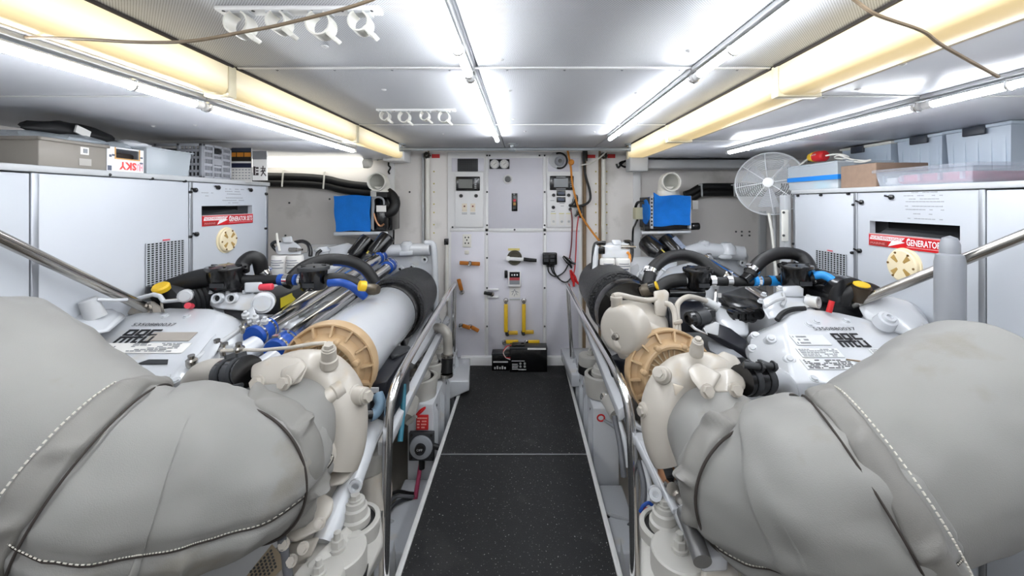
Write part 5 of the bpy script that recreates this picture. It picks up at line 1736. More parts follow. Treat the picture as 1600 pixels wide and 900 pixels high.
# fuel filters
fu = hull(E, 'filter_head', white, [(430, 387, 2.75), (470, 385, 2.75), (432, 398, 2.72), (472, 398, 2.72), (436, 378, 2.8), (455, 374, 2.8), (470, 384, 2.85), (430, 390, 2.85)], 0.012, 3)
for px in (438, 461):
    c = P(px, 399, 2.72)
    cn = MB().lathe(c, (0, 0, -1), [(0, 0.05), (0.012, 0.054), (0.10, 0.054), (0.13, 0.045), (0.14, 0.02), (0.14, 0)], 24).build('fuel_filter', paper, E)
    mb = MB()
    for r_, wd in ((0.03, 0.7), (0.045, 0.9), (0.06, 0.5), (0.08, 0.8)):
        mb.tube([c + V((0.0545 * math.sin(a), -0.0545 * math.cos(a), -r_)) for a in [-wd + 2 * wd * k / 8 for k in range(9)]], 0.0022, 4)
    stuff(mb.build('label_print', M('slate_ink', (90, 96, 112), 0.6, var=0), cn))
hull(fu, 'filter_cap', white, [(440, 370, 2.78), (456, 368, 2.78), (442, 380, 2.76), (458, 380, 2.76), (440, 375, 2.86), (456, 375, 2.86)], 0.012, 3)
hose(fu, [(437, 379, 2.8), (430, 378, 2.82), (425, 382, 2.84), (429, 388, 2.85), (434, 393, 2.85)], 0.012, blackgl, 'fuel_hose', 10)
hose(fu, [(461, 379, 2.8), (472, 377, 2.8), (481, 381, 2.78), (485, 391, 2.76), (485, 400, 2.74)], 0.014, blackgl, 'fuel_hose', 10)
hose(fu, [(432, 364, 2.74), (434, 378, 2.74), (437, 392, 2.72)], 0.008, pvc, 'thin_rod', 8)
MB().lathe(P(452, 390, 2.72), (1, 0, 0), [(0, 0.014), (0.05, 0.014), (0.05, 0.009), (0.09, 0.008), (0.09, 0)], 10).build('banjo_fitting', steel, fu)
b2 = MB().lathe(P(504, 400, 2.9), (0, 0, 1), [(-0.06, 0.045), (0.03, 0.045), (0.035, 0.055), (0.05, 0.055), (0.055, 0.04), (0.07, 0.03), (0.07, 0)], 22).build('filler_neck', white, E)
hose(b2, [(502, 391, 2.85), (496, 396, 2.83), (495, 404, 2.82)], 0.012, blackgl, 'breather_hose', 8)

# chrome charge pipes with blue joints
for nm, a, b_ in (('charge_pipe', (404, 522, 1.78), (594, 401, 3.12)), ('charge_pipe', (436, 543, 1.72), (608, 416, 3.02))):
    p, q = P(*a), P(*b_)
    cp = MB().tube([p, q], 0.040, 22).build(nm, chrome, E)
    d = (q - p).normalized()
    for o, s_ in ((p, -1), (q, 1)):
        c0, c1 = o - d * 0.035 * 1, o + d * 0.07
        if s_ > 0:
            c0, c1 = o - d * 0.06, o + d * 0.05
        MB().tube([c0, c0 + d * 0.004, c1 - d * 0.004, c1], [0.046, 0.049, 0.049, 0.046], 20).build('blue_joint', blue, cp)
        for f_ in (0.22, 0.78):
            e = c0.lerp(c1, f_)
            hclamp(cp, e - d * 0.006, e + d * 0.006, 0.0515)
for a, b_, r in (((426, 498, 1.98), (556, 405, 3.0), 0.014), ((500, 522, 1.8), (615, 432, 2.85), 0.016)):
    MB().tube([P(*a), P(*b_)], r, 14).build('steel_pipe', chrome, E)
for a, b_ in (((400, 540, 1.74), (360, 566, 1.62)), ((432, 560, 1.68), (392, 590, 1.58))):
    MB().tube([P(*a), P(*b_)], [0.0455, 0.05], 20).build('pipe_socket', white, E)
# control module with yellow label
em = hull(E, 'control_module', darkgrey, [(395, 448, 2.25), (440, 435, 2.5), (482, 445, 2.4), (430, 480, 2.05), (437, 462, 2.05), (392, 470, 2.1), (433, 492, 2.05), (395, 492, 2.1), (482, 462, 2.4), (478, 468, 2.38)], 0.006)
hull(em, 'module_top', lightgrey, [(400, 446, 2.23), (440, 434, 2.47), (474, 444, 2.4), (432, 462, 2.1), (398, 462, 2.12), (400, 450, 2.23), (440, 438, 2.47), (474, 448, 2.4), (432, 466, 2.1)], 0.006)
MB().hull([P(438, 466, 2.03), P(466, 453, 2.28), P(466.5, 465, 2.28), P(438.5, 482, 2.03), P(438, 466, 2.05), P(466, 453, 2.30), P(466.5, 465, 2.30), P(438.5, 482, 2.05)]).build('yellow_label', yellowlab, em)
ac = hull(E, 'stop_actuator', white, [(382, 442, 1.98), (410, 441, 1.98), (382, 457, 1.96), (411, 457, 1.96), (384, 440, 2.08), (410, 440, 2.08), (382, 458, 2.08), (411, 458, 2.08)], 0.008)
MB().tube([P(406, 449, 1.96), P(426, 448, 1.96)], 0.0165, 14).build('red_handle', pinkred, ac, bev=0.004)
pu = hull(E, 'pump_casting', white, [(328, 468, 1.95), (345, 456, 2.0), (400, 458, 1.98), (412, 470, 1.9), (405, 488, 1.86), (340, 482, 1.9), (328, 478, 1.95), (350, 460, 2.15), (400, 460, 2.15), (400, 490, 2.1), (340, 488, 2.1)], 0.012, 3)
for px, py in ((342, 466), (364, 466)):
    MB().lathe(P(px, py, 1.92), (0.1, -1, 0.2), [(0, 0.026), (0.02, 0.024), (0.02, 0.016), (0.005, 0.015), (0.005, 0)], 16).build('port', white, pu)
    MB().lathe(P(px, py, 1.92), (0.1, -1, 0.2), [(0.003, 0.014), (0.0065, 0.014), (0.0065, 0)], 12).build('bore', darkcav, pu)
MB().lathe(P(411, 473, 1.9), (0.5, -1, 0.1), [(-0.04, 0.05), (0.01, 0.05), (0.014, 0.042), (0.03, 0.036), (0.03, 0)], 20).build('pump_cover', white, pu)
for k in range(6):
    px, py = 330 + k * 13, 458 + (k % 2) * 4
    bolt(pu, P(px, py, 1.98), (0, -0.3, 1), 0.008, 0.014, white)
hull(E, 'belt_guard', black, [(345, 476, 1.95), (365, 474, 1.98), (392, 482, 1.9), (395, 500, 1.84), (384, 502, 1.84), (362, 486, 1.9), (350, 490, 1.9)], 0.008)
hull(E, 'bracket', white, [(386, 486, 1.84), (396, 478, 1.86), (400, 490, 1.82), (392, 512, 1.78), (384, 512, 1.78), (386, 486, 1.88), (400, 490, 1.88), (392, 512, 1.84)], 0.005)

# lettered front casing
top = [(60, 606), (268, 598), (286, 570), (312, 532), (342, 490), (328, 481), (268, 480), (215, 488), (178, 500), (140, 520)]
cv = MB().hull([CP(*q) for q in top] + [P(*q) for q in ((394, 503, 1.9), (398, 520, 1.84), (380, 562, 1.7), (330, 600, 1.6), (276, 640, 1.53), (150, 640, 1.5), (120, 640, 1.8), (330, 600, 2.0), (395, 520, 2.0), (180, 520, 2.0))]).build('front_casing', white, E, bev=0.012, seg=3, ang=14)
rt = V((1, 0, 0))
letters(cv, CP(176.5, 536.5) + CN * 0.003, rt, CUP, 0.150, 0.080)
pn = CP(205, 510.5)
text('serial_number', '5350880037', pn + CN * 0.003, rt, CUP, 0.19, 0.02, ink, cv, 0.001)


def plate(name, x0, y0, x1, y1, mat, t=None, dx=0.0):
    a, b_ = CP(x0, y1), CP(x1, y1)
    h = (CP(x0, y0) - CP(x0, y1))
    L = abs(CP(x0, y0).y - a.y) / CUP.y
    return a + CN * 0.002, (b_.x - a.x), L


o, wd, L = plate('p', 226, 520, 295, 533.5, None)
MB().prism([o, o + rt * wd, o + rt * wd + CUP * L, o + CUP * L], CN * 0.002).build('worn_plate', M('worn_plate', (176, 168, 158), 0.4, 0.3, var=0.15, dirt=((150, 112, 84), 9, 0.6)), cv)
o, wd, L = plate('p', 140, 537, 284, 552.5, None)
MB().prism([o, o + rt * wd, o + rt * wd + CUP * L, o + CUP * L], CN * 0.0016).build('paper_plate', paper, cv)
printed(cv, CP(196, 551) + CN * 0.005, rt, CUP, 0.20, L * 0.9, 6, seed=3)
printed(cv, CP(142, 549) + CN * 0.005, rt, CUP, 0.10, L * 0.5, 2, seed=5)
for x0, x1, y in ((178, 204, 566), (214, 262, 566)):
    o, wd, L = plate('p', x0, y - 4, x1, y + 4, None)
    MB().hull([o, o + rt * wd, o + rt * wd * 0.85 + CUP * L, o + rt * wd * 0.2 + CUP * L, o + CN * 0.004, o + rt * wd + CN * 0.004]).build('slot', darkgrey, cv)
for px, py in ((258, 494), (292, 494), (168, 502), (222, 593), (262, 590), (275, 595)):
    bolt(cv, CP(px, py), CN, 0.012, 0.008, white)
hull(E, 'front_box', lightgrey, [(150, 604, 1.52), (270, 603, 1.52), (275, 690, 1.5), (150, 690, 1.5), (150, 604, 1.8), (270, 603, 1.8), (275, 690, 1.8)], 0.006)
fl = hull(E, 'flange_web', white, [(330, 528, 1.7), (338, 520, 1.7), (300, 580, 1.6), (268, 612, 1.5), (276, 655, 1.48), (290, 655, 1.48), (300, 600, 1.52), (345, 540, 1.66), (262, 612, 1.54), (270, 660, 1.54)], 0.008)
MB().tube([P(*q) for q in ((277, 655, 1.49), (283, 610, 1.5), (287, 580, 1.56), (298, 566, 1.6), (312, 558, 1.62))], 0.006, 8).build('drain_tube', white, fl)
# linkage rods over the casing
lk = MB().tube([P(*q) for q in ((297, 567, 1.58), (345, 535, 1.7), (380, 512, 1.78))], 0.0105, 10).build('linkage_rod', lightgrey, E)
for px, py, Y in ((300, 565, 1.57), (340, 540, 1.68), (352, 546, 1.62), (382, 512, 1.76), (374, 546, 1.6)):
    MB().lathe(P(px, py, Y) + V((0, 0, -0.02)), (0.1, -0.2, 1), [(0, 0.016), (0.012, 0.02), (0.03, 0.02), (0.036, 0.012), (0.05, 0.012), (0.05, 0)], 12).build('ball_joint', steel, lk)
MB().tube([P(*q) for q in ((346, 548, 1.6), (375, 547, 1.6), (410, 547, 1.58), (455, 543, 1.55), (488, 537, 1.52), (508, 536, 1.5), (518, 542, 1.49))], 0.0072, 8).build('control_cable', M('pale_cable', (196, 190, 180), 0.45, var=0.05), lk)
hull(lk, 'valve_block', white, [(352, 540, 1.6), (366, 538, 1.6), (352, 552, 1.6), (366, 552, 1.6), (352, 540, 1.66), (366, 540, 1.66), (354, 558, 1.6), (364, 558, 1.6), (354, 552, 1.65)], 0.006)
for k in range(7):
    px, py = 384 + k * 5, 496 + (k % 3) * 9 + k * 1.5
    MB().lathe(P(px, py, 1.78), (0.2, -0.4, 1), [(0, 0.014), (0.02, 0.016), (0.024, 0.008), (0.034, 0.007), (0.034, 0)], 8).build('fitting', lightgrey, lk)

# turbocharger
TC = P(513, 577, 1.62)
tax = (P(643, 457, 3.1) - TC).normalized()
tb = MB().tube(sp([P(425, 592, 1.46), P(460, 582, 1.46), P(494, 586, 1.45), (P(520, 608, 1.44)), P(533, 642, 1.42), P(533, 690, 1.39), P(522, 728, 1.36)], 6),
               [0.066 + 0.024 * min(1, k / 14) - 0.010 * max(0, (k - 22) / 14) for k in range(37)], 24).build('turbocharger', cream, E)
ring_cover(E, TC, -tax + V((0.02, 0, 0.0)), 0.189)
for c, d, r, h in ((P(514, 560, 1.40), V((0.15, -0.35, 1)), 0.026, 0.04), (P(520, 615, 1.37), V((-0.55, -0.8, -0.25)), 0.027, 0.05), (P(556, 618, 1.41), V((1, -0.35, 0.1)), 0.032, 0.04)):
    s_ = MB().lathe(c - d.normalized() * 0.03, d, [(0, r * 1.2), (0.03, r * 1.15), (0.034, r), (0.03 + h, r * 0.95), (0.034 + h, r * 0.7), (0.034 + h, 0)], 18).build('boss', cream, tb)
    MB().hex(c + d.normalized() * (h + 0.002), d, r * 0.62, 0.02).build('plug', cream, tb)
cb = hull(tb, 'water_outlet', cream, [(392, 570, 1.36), (425, 556, 1.38), (470, 556, 1.36), (484, 572, 1.32), (470, 600, 1.27), (440, 608, 1.26), (404, 604, 1.28), (390, 592, 1.32), (430, 560, 1.46), (470, 575, 1.44), (400, 575, 1.44), (440, 600, 1.4)], 0.02, 3, ang=25)
hull(tb, 'outlet_arm', cream, [(438, 575, 1.3), (470, 560, 1.3), (482, 572, 1.29), (456, 604, 1.25), (438, 607, 1.25), (440, 585, 1.34), (475, 572, 1.36), (450, 600, 1.33)], 0.014, 3, ang=25)
for px, py in ((446, 598), (404, 598)):
    bolt(tb, P(px, py, 1.245), V((-0.2, -0.9, 0.3)), 0.017, 0.02)
# black coupling and white elbow into the front casing
a, b_ = P(388, 580, 1.36), P(352, 584, 1.42)
cu = MB().tube([a, b_], 0.052, 24).build('coupling_hose', blackgl, E)
d = (b_ - a).normalized()
for f_ in (0.12, 0.62):
    e = a.lerp(b_, f_)
    hclamp(cu, e, e + d * 0.02, 0.056, mat=darkgrey)
    MB().tube([e + V((-0.01, -0.055, -0.03)), e + V((0.03, -0.06, -0.02))], 0.009, 8).build('clamp_screw', darkgrey, cu)
MB().tube(sp([P(356, 583, 1.42), P(330, 582, 1.46), P(312, 590, 1.48), P(303, 612, 1.48), P(303, 660, 1.47)], 6), 0.048, 22).build('elbow_pipe', cream, E)
# intake duct and filter
d = tax
MB().lathe(TC, d, [(0.05, 0.16), (0.07, 0.172), (0.10, 0.172), (0.84, 0.172), (0.86, 0.165), (0.86, 0)], 44).build('intake_duct', white, E)
MB().lathe(TC, d, [(0.82, 0.178), (0.90, 0.178), (0.90, 0.186), (0.94, 0.186), (0.94, 0)], 44).build('rubber_sleeve', blackgl, E)
filter_can(E, TC + d * 0.90, TC + d * 1.52, 0.198, fmesh)
hose(E, [(622, 520, 2.4), (629, 533, 2.4), (632, 545, 2.36), (628, 552, 2.34)], 0.016, blackgl, 'drain_hook', 10)
# breather hoses and pots
hb = hose(E, [(446, 446, 2.1), (458, 432, 2.14), (478, 416, 2.2), (510, 406, 2.26), (545, 408, 2.3), (570, 420, 2.32), (586, 442, 2.34)], 0.034, black, 'breather_hose', 16)
q = sp([P(*k) for k in ((446, 446, 2.1), (458, 432, 2.14), (478, 416, 2.2), (510, 406, 2.26), (545, 408, 2.3), (570, 420, 2.32), (586, 442, 2.34))], 6)[20:]
MB().tube([p + V((-0.002, 0.002, -0.0055)) for p in q], 0.0325, 14).build('blue_lining', blue, hb)
pot(E, 490, 420, 2.05, 0.068, 0.105)
hb = hose(E, [(511, 437, 2.05), (530, 435, 2.05), (550, 440, 2.06), (562, 449, 2.08), (567, 456, 2.1)], 0.03, black, 'breather_hose', 16)
hose(hb, [(514, 442, 2.03), (532, 441, 2.03), (548, 446, 2.04), (562, 457, 2.06), (570, 463, 2.08)], 0.022, blue, 'blue_lining', 12)
q0 = P(578, 452, 2.1)
sn = MB().lathe(q0, (0.9, -0.2, 0.0), [(-0.07, 0.024), (-0.02, 0.026), (-0.02, 0.03), (0.03, 0.03), (0.05, 0.022), (0.05, 0)], 16).build('sensor_body', M('dark_steel', (96, 88, 76), 0.35, 0.5, var=0.1), E)
MB().lathe(P(568, 447, 2.0), (-0.8, -0.6, 0.2), [(-0.01, 0.026), (0.02, 0.026), (0.024, 0.02), (0.024, 0)], 16).build('yellow_cap', yellow, sn)
hb = hose(E, [(338, 437, 2.0), (378, 437, 2.02), (410, 437, 2.04), (472, 437, 2.05)], 0.024, black, 'cross_hose', 14)
for px, m_ in ((440, blue), (448, chrome), (464, blue), (456, black), (468, chrome)):
    p = P(px, 437, 2.045)
    MB().tube([p - V((0.012, 0, 0)), p + V((0.012, 0, 0))], 0.029, 16).build('hose_band', m_, hb)
pot(E, 354, 420, 2.0, 0.08, 0.10, blackgl)
hb = hose(E, [(378, 424, 2.02), (380, 412, 2.04), (392, 402, 2.06), (404, 406, 2.08), (408, 420, 2.1), (412, 436, 2.12)], 0.034, black, 'breather_hose', 16)
hclamp(hb, P(407, 424, 2.1), P(412, 430, 2.11), 0.038)
hose(E, [(334, 432, 2.0), (310, 436, 2.0), (280, 446, 2.0), (255, 456, 1.98), (235, 464, 1.95)], 0.048, black, 'intake_hose', 18)
# outboard filter, its ribs and service parts
o, q = P(262, 478, 1.95), P(335, 450, 2.15)
d = (q - o).normalized()
of = MB().lathe(o, d, [(0, 0.08), (0.01, 0.098), (0.05, 0.10)] + [(0.05 + 0.011 * k, 0.10 + (0.004 if k % 2 else -0.003)) for k in range(26)] + [(0.34, 0.09), (0.34, 0)], 36).build('outboard_filter', darkgrey, E)
MB().tube([P(243, 456, 1.94), P(243, 446, 1.94)], [0.04, 0.036], 18).build('filler_neck', blackgl, of)
MB().lathe(P(251, 448, 1.9), (0.0, -0.5, 1), [(-0.02, 0.034), (0.0, 0.036), (0.008, 0.03), (0.008, 0)], 20).build('yellow_cap', yellow, of)
MB().tube([P(*q_) for q_ in ((205, 470, 1.86), (218, 466, 1.86), (240, 460, 1.86), (250, 463, 1.86), (256, 471, 1.86), (280, 469, 1.86), (286, 462, 1.88))], 0.0105, 10).build('white_tube', white, of)
MB().lathe(P(290, 462, 1.88), (0.5, -0.8, 0.1), [(-0.02, 0.03), (0.02, 0.03), (0.024, 0.022), (0.03, 0.022), (0.03, 0)], 14).build('tube_union', lightgrey, of)
hull(E, 'outboard_housing', cream, [(205, 476, 1.9), (240, 470, 1.9), (262, 488, 1.86), (200, 492, 1.85), (178, 484, 1.86), (205, 476, 2.0), (240, 470, 2.0)], 0.008)
MB().lathe(P(296, 478, 1.86), (0.3, -0.8, 0.3), [(-0.02, 0.014), (0.02, 0.014), (0.02, 0)], 12).build('red_cap', pinkred, of)
for px in (232, 250):
    hull(of, 'steel_strap', steel, [(px, 472, 1.86), (px + 4, 472, 1.86), (px + 7, 488, 1.84), (px + 2, 488, 1.84), (px, 472, 1.88), (px + 7, 488, 1.87)], 0)
ov = hull(E, 'outboard_turbo', white, [(60, 500, 1.6), (130, 478, 1.7), (175, 480, 1.78), (200, 495, 1.8), (170, 520, 1.6), (60, 540, 1.5), (60, 520, 1.8), (180, 500, 1.95)], 0.03, 3)
MB().lathe(P(141, 476, 1.66), (-0.2, -0.2, 1), [(-0.06, 0.036), (0.02, 0.032), (0.026, 0.026), (0.026, 0)], 18).build('drain_boss', lightgrey, ov)
MB().tube([P(152, 468, 1.66), P(180, 469, 1.7), P(198, 468, 1.75)], 0.007, 8).build('oil_tube', white, ov)

# black electrical box and lower gangway-side parts
bx = hull(E, 'electrical_box', navy, [(580, 600, 1.64), (604, 596, 1.64), (609, 662, 1.64), (576, 650, 1.64), (600, 552, 2.02), (641, 545, 2.02), (640, 610, 2.02), (602, 600, 2.02)], 0.006)
hull(bx, 'lid_box', darkgrey, [(607, 548, 2.0), (640, 540, 2.1), (645, 548, 2.0), (616, 556, 1.9), (640, 560, 2.0), (612, 562, 1.9), (612, 540, 2.1)], 0.005)
MB().box(P(579, 614, 1.625), P(592, 605, 1.632)).build('paper_tag', lightgrey, bx)
hose(bx, [(590, 616, 1.62), (594, 630, 1.6), (588, 644, 1.58), (578, 650, 1.56)], 0.022, M('faded_blue_sleeve', (110, 136, 156), 0.5, var=0.1), 'sleeve', 12)
hose(bx, [(580, 648, 1.56), (568, 650, 1.54), (560, 660, 1.52)], 0.02, blackgl, 'conduit', 12)
for k in range(4):
    bolt(bx, P(612 + k * 7, 590 - k * 12, 1.78 + k * 0.07), V((1, 0, 0)), 0.008, 0.006, grey)
pp = MB().tube([P(505, 850, 1.22), P(528, 795, 1.30), P(550, 752, 1.38), P(574, 690, 1.55), (P(592, 655, 1.7))], 0.037, 20).build('coolant_pipe', white, E)
MB().lathe(P(556, 758, 1.33), V((0.2, -0.9, 0.2)), [(0, 0.022), (0.012, 0.021), (0.012, 0.012), (0.0, 0.012)], 16).build('eye_boss', white, pp)
hull(E, 'foot_rail', white, [(697, 492, 3.4), (703, 496, 3.4), (590, 690, 1.58), (606, 694, 1.58), (697, 500, 3.4), (703, 504, 3.4), (590, 712, 1.58), (604, 714, 1.58)], 0.004)
hull(E, 'side_plate', white, [(640, 530, 2.5), (690, 500, 3.2), (690, 520, 3.2), (648, 570, 2.3), (630, 560, 2.3), (672, 480, 3.2)], 0.005)
hull(E, 'turbo_bracket', cream, [(495, 742, 1.36), (530, 712, 1.40), (560, 700, 1.42), (556, 730, 1.36), (535, 758, 1.3), (500, 765, 1.28), (530, 742, 1.44), (556, 745, 1.42)], 0.012, 3)
fl2 = MB().lathe(P(500, 708, 1.33), V((-0.55, -0.6, 0.25)), [(-0.05, 0.06), (0, 0.072), (0.016, 0.072), (0.016, 0.06), (0.04, 0.06), (0.04, 0.07), (0.056, 0.07), (0.056, 0)], 26).build('exhaust_flange', cream, E)
bolt(fl2, P(512, 728, 1.28), V((-0.5, -0.8, 0.2)), 0.014, 0.014)
lc = hull(E, 'oil_cooler_cover', cream, [(470, 778, 1.28), (500, 765, 1.28), (522, 778, 1.26), (520, 800, 1.22), (500, 830, 1.16), (460, 850, 1.14), (428, 835, 1.16), (440, 805, 1.22), (520, 800, 1.34), (440, 830, 1.3), (490, 775, 1.36)], 0.03, 4, ang=22)
hull(lc, 'cooler_base', cream, [(440, 850, 1.18), (500, 838, 1.18), (488, 868, 1.16), (462, 884, 1.16), (446, 872, 1.16), (450, 850, 1.3), (490, 850, 1.3), (480, 880, 1.28)], 0.012, 3)
for px, py in ((500, 818), (444, 850), (474, 856), (456, 876)):
    bolt(lc, P(px, py, 1.13), V((0.1, -0.8, 0.5)), 0.012, 0.014)
hull(E, 'mount_arm', offwhite, [(480, 880, 1.14), (520, 842, 1.2), (575, 790, 1.38), (595, 800, 1.4), (600, 850, 1.3), (560, 930, 1.15), (470, 930, 1.1), (480, 930, 1.3), (600, 870, 1.45), (520, 860, 1.4)], 0.012, 3)
mount(E, P(555, 812, 1.31), 0.079, 0.07)
mount(E, P(527, 872, 1.2) + V((0, 0, 0.01)), 0.085, 0.05, disc=True)
mount(E, P(498, 906, 1.12), 0.07, 0.05, disc=True)
mount(E, P(656, 588, 2.62), 0.115, 0.13)
mount(E, P(673, 566, 2.86), 0.09, 0.10)
mount(E, P(684, 549, 3.1), 0.11, 0.12, disc=True)
gr = MB()
for i in range(7):
    for j in range(6):
        c = P(392 + i * 5.2 + j * 1.5, 893 - i * 5.4 + j * 5, 1.1)
        gr.lathe(c, (0.5, -1, 0.5), [(0, 0.0034), (0.001, 0.0034), (0.001, 0)], 6)
hh = hull(E, 'perforated_guard', M('tan_guard', (140, 126, 104), 0.5, var=0.1), [(385, 900, 1.12), (425, 850, 1.12), (450, 880, 1.12), (400, 930, 1.12), (385, 900, 1.14), (425, 850, 1.14), (450, 880, 1.14)], 0)
stuff(gr.build('holes', darkcav, hh))
hose(E, [(440, 840, 1.13), (446, 870, 1.13), (452, 910, 1.12)], 0.012, cablegrey, 'hanging_hose', 10)
hose(E, [(428, 860, 1.16), (438, 890, 1.15), (430, 930, 1.14)], 0.012, offwhite, 'drain_pipe', 10)
# sea-water pipe work low behind the rail
hose(E, [(590, 700, 1.62), (584, 740, 1.62), (582, 772, 1.6), (590, 800, 1.58)], 0.05, offwhite, 'sea_water_pipe', 18)
hose(E, [(585, 740, 1.6), (590, 770, 1.58), (584, 790, 1.56)], 0.056, cream, 'pipe_joint', 18)
tag(MB().tube(sp([P(631, 600, 1.9), P(629.5, 640, 1.85), P(625, 690, 1.78)], 5), 0.012, 10).build('teal_hose', tealfade), 'teal hose running down behind the left handrail', 'hose')


# ------------------------------------------------------------------ right engine
E = thing('marine_engine', 'white diesel engine right of the gangway with black cross hoses and intake box', 'engine', (1.3, 2.4, -0.95))
MB().hull([(0.9, 1.8, 0.7), (1.75, 1.8, 0.75), (0.9, 3.25, 0.8), (1.8, 3.25, 0.8), (0.8, 1.75, 0.3), (1.65, 1.75, 0.3), (0.8, 3.25, 0.3), (1.6, 3.25, 0.3),
           (1.1, 1.8, -0.3), (1.5, 1.8, -0.3), (1.1, 3.25, -0.3), (1.5, 3.25, -0.3)]).build('crankcase', white, E, bev=0.02)
MB().box((1.1, 1.8, -0.95), (1.5, 3.25, -0.28)).build('sump', offwhite, E, bev=0.02)
# rocker covers and valley visible behind the hoses
hull(E, 'rocker_cover', white, [(1020, 440, 2.5), (1040, 418, 2.8), (1105, 402, 3.1), (1130, 408, 3.1), (1125, 440, 2.5), (1060, 470, 2.2), (1110, 470, 2.2), (1060, 490, 2.3), (1120, 480, 2.4), (1020, 460, 2.6)], 0.03, 3)
hull(E, 'valley_cover', white, [(985, 400, 3.1), (1030, 400, 3.15), (1060, 408, 3.0), (1055, 430, 2.8), (1000, 450, 2.6), (975, 450, 2.7), (1000, 470, 2.8), (1050, 450, 2.9)], 0.02, 3)
for k in range(6):
    px = 1000 + k * 9
    bolt(E, P(px, 428 - k * 4, 2.7), V((0.3, -0.7, 0.6)), 0.01, 0.014, white)
MB().tube([P(1005, 436, 2.55), P(1018, 418, 2.6), P(1028, 416, 2.62), P(1040, 424, 2.6)], 0.009, 8).build('fuel_rail', white, E)
MB().tube([P(980, 448, 2.6), P(998, 428, 2.7), P(1003, 420, 2.75)], 0.008, 8).build('fuel_rail', white, E)
hull(E, 'valley_plate', lightgrey, [(968, 425, 2.7), (998, 410, 3.0), (1000, 432, 2.7), (975, 452, 2.5), (968, 440, 2.8), (998, 420, 3.05)], 0.005)
hs_ = hull(E, 'rear_housing', white, [(1090, 388, 3.2), (1160, 388, 3.2), (1170, 400, 3.2), (1168, 408, 3.2), (1155, 445, 3.2), (1085, 445, 3.2), (1090, 388, 3.32), (1160, 390, 3.32), (1155, 445, 3.32), (1085, 445, 3.32)], 0.01)
MB().tube([P(1062, 396, 3.15), P(1095, 390, 3.17), P(1160, 396, 3.17)], [0.045, 0.062, 0.058], 18).lathe(P(1135, 386, 3.17), (0, 0, 1), [(-0.05, 0.08), (0.0, 0.07), (0.035, 0.035), (0.035, 0)], 18).lathe(P(1099, 384, 3.17), (-0.4, 0, 1), [(-0.05, 0.06), (0.02, 0.05), (0.04, 0.025), (0.04, 0)], 18).build('cross_pipe', white, hs_)
hull(hs_, 'cast_block', white, [(1125, 398, 3.08), (1143, 398, 3.08), (1122, 402, 3.08), (1146, 402, 3.08), (1126, 405, 3.08), (1142, 405, 3.08), (1125, 398, 3.2), (1143, 405, 3.2)], 0.008)
hull(hs_, 'cast_nose', white, [(1150, 390, 3.15), (1158, 388, 3.15), (1169, 398, 3.15), (1168, 403, 3.15), (1150, 404, 3.15), (1150, 390, 3.25), (1168, 402, 3.25)], 0.01, 3)
MB().lathe(P(1157.5, 410, 3.18), (0, -1, 0), [(0, 0.028), (0.03, 0.026), (0.03, 0.012), (0.01, 0.011), (0.01, 0)], 18).build('boss', white, hs_)
MB().lathe(P(1157.5, 410, 3.18), (0, -1, 0), [(0.01, 0.012), (0.0125, 0.012), (0.0125, 0)], 12).build('bore', darkcav, hs_)
for i, (a, b_) in enumerate((((1032, 398, 3.1), (1008, 376, 3.22)), ((1060, 398, 3.12), (1036, 372, 3.24)))):
    o, q = P(*a), P(*b_)
    d = (q - o).normalized()
    fc = MB().lathe(o, d, [(0, 0.068), (0.02, 0.075), (0.16, 0.075), (0.175, 0.066), (0.18, 0.03), (0.18, 0)], 24).build('oil_filter', blackgl, E)
    if i == 0:
        MB().tube([o + d * 0.01 + V((0.02, -0.073, 0.015)), o + d * 0.17 + V((0.02, -0.073, 0.015))], 0.006, 8).build('pale_stripe', M('gold_stripe'), fc)
    else:
        MB().hull([o + d * k + V((x, -0.076, z)) for k in (0.03, 0.15) for x, z in ((0.02, 0.03), (0.05, 0.05))] + [o + d * k + V((0.03, -0.06, 0.03)) for k in (0.03, 0.15)]).build('printed_label', M('label_blue_grey', (130, 140, 160), 0.4, var=0.4, vs=60), fc)
# fuel filters at the gangway end
fu = hull(E, 'filter_head', white, [(942, 384, 2.7), (985, 383, 2.7), (940, 404, 2.68), (985, 404, 2.68), (950, 378, 2.75), (975, 377, 2.75), (940, 390, 2.85), (985, 390, 2.85)], 0.012, 3)
hull(fu, 'filter_cap', white, [(955, 374, 2.72), (970, 374, 2.72), (958, 384, 2.7), (972, 384, 2.7), (955, 380, 2.8), (970, 380, 2.8)], 0.012, 3)
for px in (949, 973):
    c = P(px, 404, 2.66)
    cn = MB().lathe(c, (0, 0, -1), [(0, 0.046), (0.012, 0.05), (0.11, 0.05), (0.135, 0.042), (0.14, 0.02), (0.14, 0)], 24).build('fuel_filter', paper, E)
    mb = MB()
    for r_, wd in ((0.03, 0.7), (0.045, 0.9), (0.062, 0.6), (0.066, 0.6), (0.085, 0.8)):
        mb.tube([c + V((0.0505 * math.sin(a), -0.0505 * math.cos(a), -r_)) for a in [-wd + 2 * wd * k / 8 for k in range(9)]], 0.0022, 4)
    stuff(mb.build('label_print', M('slate_ink', (90, 96, 112), 0.6, var=0), cn))
hose(fu, [(946, 380, 2.72), (934, 380, 2.72), (929, 386, 2.7), (927, 410, 2.68), (925, 440, 2.66), (925, 460, 2.64)], 0.015, blackgl, 'fuel_hose', 10)
hose(fu, [(975, 378, 2.74), (984, 378, 2.74), (987, 384, 2.73), (987, 398, 2.72), (985, 408, 2.7)], 0.014, blackgl, 'fuel_hose', 10)
MB().tube([P(934, 384, 2.7), P(931, 388, 2.7), P(929, 432, 2.64)], 0.02, 10).build('bracket_pipe', white, fu)
MB().box(P(936, 397, 2.68), P(943.5, 385, 2.72)).build('relay', blackgl, fu, bev=0.004)
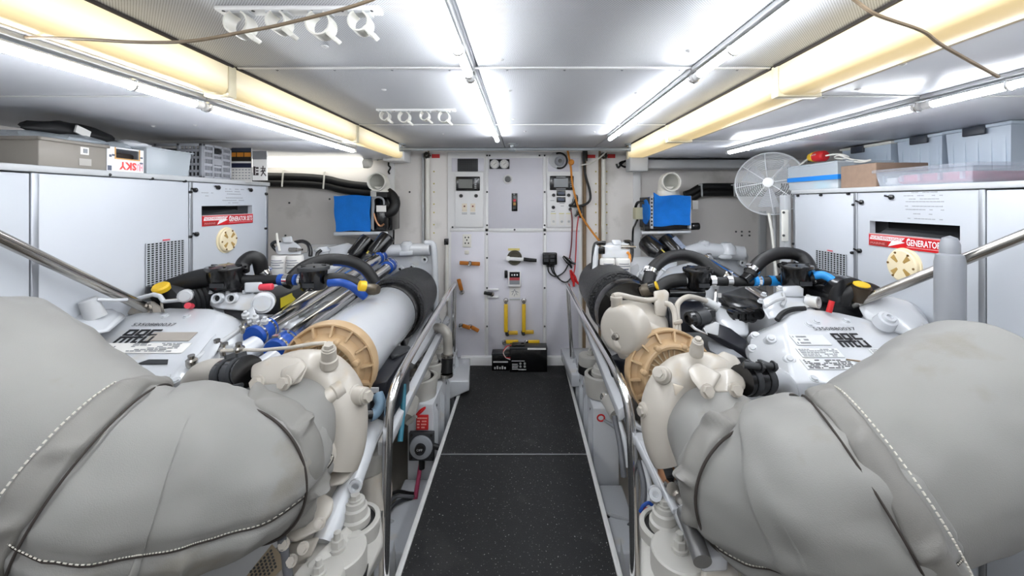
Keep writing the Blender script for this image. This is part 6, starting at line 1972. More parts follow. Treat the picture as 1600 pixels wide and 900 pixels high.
MB().lathe(P(970, 386, 2.7), (1, -0.1, 0), [(0, 0.014), (0.06, 0.014), (0.06, 0.009), (0.1, 0.008), (0.1, 0)], 10).build('banjo_fitting', steel, fu)
hose(fu, [(980, 394, 2.68), (984, 399, 2.68), (984, 410, 2.66)], 0.009, M('orange_rope'), 'orange_wire', 8)

# paddle filter and intake box
Ra, Rb = P(985, 487, 2.18), P(952, 450, 2.75)
d = (Rb - Ra).normalized()
fa = P(972, 478, 2.25)
MB().lathe(P(985, 492, 2.1), d, [(0, 0.17), (0.05, 0.18), (0.09, 0.175), (0.12, 0.172), (0.12, 0)], 40).build('rubber_sleeve', blackgl, E)
filter_can(E, fa, fa + d * 0.60, 0.176, fmesh)
ib = hull(E, 'intake_box', cream, [(953, 478, 1.85), (1003, 470, 1.95), (1040, 500, 1.85), (1046, 520, 1.75), (1010, 545, 1.72), (985, 560, 1.72), (958, 540, 1.74), (950, 510, 1.78), (960, 470, 2.1), (1010, 465, 2.15), (1045, 500, 2.0), (1040, 540, 1.95), (975, 575, 1.85)], 0.05, 4, ang=20)
MB().lathe(P(968, 516, 1.76), V((-0.75, -0.66, 0.05)), [(-0.08, 0.11), (-0.01, 0.108), (0.008, 0.098), (0.014, 0.08), (0.014, 0)], 36).build('end_plate', cream, ib, ang=60)
bolt(ib, P(963, 526, 1.69), V((-0.75, -0.66, 0.05)), 0.012, 0.02, steel)
MB().lathe(P(963, 481, 1.8), (0, 0, 1), [(-0.08, 0.024), (0.03, 0.024), (0.034, 0.027), (0.05, 0.027), (0.05, 0)], 18).build('pipe_boss', cream, ib)
hose(ib, [(958, 463, 1.8), (968, 461, 1.82), (990, 466, 1.85), (1008, 469, 1.88), (1026, 468, 1.9)], 0.013, cream, 'boost_pipe', 10)
hull(ib, 'bracket_box', cream, [(1021, 455, 1.9), (1040, 452, 1.92), (1046, 458, 1.9), (1040, 495, 1.86), (1023, 495, 1.86), (1021, 455, 2.0), (1045, 458, 2.0), (1040, 490, 2.0)], 0.008)
MB().hull([P(983, 562, 1.74), P(1000, 540, 1.74), P(983, 545, 1.76), P(965, 560, 1.9), P(1000, 600, 1.8), P(955, 590, 1.9), P(945, 560, 1.9)]).build('dark_casing', navy, E, bev=0.006)
for q in (((1040, 474, 1.84), (1048, 477, 1.82), (1054, 490, 1.8), (1056, 520, 1.76)), ((1108, 472, 1.92), (1090, 466, 1.9), (1074, 464, 1.86), (1061, 472, 1.84), (1058, 485, 1.82), (1061, 525, 1.76))):
    hose(ib, q, 0.0125, cream, 'boost_pipe', 10)
hull(ib, 'pipe_clamp', cream, [(1052, 502, 1.76), (1066, 498, 1.76), (1067, 505, 1.76), (1053, 509, 1.76), (1052, 502, 1.8), (1066, 505, 1.8)], 0.005)
MB().lathe(P(1108, 473, 1.92), V((0.7, -0.3, -0.4)), [(-0.02, 0.02), (0.03, 0.02), (0.03, 0.026), (0.045, 0.026), (0.045, 0)], 14).build('pipe_union', lightgrey, ib)

# sensor block, brackets and black module
dk = hull(E, 'dark_panel', navy, [(1042, 480, 2.0), (1060, 470, 2.1), (1095, 470, 2.1), (1110, 490, 2.0), (1095, 520, 1.95), (1045, 520, 1.9), (1050, 500, 2.2), (1100, 500, 2.2)], 0.008)
sb = hull(E, 'solenoid_block', blackgl, [(1098, 484, 1.86), (1118, 485, 1.86), (1119, 503, 1.86), (1100, 500, 1.84), (1098, 480, 1.95), (1118, 480, 1.95), (1119, 500, 1.95)], 0.005)
MB().lathe(P(1104, 494, 1.87), V((-1, -0.35, -0.1)), [(0, 0.034), (0.06, 0.034), (0.06, 0.03), (0.08, 0.03), (0.082, 0.024), (0.10, 0.024), (0.10, 0)], 22).build('solenoid', darkgrey, sb)
MB().lathe(P(1077, 498, 1.83), V((-1, -0.35, -0.1)), [(-0.02, 0.03), (0.004, 0.031), (0.01, 0.026), (0.01, 0.018), (0.0, 0.016), (0.0, 0)], 20).build('plug', blackgl, sb)
hull(sb, 'junction_box', lightgrey, [(1100, 510, 1.82), (1118, 502, 1.84), (1124, 505, 1.84), (1122, 525, 1.8), (1104, 520, 1.8), (1100, 510, 1.9), (1124, 508, 1.9), (1120, 525, 1.9)], 0.005)
MB().tube([P(1080, 508, 1.8), P(1086, 514, 1.79), P(1104, 522, 1.78), P(1100, 512, 1.79)], 0.007, 8).build('wire_loop', lightgrey, sb)
hull(E, 'blue_black_bracket', navy, [(1122, 505, 1.86), (1140, 512, 1.88), (1166, 532, 1.84), (1168, 562, 1.8), (1160, 545, 1.8), (1125, 528, 1.8), (1096, 520, 1.82), (1126, 520, 1.9), (1166, 540, 1.9)], 0.004)
hull(E, 'valley_pan', grey, [(1105, 532, 1.85), (1160, 535, 1.85), (1165, 560, 1.8), (1130, 560, 1.75), (1108, 548, 1.8), (1110, 540, 2.0), (1165, 545, 2.0)], 0.008)
hull(E, 'cooler_casting', white, [(1115, 478, 2.1), (1140, 488, 2.05), (1165, 500, 2.0), (1170, 525, 1.9), (1150, 525, 1.88), (1120, 505, 1.95), (1118, 475, 2.3), (1170, 495, 2.2), (1160, 540, 2.1), (1115, 520, 2.1)], 0.025, 3)
em = hull(E, 'control_module', blackgl, [(1122, 460, 2.25), (1170, 445, 2.5), (1200, 455, 2.4), (1192, 478, 2.1), (1165, 485, 2.05), (1138, 477, 2.1), (1138, 490, 2.1), (1165, 500, 2.05), (1192, 495, 2.1), (1122, 472, 2.25), (1200, 470, 2.4)], 0.006)
for k in range(4):
    MB().lathe(P(1148 + k * 11, 494 - (k == 3) * 5, 2.02), (0, -1, 0.1), [(-0.04, 0.03), (0.03, 0.028), (0.03, 0.018), (0.02, 0.016), (0.02, 0)], 14).build('connector', blackgl, em)
MB().box(P(1122.5, 465, 2.2), P(1126, 458, 2.21)).build('paper_tag', paper, em)
hull(E, 'black_plate', black, [(1048, 452, 2.2), (1068, 438, 2.5), (1090, 452, 2.2), (1092, 458, 2.18), (1048, 460, 2.18), (1068, 445, 2.5)], 0.004)
MB().tube([P(1055, 452, 2.16), P(1090, 452, 2.18)], 0.009, 8).build('cross_bar', darkgrey, E)
MB().tube([P(1045, 458, 2.1), P(1100, 458, 2.1)], 0.022, 12).build('fuel_line', blackgl, E)
hull(E, 'pot_bracket', steel, [(1117, 452, 2.1), (1120, 452, 2.1), (1118, 482, 1.98), (1115, 482, 1.98), (1117, 452, 2.12), (1118, 482, 2.0)], 0)
pu = hull(E, 'pump_casting', white, [(1190, 468, 1.95), (1222, 452, 2.0), (1275, 468, 1.95), (1276, 478, 1.9), (1225, 475, 1.9), (1215, 497, 1.84), (1200, 500, 1.84), (1192, 485, 1.88), (1195, 466, 2.1), (1270, 470, 2.1), (1210, 490, 2.05)], 0.012, 3)
hull(pu, 'pump_block', white, [(1222, 448, 1.96), (1250, 446, 1.96), (1256, 450, 1.96), (1255, 464, 1.94), (1224, 464, 1.94), (1222, 445, 2.06), (1254, 445, 2.06), (1254, 464, 2.05)], 0.006)
MB().lathe(P(1272, 472, 1.9), (0.6, -1, 0.1), [(-0.03, 0.03), (0.02, 0.028), (0.02, 0.018), (0.005, 0.017), (0.005, 0)], 16).build('port', white, pu)
MB().lathe(P(1272, 472, 1.9), (0.6, -1, 0.1), [(0.003, 0.0165), (0.0065, 0.0165), (0.0065, 0)], 12).build('bore', darkcav, pu)
for q in (((1194, 480, 1.86), (1210, 470, 1.88), (1224, 466, 1.9)), ((1224, 458, 1.92), (1226, 470, 1.9), (1222, 478, 1.88))):
    MB().tube([P(*k) for k in q], 0.009, 8).build('pump_rod', lightgrey, pu)
for px, py in ((1193, 462), (1188, 472), (1218, 452), (1262, 466)):
    bolt(pu, P(px, py, 1.92), V((0, -0.3, 1)), 0.01, 0.016, white)
hose(E, [(1214, 500, 1.84), (1224, 489, 1.86), (1240, 483, 1.88), (1258, 482, 1.88)], 0.012, black, 'gasket_line', 8)

# lettered casing
top = [(1240, 598), (1372, 595), (1480, 560), (1440, 535), (1400, 520), (1350, 497), (1310, 488), (1262, 482), (1236, 492), (1225, 505)]
cv = MB().hull([CP(*q) for q in top] + [P(*q) for q in ((1172, 530, 1.84), (1168, 560, 1.76), (1180, 575, 1.7), (1176, 522, 1.95), (1250, 640, 1.5), (1380, 640, 1.5), (1490, 600, 1.7), (1190, 540, 2.1), (1460, 560, 2.0))]).build('front_casing', white, E, bev=0.012, seg=3, ang=14)
letters(cv, CP(1317, 543) + CN * 0.003, rt, CUP, 0.120, 0.080)
text('serial_number', '5350880037', CP(1273, 517) + CN * 0.003, rt, CUP, 0.185, 0.02, ink, cv, 0.001)
for x0, y0, x1, y1, rows, sd, in ((1254, 545, 1320, 559, 5, 11), (1262, 562, 1345, 578, 6, 12), (1246, 524, 1300, 540, 3, 13), (1366, 546, 1420, 556, 4, 14)):
    o, wd, L = plate('p', x0, y0, x1, y1, None)
    MB().prism([o, o + rt * wd, o + rt * wd + CUP * L, o + CUP * L], CN * 0.0016).build('paper_plate', M('plate_grey', (206, 208, 208), 0.35, var=0.06), cv)
    printed(cv, o + CN * 0.002 + rt * wd * 0.05 + CUP * L * 0.05, rt, CUP, wd * (0.9 if sd != 13 else 0.4), L * 0.9, rows, ink if sd == 12 else inkgrey, sd)
MB().tube([CP(1322, 563) + CN * 0.005, CP(1334, 565) + CN * 0.006, CP(1344, 566) + CN * 0.005], 0.003, 6).build('brown_wire', brownm, cv)
for px, py in ((1264, 507), (1276, 503), (1322, 501), (1272, 592), (1322, 591), (1352, 590), (1430, 541)):
    bolt(cv, CP(px, py), CN, 0.012, 0.008, white)
wb = hull(E, 'side_web', white, [(1174, 530, 1.86), (1200, 512, 1.84), (1240, 560, 1.66), (1246, 600, 1.52), (1265, 610, 1.5), (1180, 560, 1.8), (1230, 610, 1.54), (1232, 630, 1.54), (1178, 580, 1.8)], 0.012, 3)
for px, py, Y in ((1205, 530, 1.74), (1234, 562, 1.6), (1180, 525, 1.84), (1176, 545, 1.78)):
    MB().lathe(P(px, py, Y), V((-0.4, -0.7, 0.8)), [(-0.04, 0.034), (0.008, 0.019), (0.010, 0.012), (0.018, 0.011), (0.018, 0)], 16).build('stud_boss', white, wb)
hull(E, 'front_box', lightgrey, [(1266, 604, 1.5), (1400, 602, 1.5), (1400, 690, 1.48), (1266, 690, 1.48), (1266, 604, 1.8), (1400, 604, 1.8), (1266, 690, 1.8), (1238, 598, 1.56), (1240, 680, 1.56)], 0.006)
hull(E, 'casing_lip', white, [(1240, 594, 1.52), (1378, 592, 1.52), (1378, 602, 1.5), (1262, 604, 1.49), (1240, 600, 1.52), (1380, 596, 1.6), (1240, 594, 1.6)], 0.004)
ov = hull(E, 'outboard_turbo', white, [(1340, 480, 1.85), (1358, 464, 1.9), (1390, 462, 1.85), (1420, 470, 1.8), (1440, 492, 1.72), (1455, 510, 1.68), (1450, 530, 1.66), (1400, 520, 1.72), (1350, 500, 1.82), (1360, 465, 2.0), (1440, 480, 1.95), (1440, 540, 1.9)], 0.035, 4, ang=20)
MB().lathe(P(1386, 500, 1.72), V((-0.1, -0.7, 0.8)), [(-0.03, 0.042), (0.012, 0.036), (0.014, 0.026), (0.026, 0.022), (0.026, 0.012), (0.014, 0.01), (0.014, 0)], 22).build('plug_boss', white, ov)
bolt(ov, P(1374, 503, 1.74), V((-0.1, -0.7, 0.8)), 0.012, 0.016, white)
hose(ov, [(1440, 508, 1.66), (1456, 512, 1.65), (1466, 518, 1.64)], 0.01, lightgrey, 'tab', 8)

# turbocharger
TC = P(1048, 585, 1.70)
tb = MB().tube(sp([P(1130, 588, 1.46), P(1102, 584, 1.46), P(1072, 594, 1.45), P(1050, 616, 1.44), P(1041, 648, 1.42), P(1044, 688, 1.40), P(1055, 716, 1.38)], 6),
               [0.066 + 0.024 * min(1, k / 12) - 0.010 * max(0, (k - 22) / 14) for k in range(37)], 24).build('turbocharger', cream, E)
ring_cover(E, TC, V((0.02, -1, 0.16)), 0.188)
for c, d_, r, h in ((P(1089, 543, 1.40), V((-0.1, -0.5, 1)), 0.02, 0.03), (P(1034, 586, 1.40), V((-0.55, -0.75, 0.5)), 0.027, 0.03), (P(1016, 640, 1.42), V((-1, -0.3, 0.0)), 0.03, 0.03)):
    MB().lathe(c - d_.normalized() * 0.03, d_, [(0, r * 1.2), (0.03, r * 1.15), (0.034, r), (0.03 + h, r * 0.95), (0.034 + h, r * 0.7), (0.034 + h, 0)], 18).build('boss', cream, tb)
    MB().hex(c + d_.normalized() * (h + 0.002), d_, r * 0.55, 0.014).build('plug', cream, tb)
MB().prism([P(1050, 598, 1.33), P(1068, 603, 1.32), P(1054, 618, 1.32)], (0, -0.01, 0)).build('cast_triangle', M('cast_triangle_cream', (196, 186, 170), 0.5, var=0.1), tb, bev=0.004)  # cast triangle in a separate cream tone
hull(tb, 'water_outlet', cream, [(1100, 580, 1.36), (1140, 574, 1.38), (1162, 588, 1.36), (1168, 606, 1.32), (1150, 616, 1.28), (1118, 614, 1.27), (1104, 600, 1.3), (1120, 576, 1.46), (1160, 592, 1.44), (1150, 616, 1.4), (1100, 600, 1.42)], 0.02, 3, ang=25)
hull(tb, 'outlet_arm', cream, [(1072, 575, 1.34), (1092, 566, 1.36), (1130, 584, 1.32), (1110, 616, 1.24), (1095, 614, 1.25), (1078, 592, 1.3), (1085, 570, 1.42), (1120, 590, 1.4)], 0.014, 3, ang=25)
hull(tb, 'upper_arm', cream, [(1110, 562, 1.44), (1130, 548, 1.48), (1150, 556, 1.48), (1160, 572, 1.44), (1140, 582, 1.4), (1120, 578, 1.42), (1130, 550, 1.54), (1155, 562, 1.54)], 0.016, 3, ang=25)
for px, py, Y in ((1104, 611, 1.235), (1148, 609, 1.26)):
    bolt(tb, P(px, py, Y), V((0.1, -0.9, 0.3)), 0.017, 0.02)
a, b_ = P(1158, 594, 1.36), P(1196, 592, 1.40)
cu = MB().tube([a, b_], 0.05, 24).build('coupling_hose', blackgl, E)
d = (b_ - a).normalized()
for f_ in (0.2, 0.72):
    e = a.lerp(b_, f_)
    hclamp(cu, e, e + d * 0.022, 0.054, mat=darkgrey)
    MB().tube([e + V((-0.02, -0.02, 0.06)), e + V((0.03, -0.03, 0.058))], 0.011, 10).hex(e + V((0.03, -0.03, 0.058)), (1, 0, 0), 0.014, 0.012).build('clamp_screw', darkgrey, cu)
MB().tube(sp([P(1194, 590, 1.42), P(1214, 592, 1.46), P(1226, 606, 1.48), P(1228, 635, 1.48), P(1228, 690, 1.48)], 6), 0.042, 22).build('elbow_pipe', white, E)
hull(E, 'pipe_strap', white, [(1215, 640, 1.46), (1258, 632, 1.46), (1258, 644, 1.46), (1216, 648, 1.46), (1215, 640, 1.5), (1258, 644, 1.5)], 0.003)
# hoses across both banks
hb = hose(E, [(1013, 449, 2.2), (1014, 436, 2.22), (1022, 418, 2.28), (1042, 403, 2.34), (1070, 399, 2.38), (1096, 407, 2.36), (1116, 422, 2.3), (1134, 434, 2.26)], 0.035, black, 'breather_hose', 16)
MB().tube(sp([P(1019, 424, 2.25), P(1014, 440, 2.21), P(1012, 456, 2.19)], 4), 0.029, 14).build('elbow', blackgl, hb)
hclamp(hb, P(1019, 421, 2.26), P(1016, 428, 2.25), 0.04)
hclamp(hb, P(1132, 432, 2.27), P(1138, 437, 2.25), 0.039)
hb = hose(E, [(1024, 458, 2.12), (1036, 446, 2.14), (1052, 439, 2.14), (1072, 437, 2.14)], 0.037, black, 'breather_hose', 16)
hclamp(hb, P(1069, 437, 2.14), P(1074, 437, 2.14), 0.041)
pot(E, 1090, 423, 2.12, 0.068, 0.095, blackgl)
q0 = P(1016, 450, 2.1)
sn = MB().lathe(P(1014, 452, 2.08), V((0.8, -0.4, 0.35)), [(-0.045, 0.024), (-0.03, 0.028), (-0.03, 0.034), (0.01, 0.034), (0.02, 0.028), (0.03, 0.028), (0.03, 0)], 18).build('sensor_body', M('dark_steel'), E)
MB().lathe(P(1021, 448, 2.06), V((0.8, -0.4, 0.35)), [(-0.02, 0.03), (0.01, 0.031), (0.01, 0.026), (0.014, 0.026), (0.014, 0)], 18).build('black_ring', blackgl, sn)
MB().lathe(P(1023.5, 447, 2.055), V((0.8, -0.4, 0.35)), [(-0.01, 0.022), (0.012, 0.022), (0.012, 0)], 18).build('yellow_cap', yellow, sn)
hb = hose(E, [(1108, 439, 2.12), (1140, 440, 2.12), (1180, 440, 2.12), (1226, 437, 2.1)], 0.024, black, 'cross_hose', 14)
for px, m_, wd in ((1113, chrome, 4), (1139, chrome, 4), (1183, M('bright_blue', (30, 140, 214), 0.4, var=0.05), 6), (1185, chrome, 2.4), (1211, M('bright_blue'), 9), (1222, chrome, 2.4)):
    p, q = P(px - wd, 438.8, 2.11), P(px + wd, 438.8, 2.11)
    MB().tube([p, q], 0.0275 + 0.001 * (m_ == chrome), 16).build('hose_band', m_, hb)
hb = hose(E, [(1171, 432, 2.12), (1178, 420, 2.14), (1192, 406, 2.18), (1212, 397, 2.2), (1236, 396, 2.2), (1254, 402, 2.18), (1263, 414, 2.14), (1264, 428, 2.1)], 0.034, black, 'breather_hose', 16)
hclamp(hb, P(1173, 426, 2.13), P(1177, 421, 2.14), 0.038)
MB().tube([P(1162, 438, 2.11), P(1172, 430, 2.12)], 0.028, 14).build('elbow', blackgl, hb)
pot(E, 1243, 418, 2.02, 0.07, 0.10, blackgl)
hb = hose(E, [(1264, 435, 2.0), (1284, 434, 1.98), (1300, 441, 1.95), (1312, 452, 1.92)], 0.028, black, 'breather_hose', 14)
hose(hb, [(1272, 431, 1.98), (1286, 430, 1.96), (1301, 438, 1.93), (1313, 450, 1.9)], 0.02, M('bright_blue'), 'blue_lining', 12)
hclamp(hb, P(1266, 435, 2.0), P(1270, 435, 2.0), 0.033)
MB().tube([P(1086, 404, 2.9), P(1128, 430, 2.35), P(1150, 445, 2.2)], 0.018, 12).tube([P(1102, 402, 2.9), P(1160, 438, 2.3)], 0.018, 12).build('steel_pipe', chrome, E)
hclamp(E, P(1104, 403, 2.85), P(1109, 406, 2.82), 0.03)
MB().tube([P(1200, 470, 2.1), P(1170, 450, 2.3)], 0.022, 14).build('steel_pipe', chrome, E)
# outboard filter
o, q = P(1330, 470, 1.88), P(1262, 446, 2.15)
d = (q - o).normalized()
of = MB().lathe(o, d, [(0, 0.088), (0.01, 0.108), (0.05, 0.11), (0.06, 0.1)] + [(0.13 + 0.011 * k, 0.102 + (0.004 if k % 2 else -0.003)) for k in range(22)] + [(0.38, 0.09), (0.38, 0)], 36).build('outboard_filter', blackgl, E)
MB().tube([P(1295, 488, 1.84), P(1300, 470, 1.84)], 0.012, 10).build('red_strap', red, of)
MB().lathe(P(1345, 452, 1.86), (0.0, -0.3, 1), [(-0.06, 0.03), (-0.02, 0.042), (0.0, 0.042), (0.012, 0.04), (0.012, 0.036), (0.02, 0.036), (0.024, 0.03), (0.024, 0)], 22).build('filler_neck', M('dark_brass', (66, 56, 44), 0.4, 0.4, var=0.1), of)
MB().lathe(P(1346, 446, 1.855), (0.0, -0.3, 1), [(-0.01, 0.034), (0.008, 0.032), (0.01, 0)], 20).build('yellow_cap', yellow, of)
MB().tube(sp([P(1316, 474, 1.90), P(1320, 464, 1.89), P(1330, 455, 1.88), P(1352, 450, 1.88), P(1372, 458, 1.86)], 5), 0.03, 14).build('seal_band', black, of)

# gangway-side foot and low parts
ft = hull(E, 'foot_rail', white, [(903, 484, 3.4), (908, 480, 3.4), (966, 640, 1.7), (978, 632, 1.7), (904, 492, 3.4), (910, 490, 3.4), (967, 660, 1.7), (979, 652, 1.7)], 0.004)
MB().bar(P(1006, 680, 1.58), P(1064, 790, 1.3), 0.095, 0.04).build('foot_beam', white, E, bev=0.008)
MB().bar(P(1062, 786, 1.31), P(1118, 884, 1.09), 0.075, 0.04).build('foot_beam', white, E, bev=0.008)
MB().bar(P(1003, 690, 1.53), P(1056, 800, 1.26), 0.022, 0.02).build('foot_rib', white, E, bev=0.004)
MB().lathe(P(1024, 772, 1.32), V((-0.2, -0.9, 0.4)), [(-0.02, 0.022), (0.006, 0.021), (0.006, 0.010), (0.0, 0.009)], 16).build('eye_boss', white, E)
MB().tube([P(1070, 800, 1.22), P(1085, 840, 1.14), P(1098, 878, 1.08)], 0.025, 20).build('steel_damper', M('dark_damper', (120, 120, 120), 0.4, 0.5, var=0.1), E)
hull(E, 'damper_clamp', white, [(1062, 790, 1.22), (1080, 780, 1.22), (1086, 800, 1.2), (1070, 812, 1.2), (1062, 790, 1.28), (1086, 800, 1.28)], 0.004)
MB().lathe(P(1050, 762, 1.3), V((-0.2, -0.9, 0.4)), [(-0.02, 0.024), (0.02, 0.02), (0.02, 0)], 12).lathe(P(1062, 778, 1.27), V((-0.2, -0.9, 0.4)), [(-0.02, 0.02), (0.02, 0.017), (0.02, 0)], 12).build('bolts', steel, E)
MB().tube([P(1012, 660, 1.5), P(1022, 690, 1.46), P(1036, 720, 1.4)], 0.02, 12).build('sensor_pipe', white, E)
MB().tube([P(1038, 722, 1.38), P(1042, 738, 1.36), P(1046, 752, 1.34)], [0.026, 0.032, 0.022], 12).build('copper_fitting', copper, E)
MB().tube([P(1036, 735, 1.35), P(1048, 732, 1.35)], 0.03, 8).build('fitting_band', darkgrey, E)
hull(E, 'base_casting', cream, [(1095, 880, 1.1), (1130, 860, 1.15), (1160, 900, 1.1), (1140, 940, 1.1), (1090, 930, 1.08), (1110, 880, 1.25), (1150, 900, 1.25)], 0.02, 3)
hull(E, 'low_casting', cream, [(1010, 650, 1.6), (1040, 640, 1.55), (1048, 690, 1.5), (1030, 700, 1.55), (1005, 680, 1.6), (1040, 660, 1.7)], 0.015, 3)
hull(E, 'mount_arm', offwhite, [(1000, 815, 1.35), (1030, 800, 1.4), (1080, 815, 1.3), (1110, 880, 1.15), (1100, 930, 1.1), (1000, 930, 1.15), (1000, 860, 1.3), (1060, 830, 1.45), (1100, 880, 1.3)], 0.012, 3)
mount(E, P(1038, 820, 1.31), 0.080, 0.07)
mount(E, P(1062, 868, 1.20), 0.085, 0.05, disc=True)
mount(E, P(940, 584, 2.62), 0.112, 0.13)
mount(E, P(922, 558, 2.95), 0.085, 0.12, disc=True)
for i, q in enumerate((((972, 640, 1.75), (985, 668, 1.66), (1005, 685, 1.58), (1030, 690, 1.52), (1052, 697, 1.5)), ((975, 630, 1.75), (990, 660, 1.66), (1012, 676, 1.58), (1045, 688, 1.5)),
                      ((960, 650, 1.72), (968, 690, 1.66), (972, 720, 1.62), (975, 745, 1.6)), ((966, 655, 1.72), (976, 690, 1.66), (980, 730, 1.62)),
                      ((998, 720, 1.56), (1006, 760, 1.5), (1004, 800, 1.46)), ((1004, 720, 1.56), (1014, 760, 1.5), (1012, 800, 1.46)))):
    hose(E, q, 0.012, (cablegrey, lightgrey)[i % 2], 'wiring_loom', 8)
for q, m_ in ((((1000, 800, 1.42), (1006, 790, 1.42), (1014, 786, 1.42), (1022, 792, 1.42)), blue), (((1002, 805, 1.42), (1010, 796, 1.42), (1020, 798, 1.42)), red)):
    hose(E, q, 0.006, m_, 'coloured_wire', 6)


# ------------------------------------------------------------------ padded exhaust lagging
def section(t, name, pts, mat, seed, n=72, k=12, wr0=0.0, wr1=0.0, pf=0.010, freq=11, seam=None):
    """a padded cloth sleeve along pts (each: centre, radius); wr0, wr1 gather the cloth at its two ends;
    seam is the direction in which a stitched seam runs along it"""
    cs = sp([p for p, r in pts], k)
    rs = [v.x for v in sp([(r, 0, 0) for p, r in pts], k)]
    m = len(cs)
    vs, fs, line = [], [], []
    u = None
    for i, c in enumerate(cs):
        tg = (cs[min(m - 1, i + 1)] - cs[max(0, i - 1)]).normalized()
        if u is None:
            u, _ = frame(tg)
        u = (u - tg * u.dot(tg)).normalized()
        b = tg.cross(u)
        f = i / (m - 1)
        sd = None
        if seam:
            sd = V(seam)
            sd = (sd - tg * sd.dot(tg)).normalized()
        best = -2
        for j in range(n):
            a = 2 * PI * j / n
            d = u * math.cos(a) + b * math.sin(a)
            q = c + d * rs[i]
            r = rs[i]
            r += pf * mnoise.noise(q * 5.0 + V((seed, 0, 0))) + pf * 0.6 * mnoise.noise(q * 13 + V((0, seed, 0)))
            r += pf * 0.5 * (1 - abs(mnoise.noise(V((q.x * 3 + seed, q.y * 9, q.z * 9)))) * 2.2) * 0.6
            fold = math.sin(freq * a + seed + 2.2 * mnoise.noise(q * 4 + V((0, 0, seed))))
            fold = max(0, fold) ** 2 - 0.35
            r += fold * (wr0 * math.exp(-f * 7) + wr1 * math.exp(-(1 - f) * 7))
            if sd:
                da = math.acos(max(-1, min(1, d.dot(sd))))
                below = 1 if d.z < sd.z else 0
                r += -0.010 * math.exp(-(da / 0.07) ** 2) + 0.006 * math.exp(-((da - 0.16) / 0.09) ** 2)
                r += 0.014 * max(0, math.sin(34 * f + 3 * mnoise.noise(q * 3))) ** 2 * math.exp(-((da - 0.2) / 0.22) ** 2) * below
            for e in (f / 0.05, (1 - f) / 0.05):
                if e < 1:
                    r -= rs[i] * 0.06 * (1 - math.sqrt(max(0, 1 - (1 - e) ** 2)))
            p = c + d * r
            vs.append(p)
            if sd and d.dot(sd) > best:
                best = d.dot(sd)
                bp = c + sd * (r + 0.0075)
        if sd:
            line.append(bp)
    for i in range(m - 1):
        for j in range(n):
            j2 = (j + 1) % n
            fs.append((i * n + j, i * n + j2, (i + 1) * n + j2, (i + 1) * n + j))
    fs.append(tuple(range(n))[::-1])
    fs.append(tuple((m - 1) * n + j for j in range(n)))
    o = MB().add(vs, fs).build(name, mat, t, ang=75)
    if seam:
        L = line[1:-1]
        MB().tube(L, 0.0022, 6).build('seam_cord', seamdark, o)
        mb = MB()
        for i in range(len(L) - 1):
            for q in (0.0, 0.5):
                mb.tube([L[i].lerp(L[i + 1], q) + V((0, -0.003, 0.006)), L[i].lerp(L[i + 1], q + 0.3) + V((0, -0.003, 0.006))], 0.0014, 5)
        stuff(mb.build('stitching', thread, o))
    return o


def flap(t, c, ax, r0, r1, wd, seed, name='seam_flap', amp=0.03):
    """gathered cloth collar over a joint, radius r0 at its near edge and r1 at its far edge"""
    c, ax = V(c), V(ax).normalized()
    u, b = frame(ax)
    n, m = 128, 12
    vs, fs = [], []
    for i in range(m + 1):
        f = i / m
        for j in range(n):
            a = 2 * PI * j / n
            d = u * math.cos(a) + b * math.sin(a)
            w_ = 3.5 * mnoise.noise(d * 1.7 + V((seed, 0, 0)))
            fold = amp * max(0, math.sin(8 * a + seed + w_ + 1.2 * f)) ** 4 * math.sin(PI * min(1, 0.1 + f * 0.95))
            rr = r0 + (r1 - r0) * f + 0.012 * math.sin(PI * f) ** 0.6 + fold + 0.007 * mnoise.noise(d * 3 + V((f * 2, seed, 0)))
            if i in (0, m):
                rr -= 0.028
            vs.append(c + ax * ((f - 0.5) * wd + 0.012 * mnoise.noise(d * 2.2 + V((0, seed, f * 0.4)))) + d * rr)
    for i in range(m):
        for j in range(n):
            j2 = (j + 1) % n
            fs.append((i * n + j, i * n + j2, (i + 1) * n + j2, (i + 1) * n + j))
    return MB().add(vs, fs).build(name, lag2, t, ang=75)


def loop_line(t, c, ax, r, name, mat, rad, dash=0):
    c, ax = V(c), V(ax).normalized()
    u, b = frame(ax)

    def at(a):
        return c + (u * math.cos(a) + b * math.sin(a)) * r
    if not dash:
        return MB().tube([at(2 * PI * k / 120) for k in range(121)], rad, 6, cap=False).build(name, mat, t)
    mb = MB()
    for k in range(dash):
        mb.tube([at(2 * PI * k / dash), at(2 * PI * (k + 0.62) / dash)], rad, 5)
    return stuff(mb.build(name, mat, t))


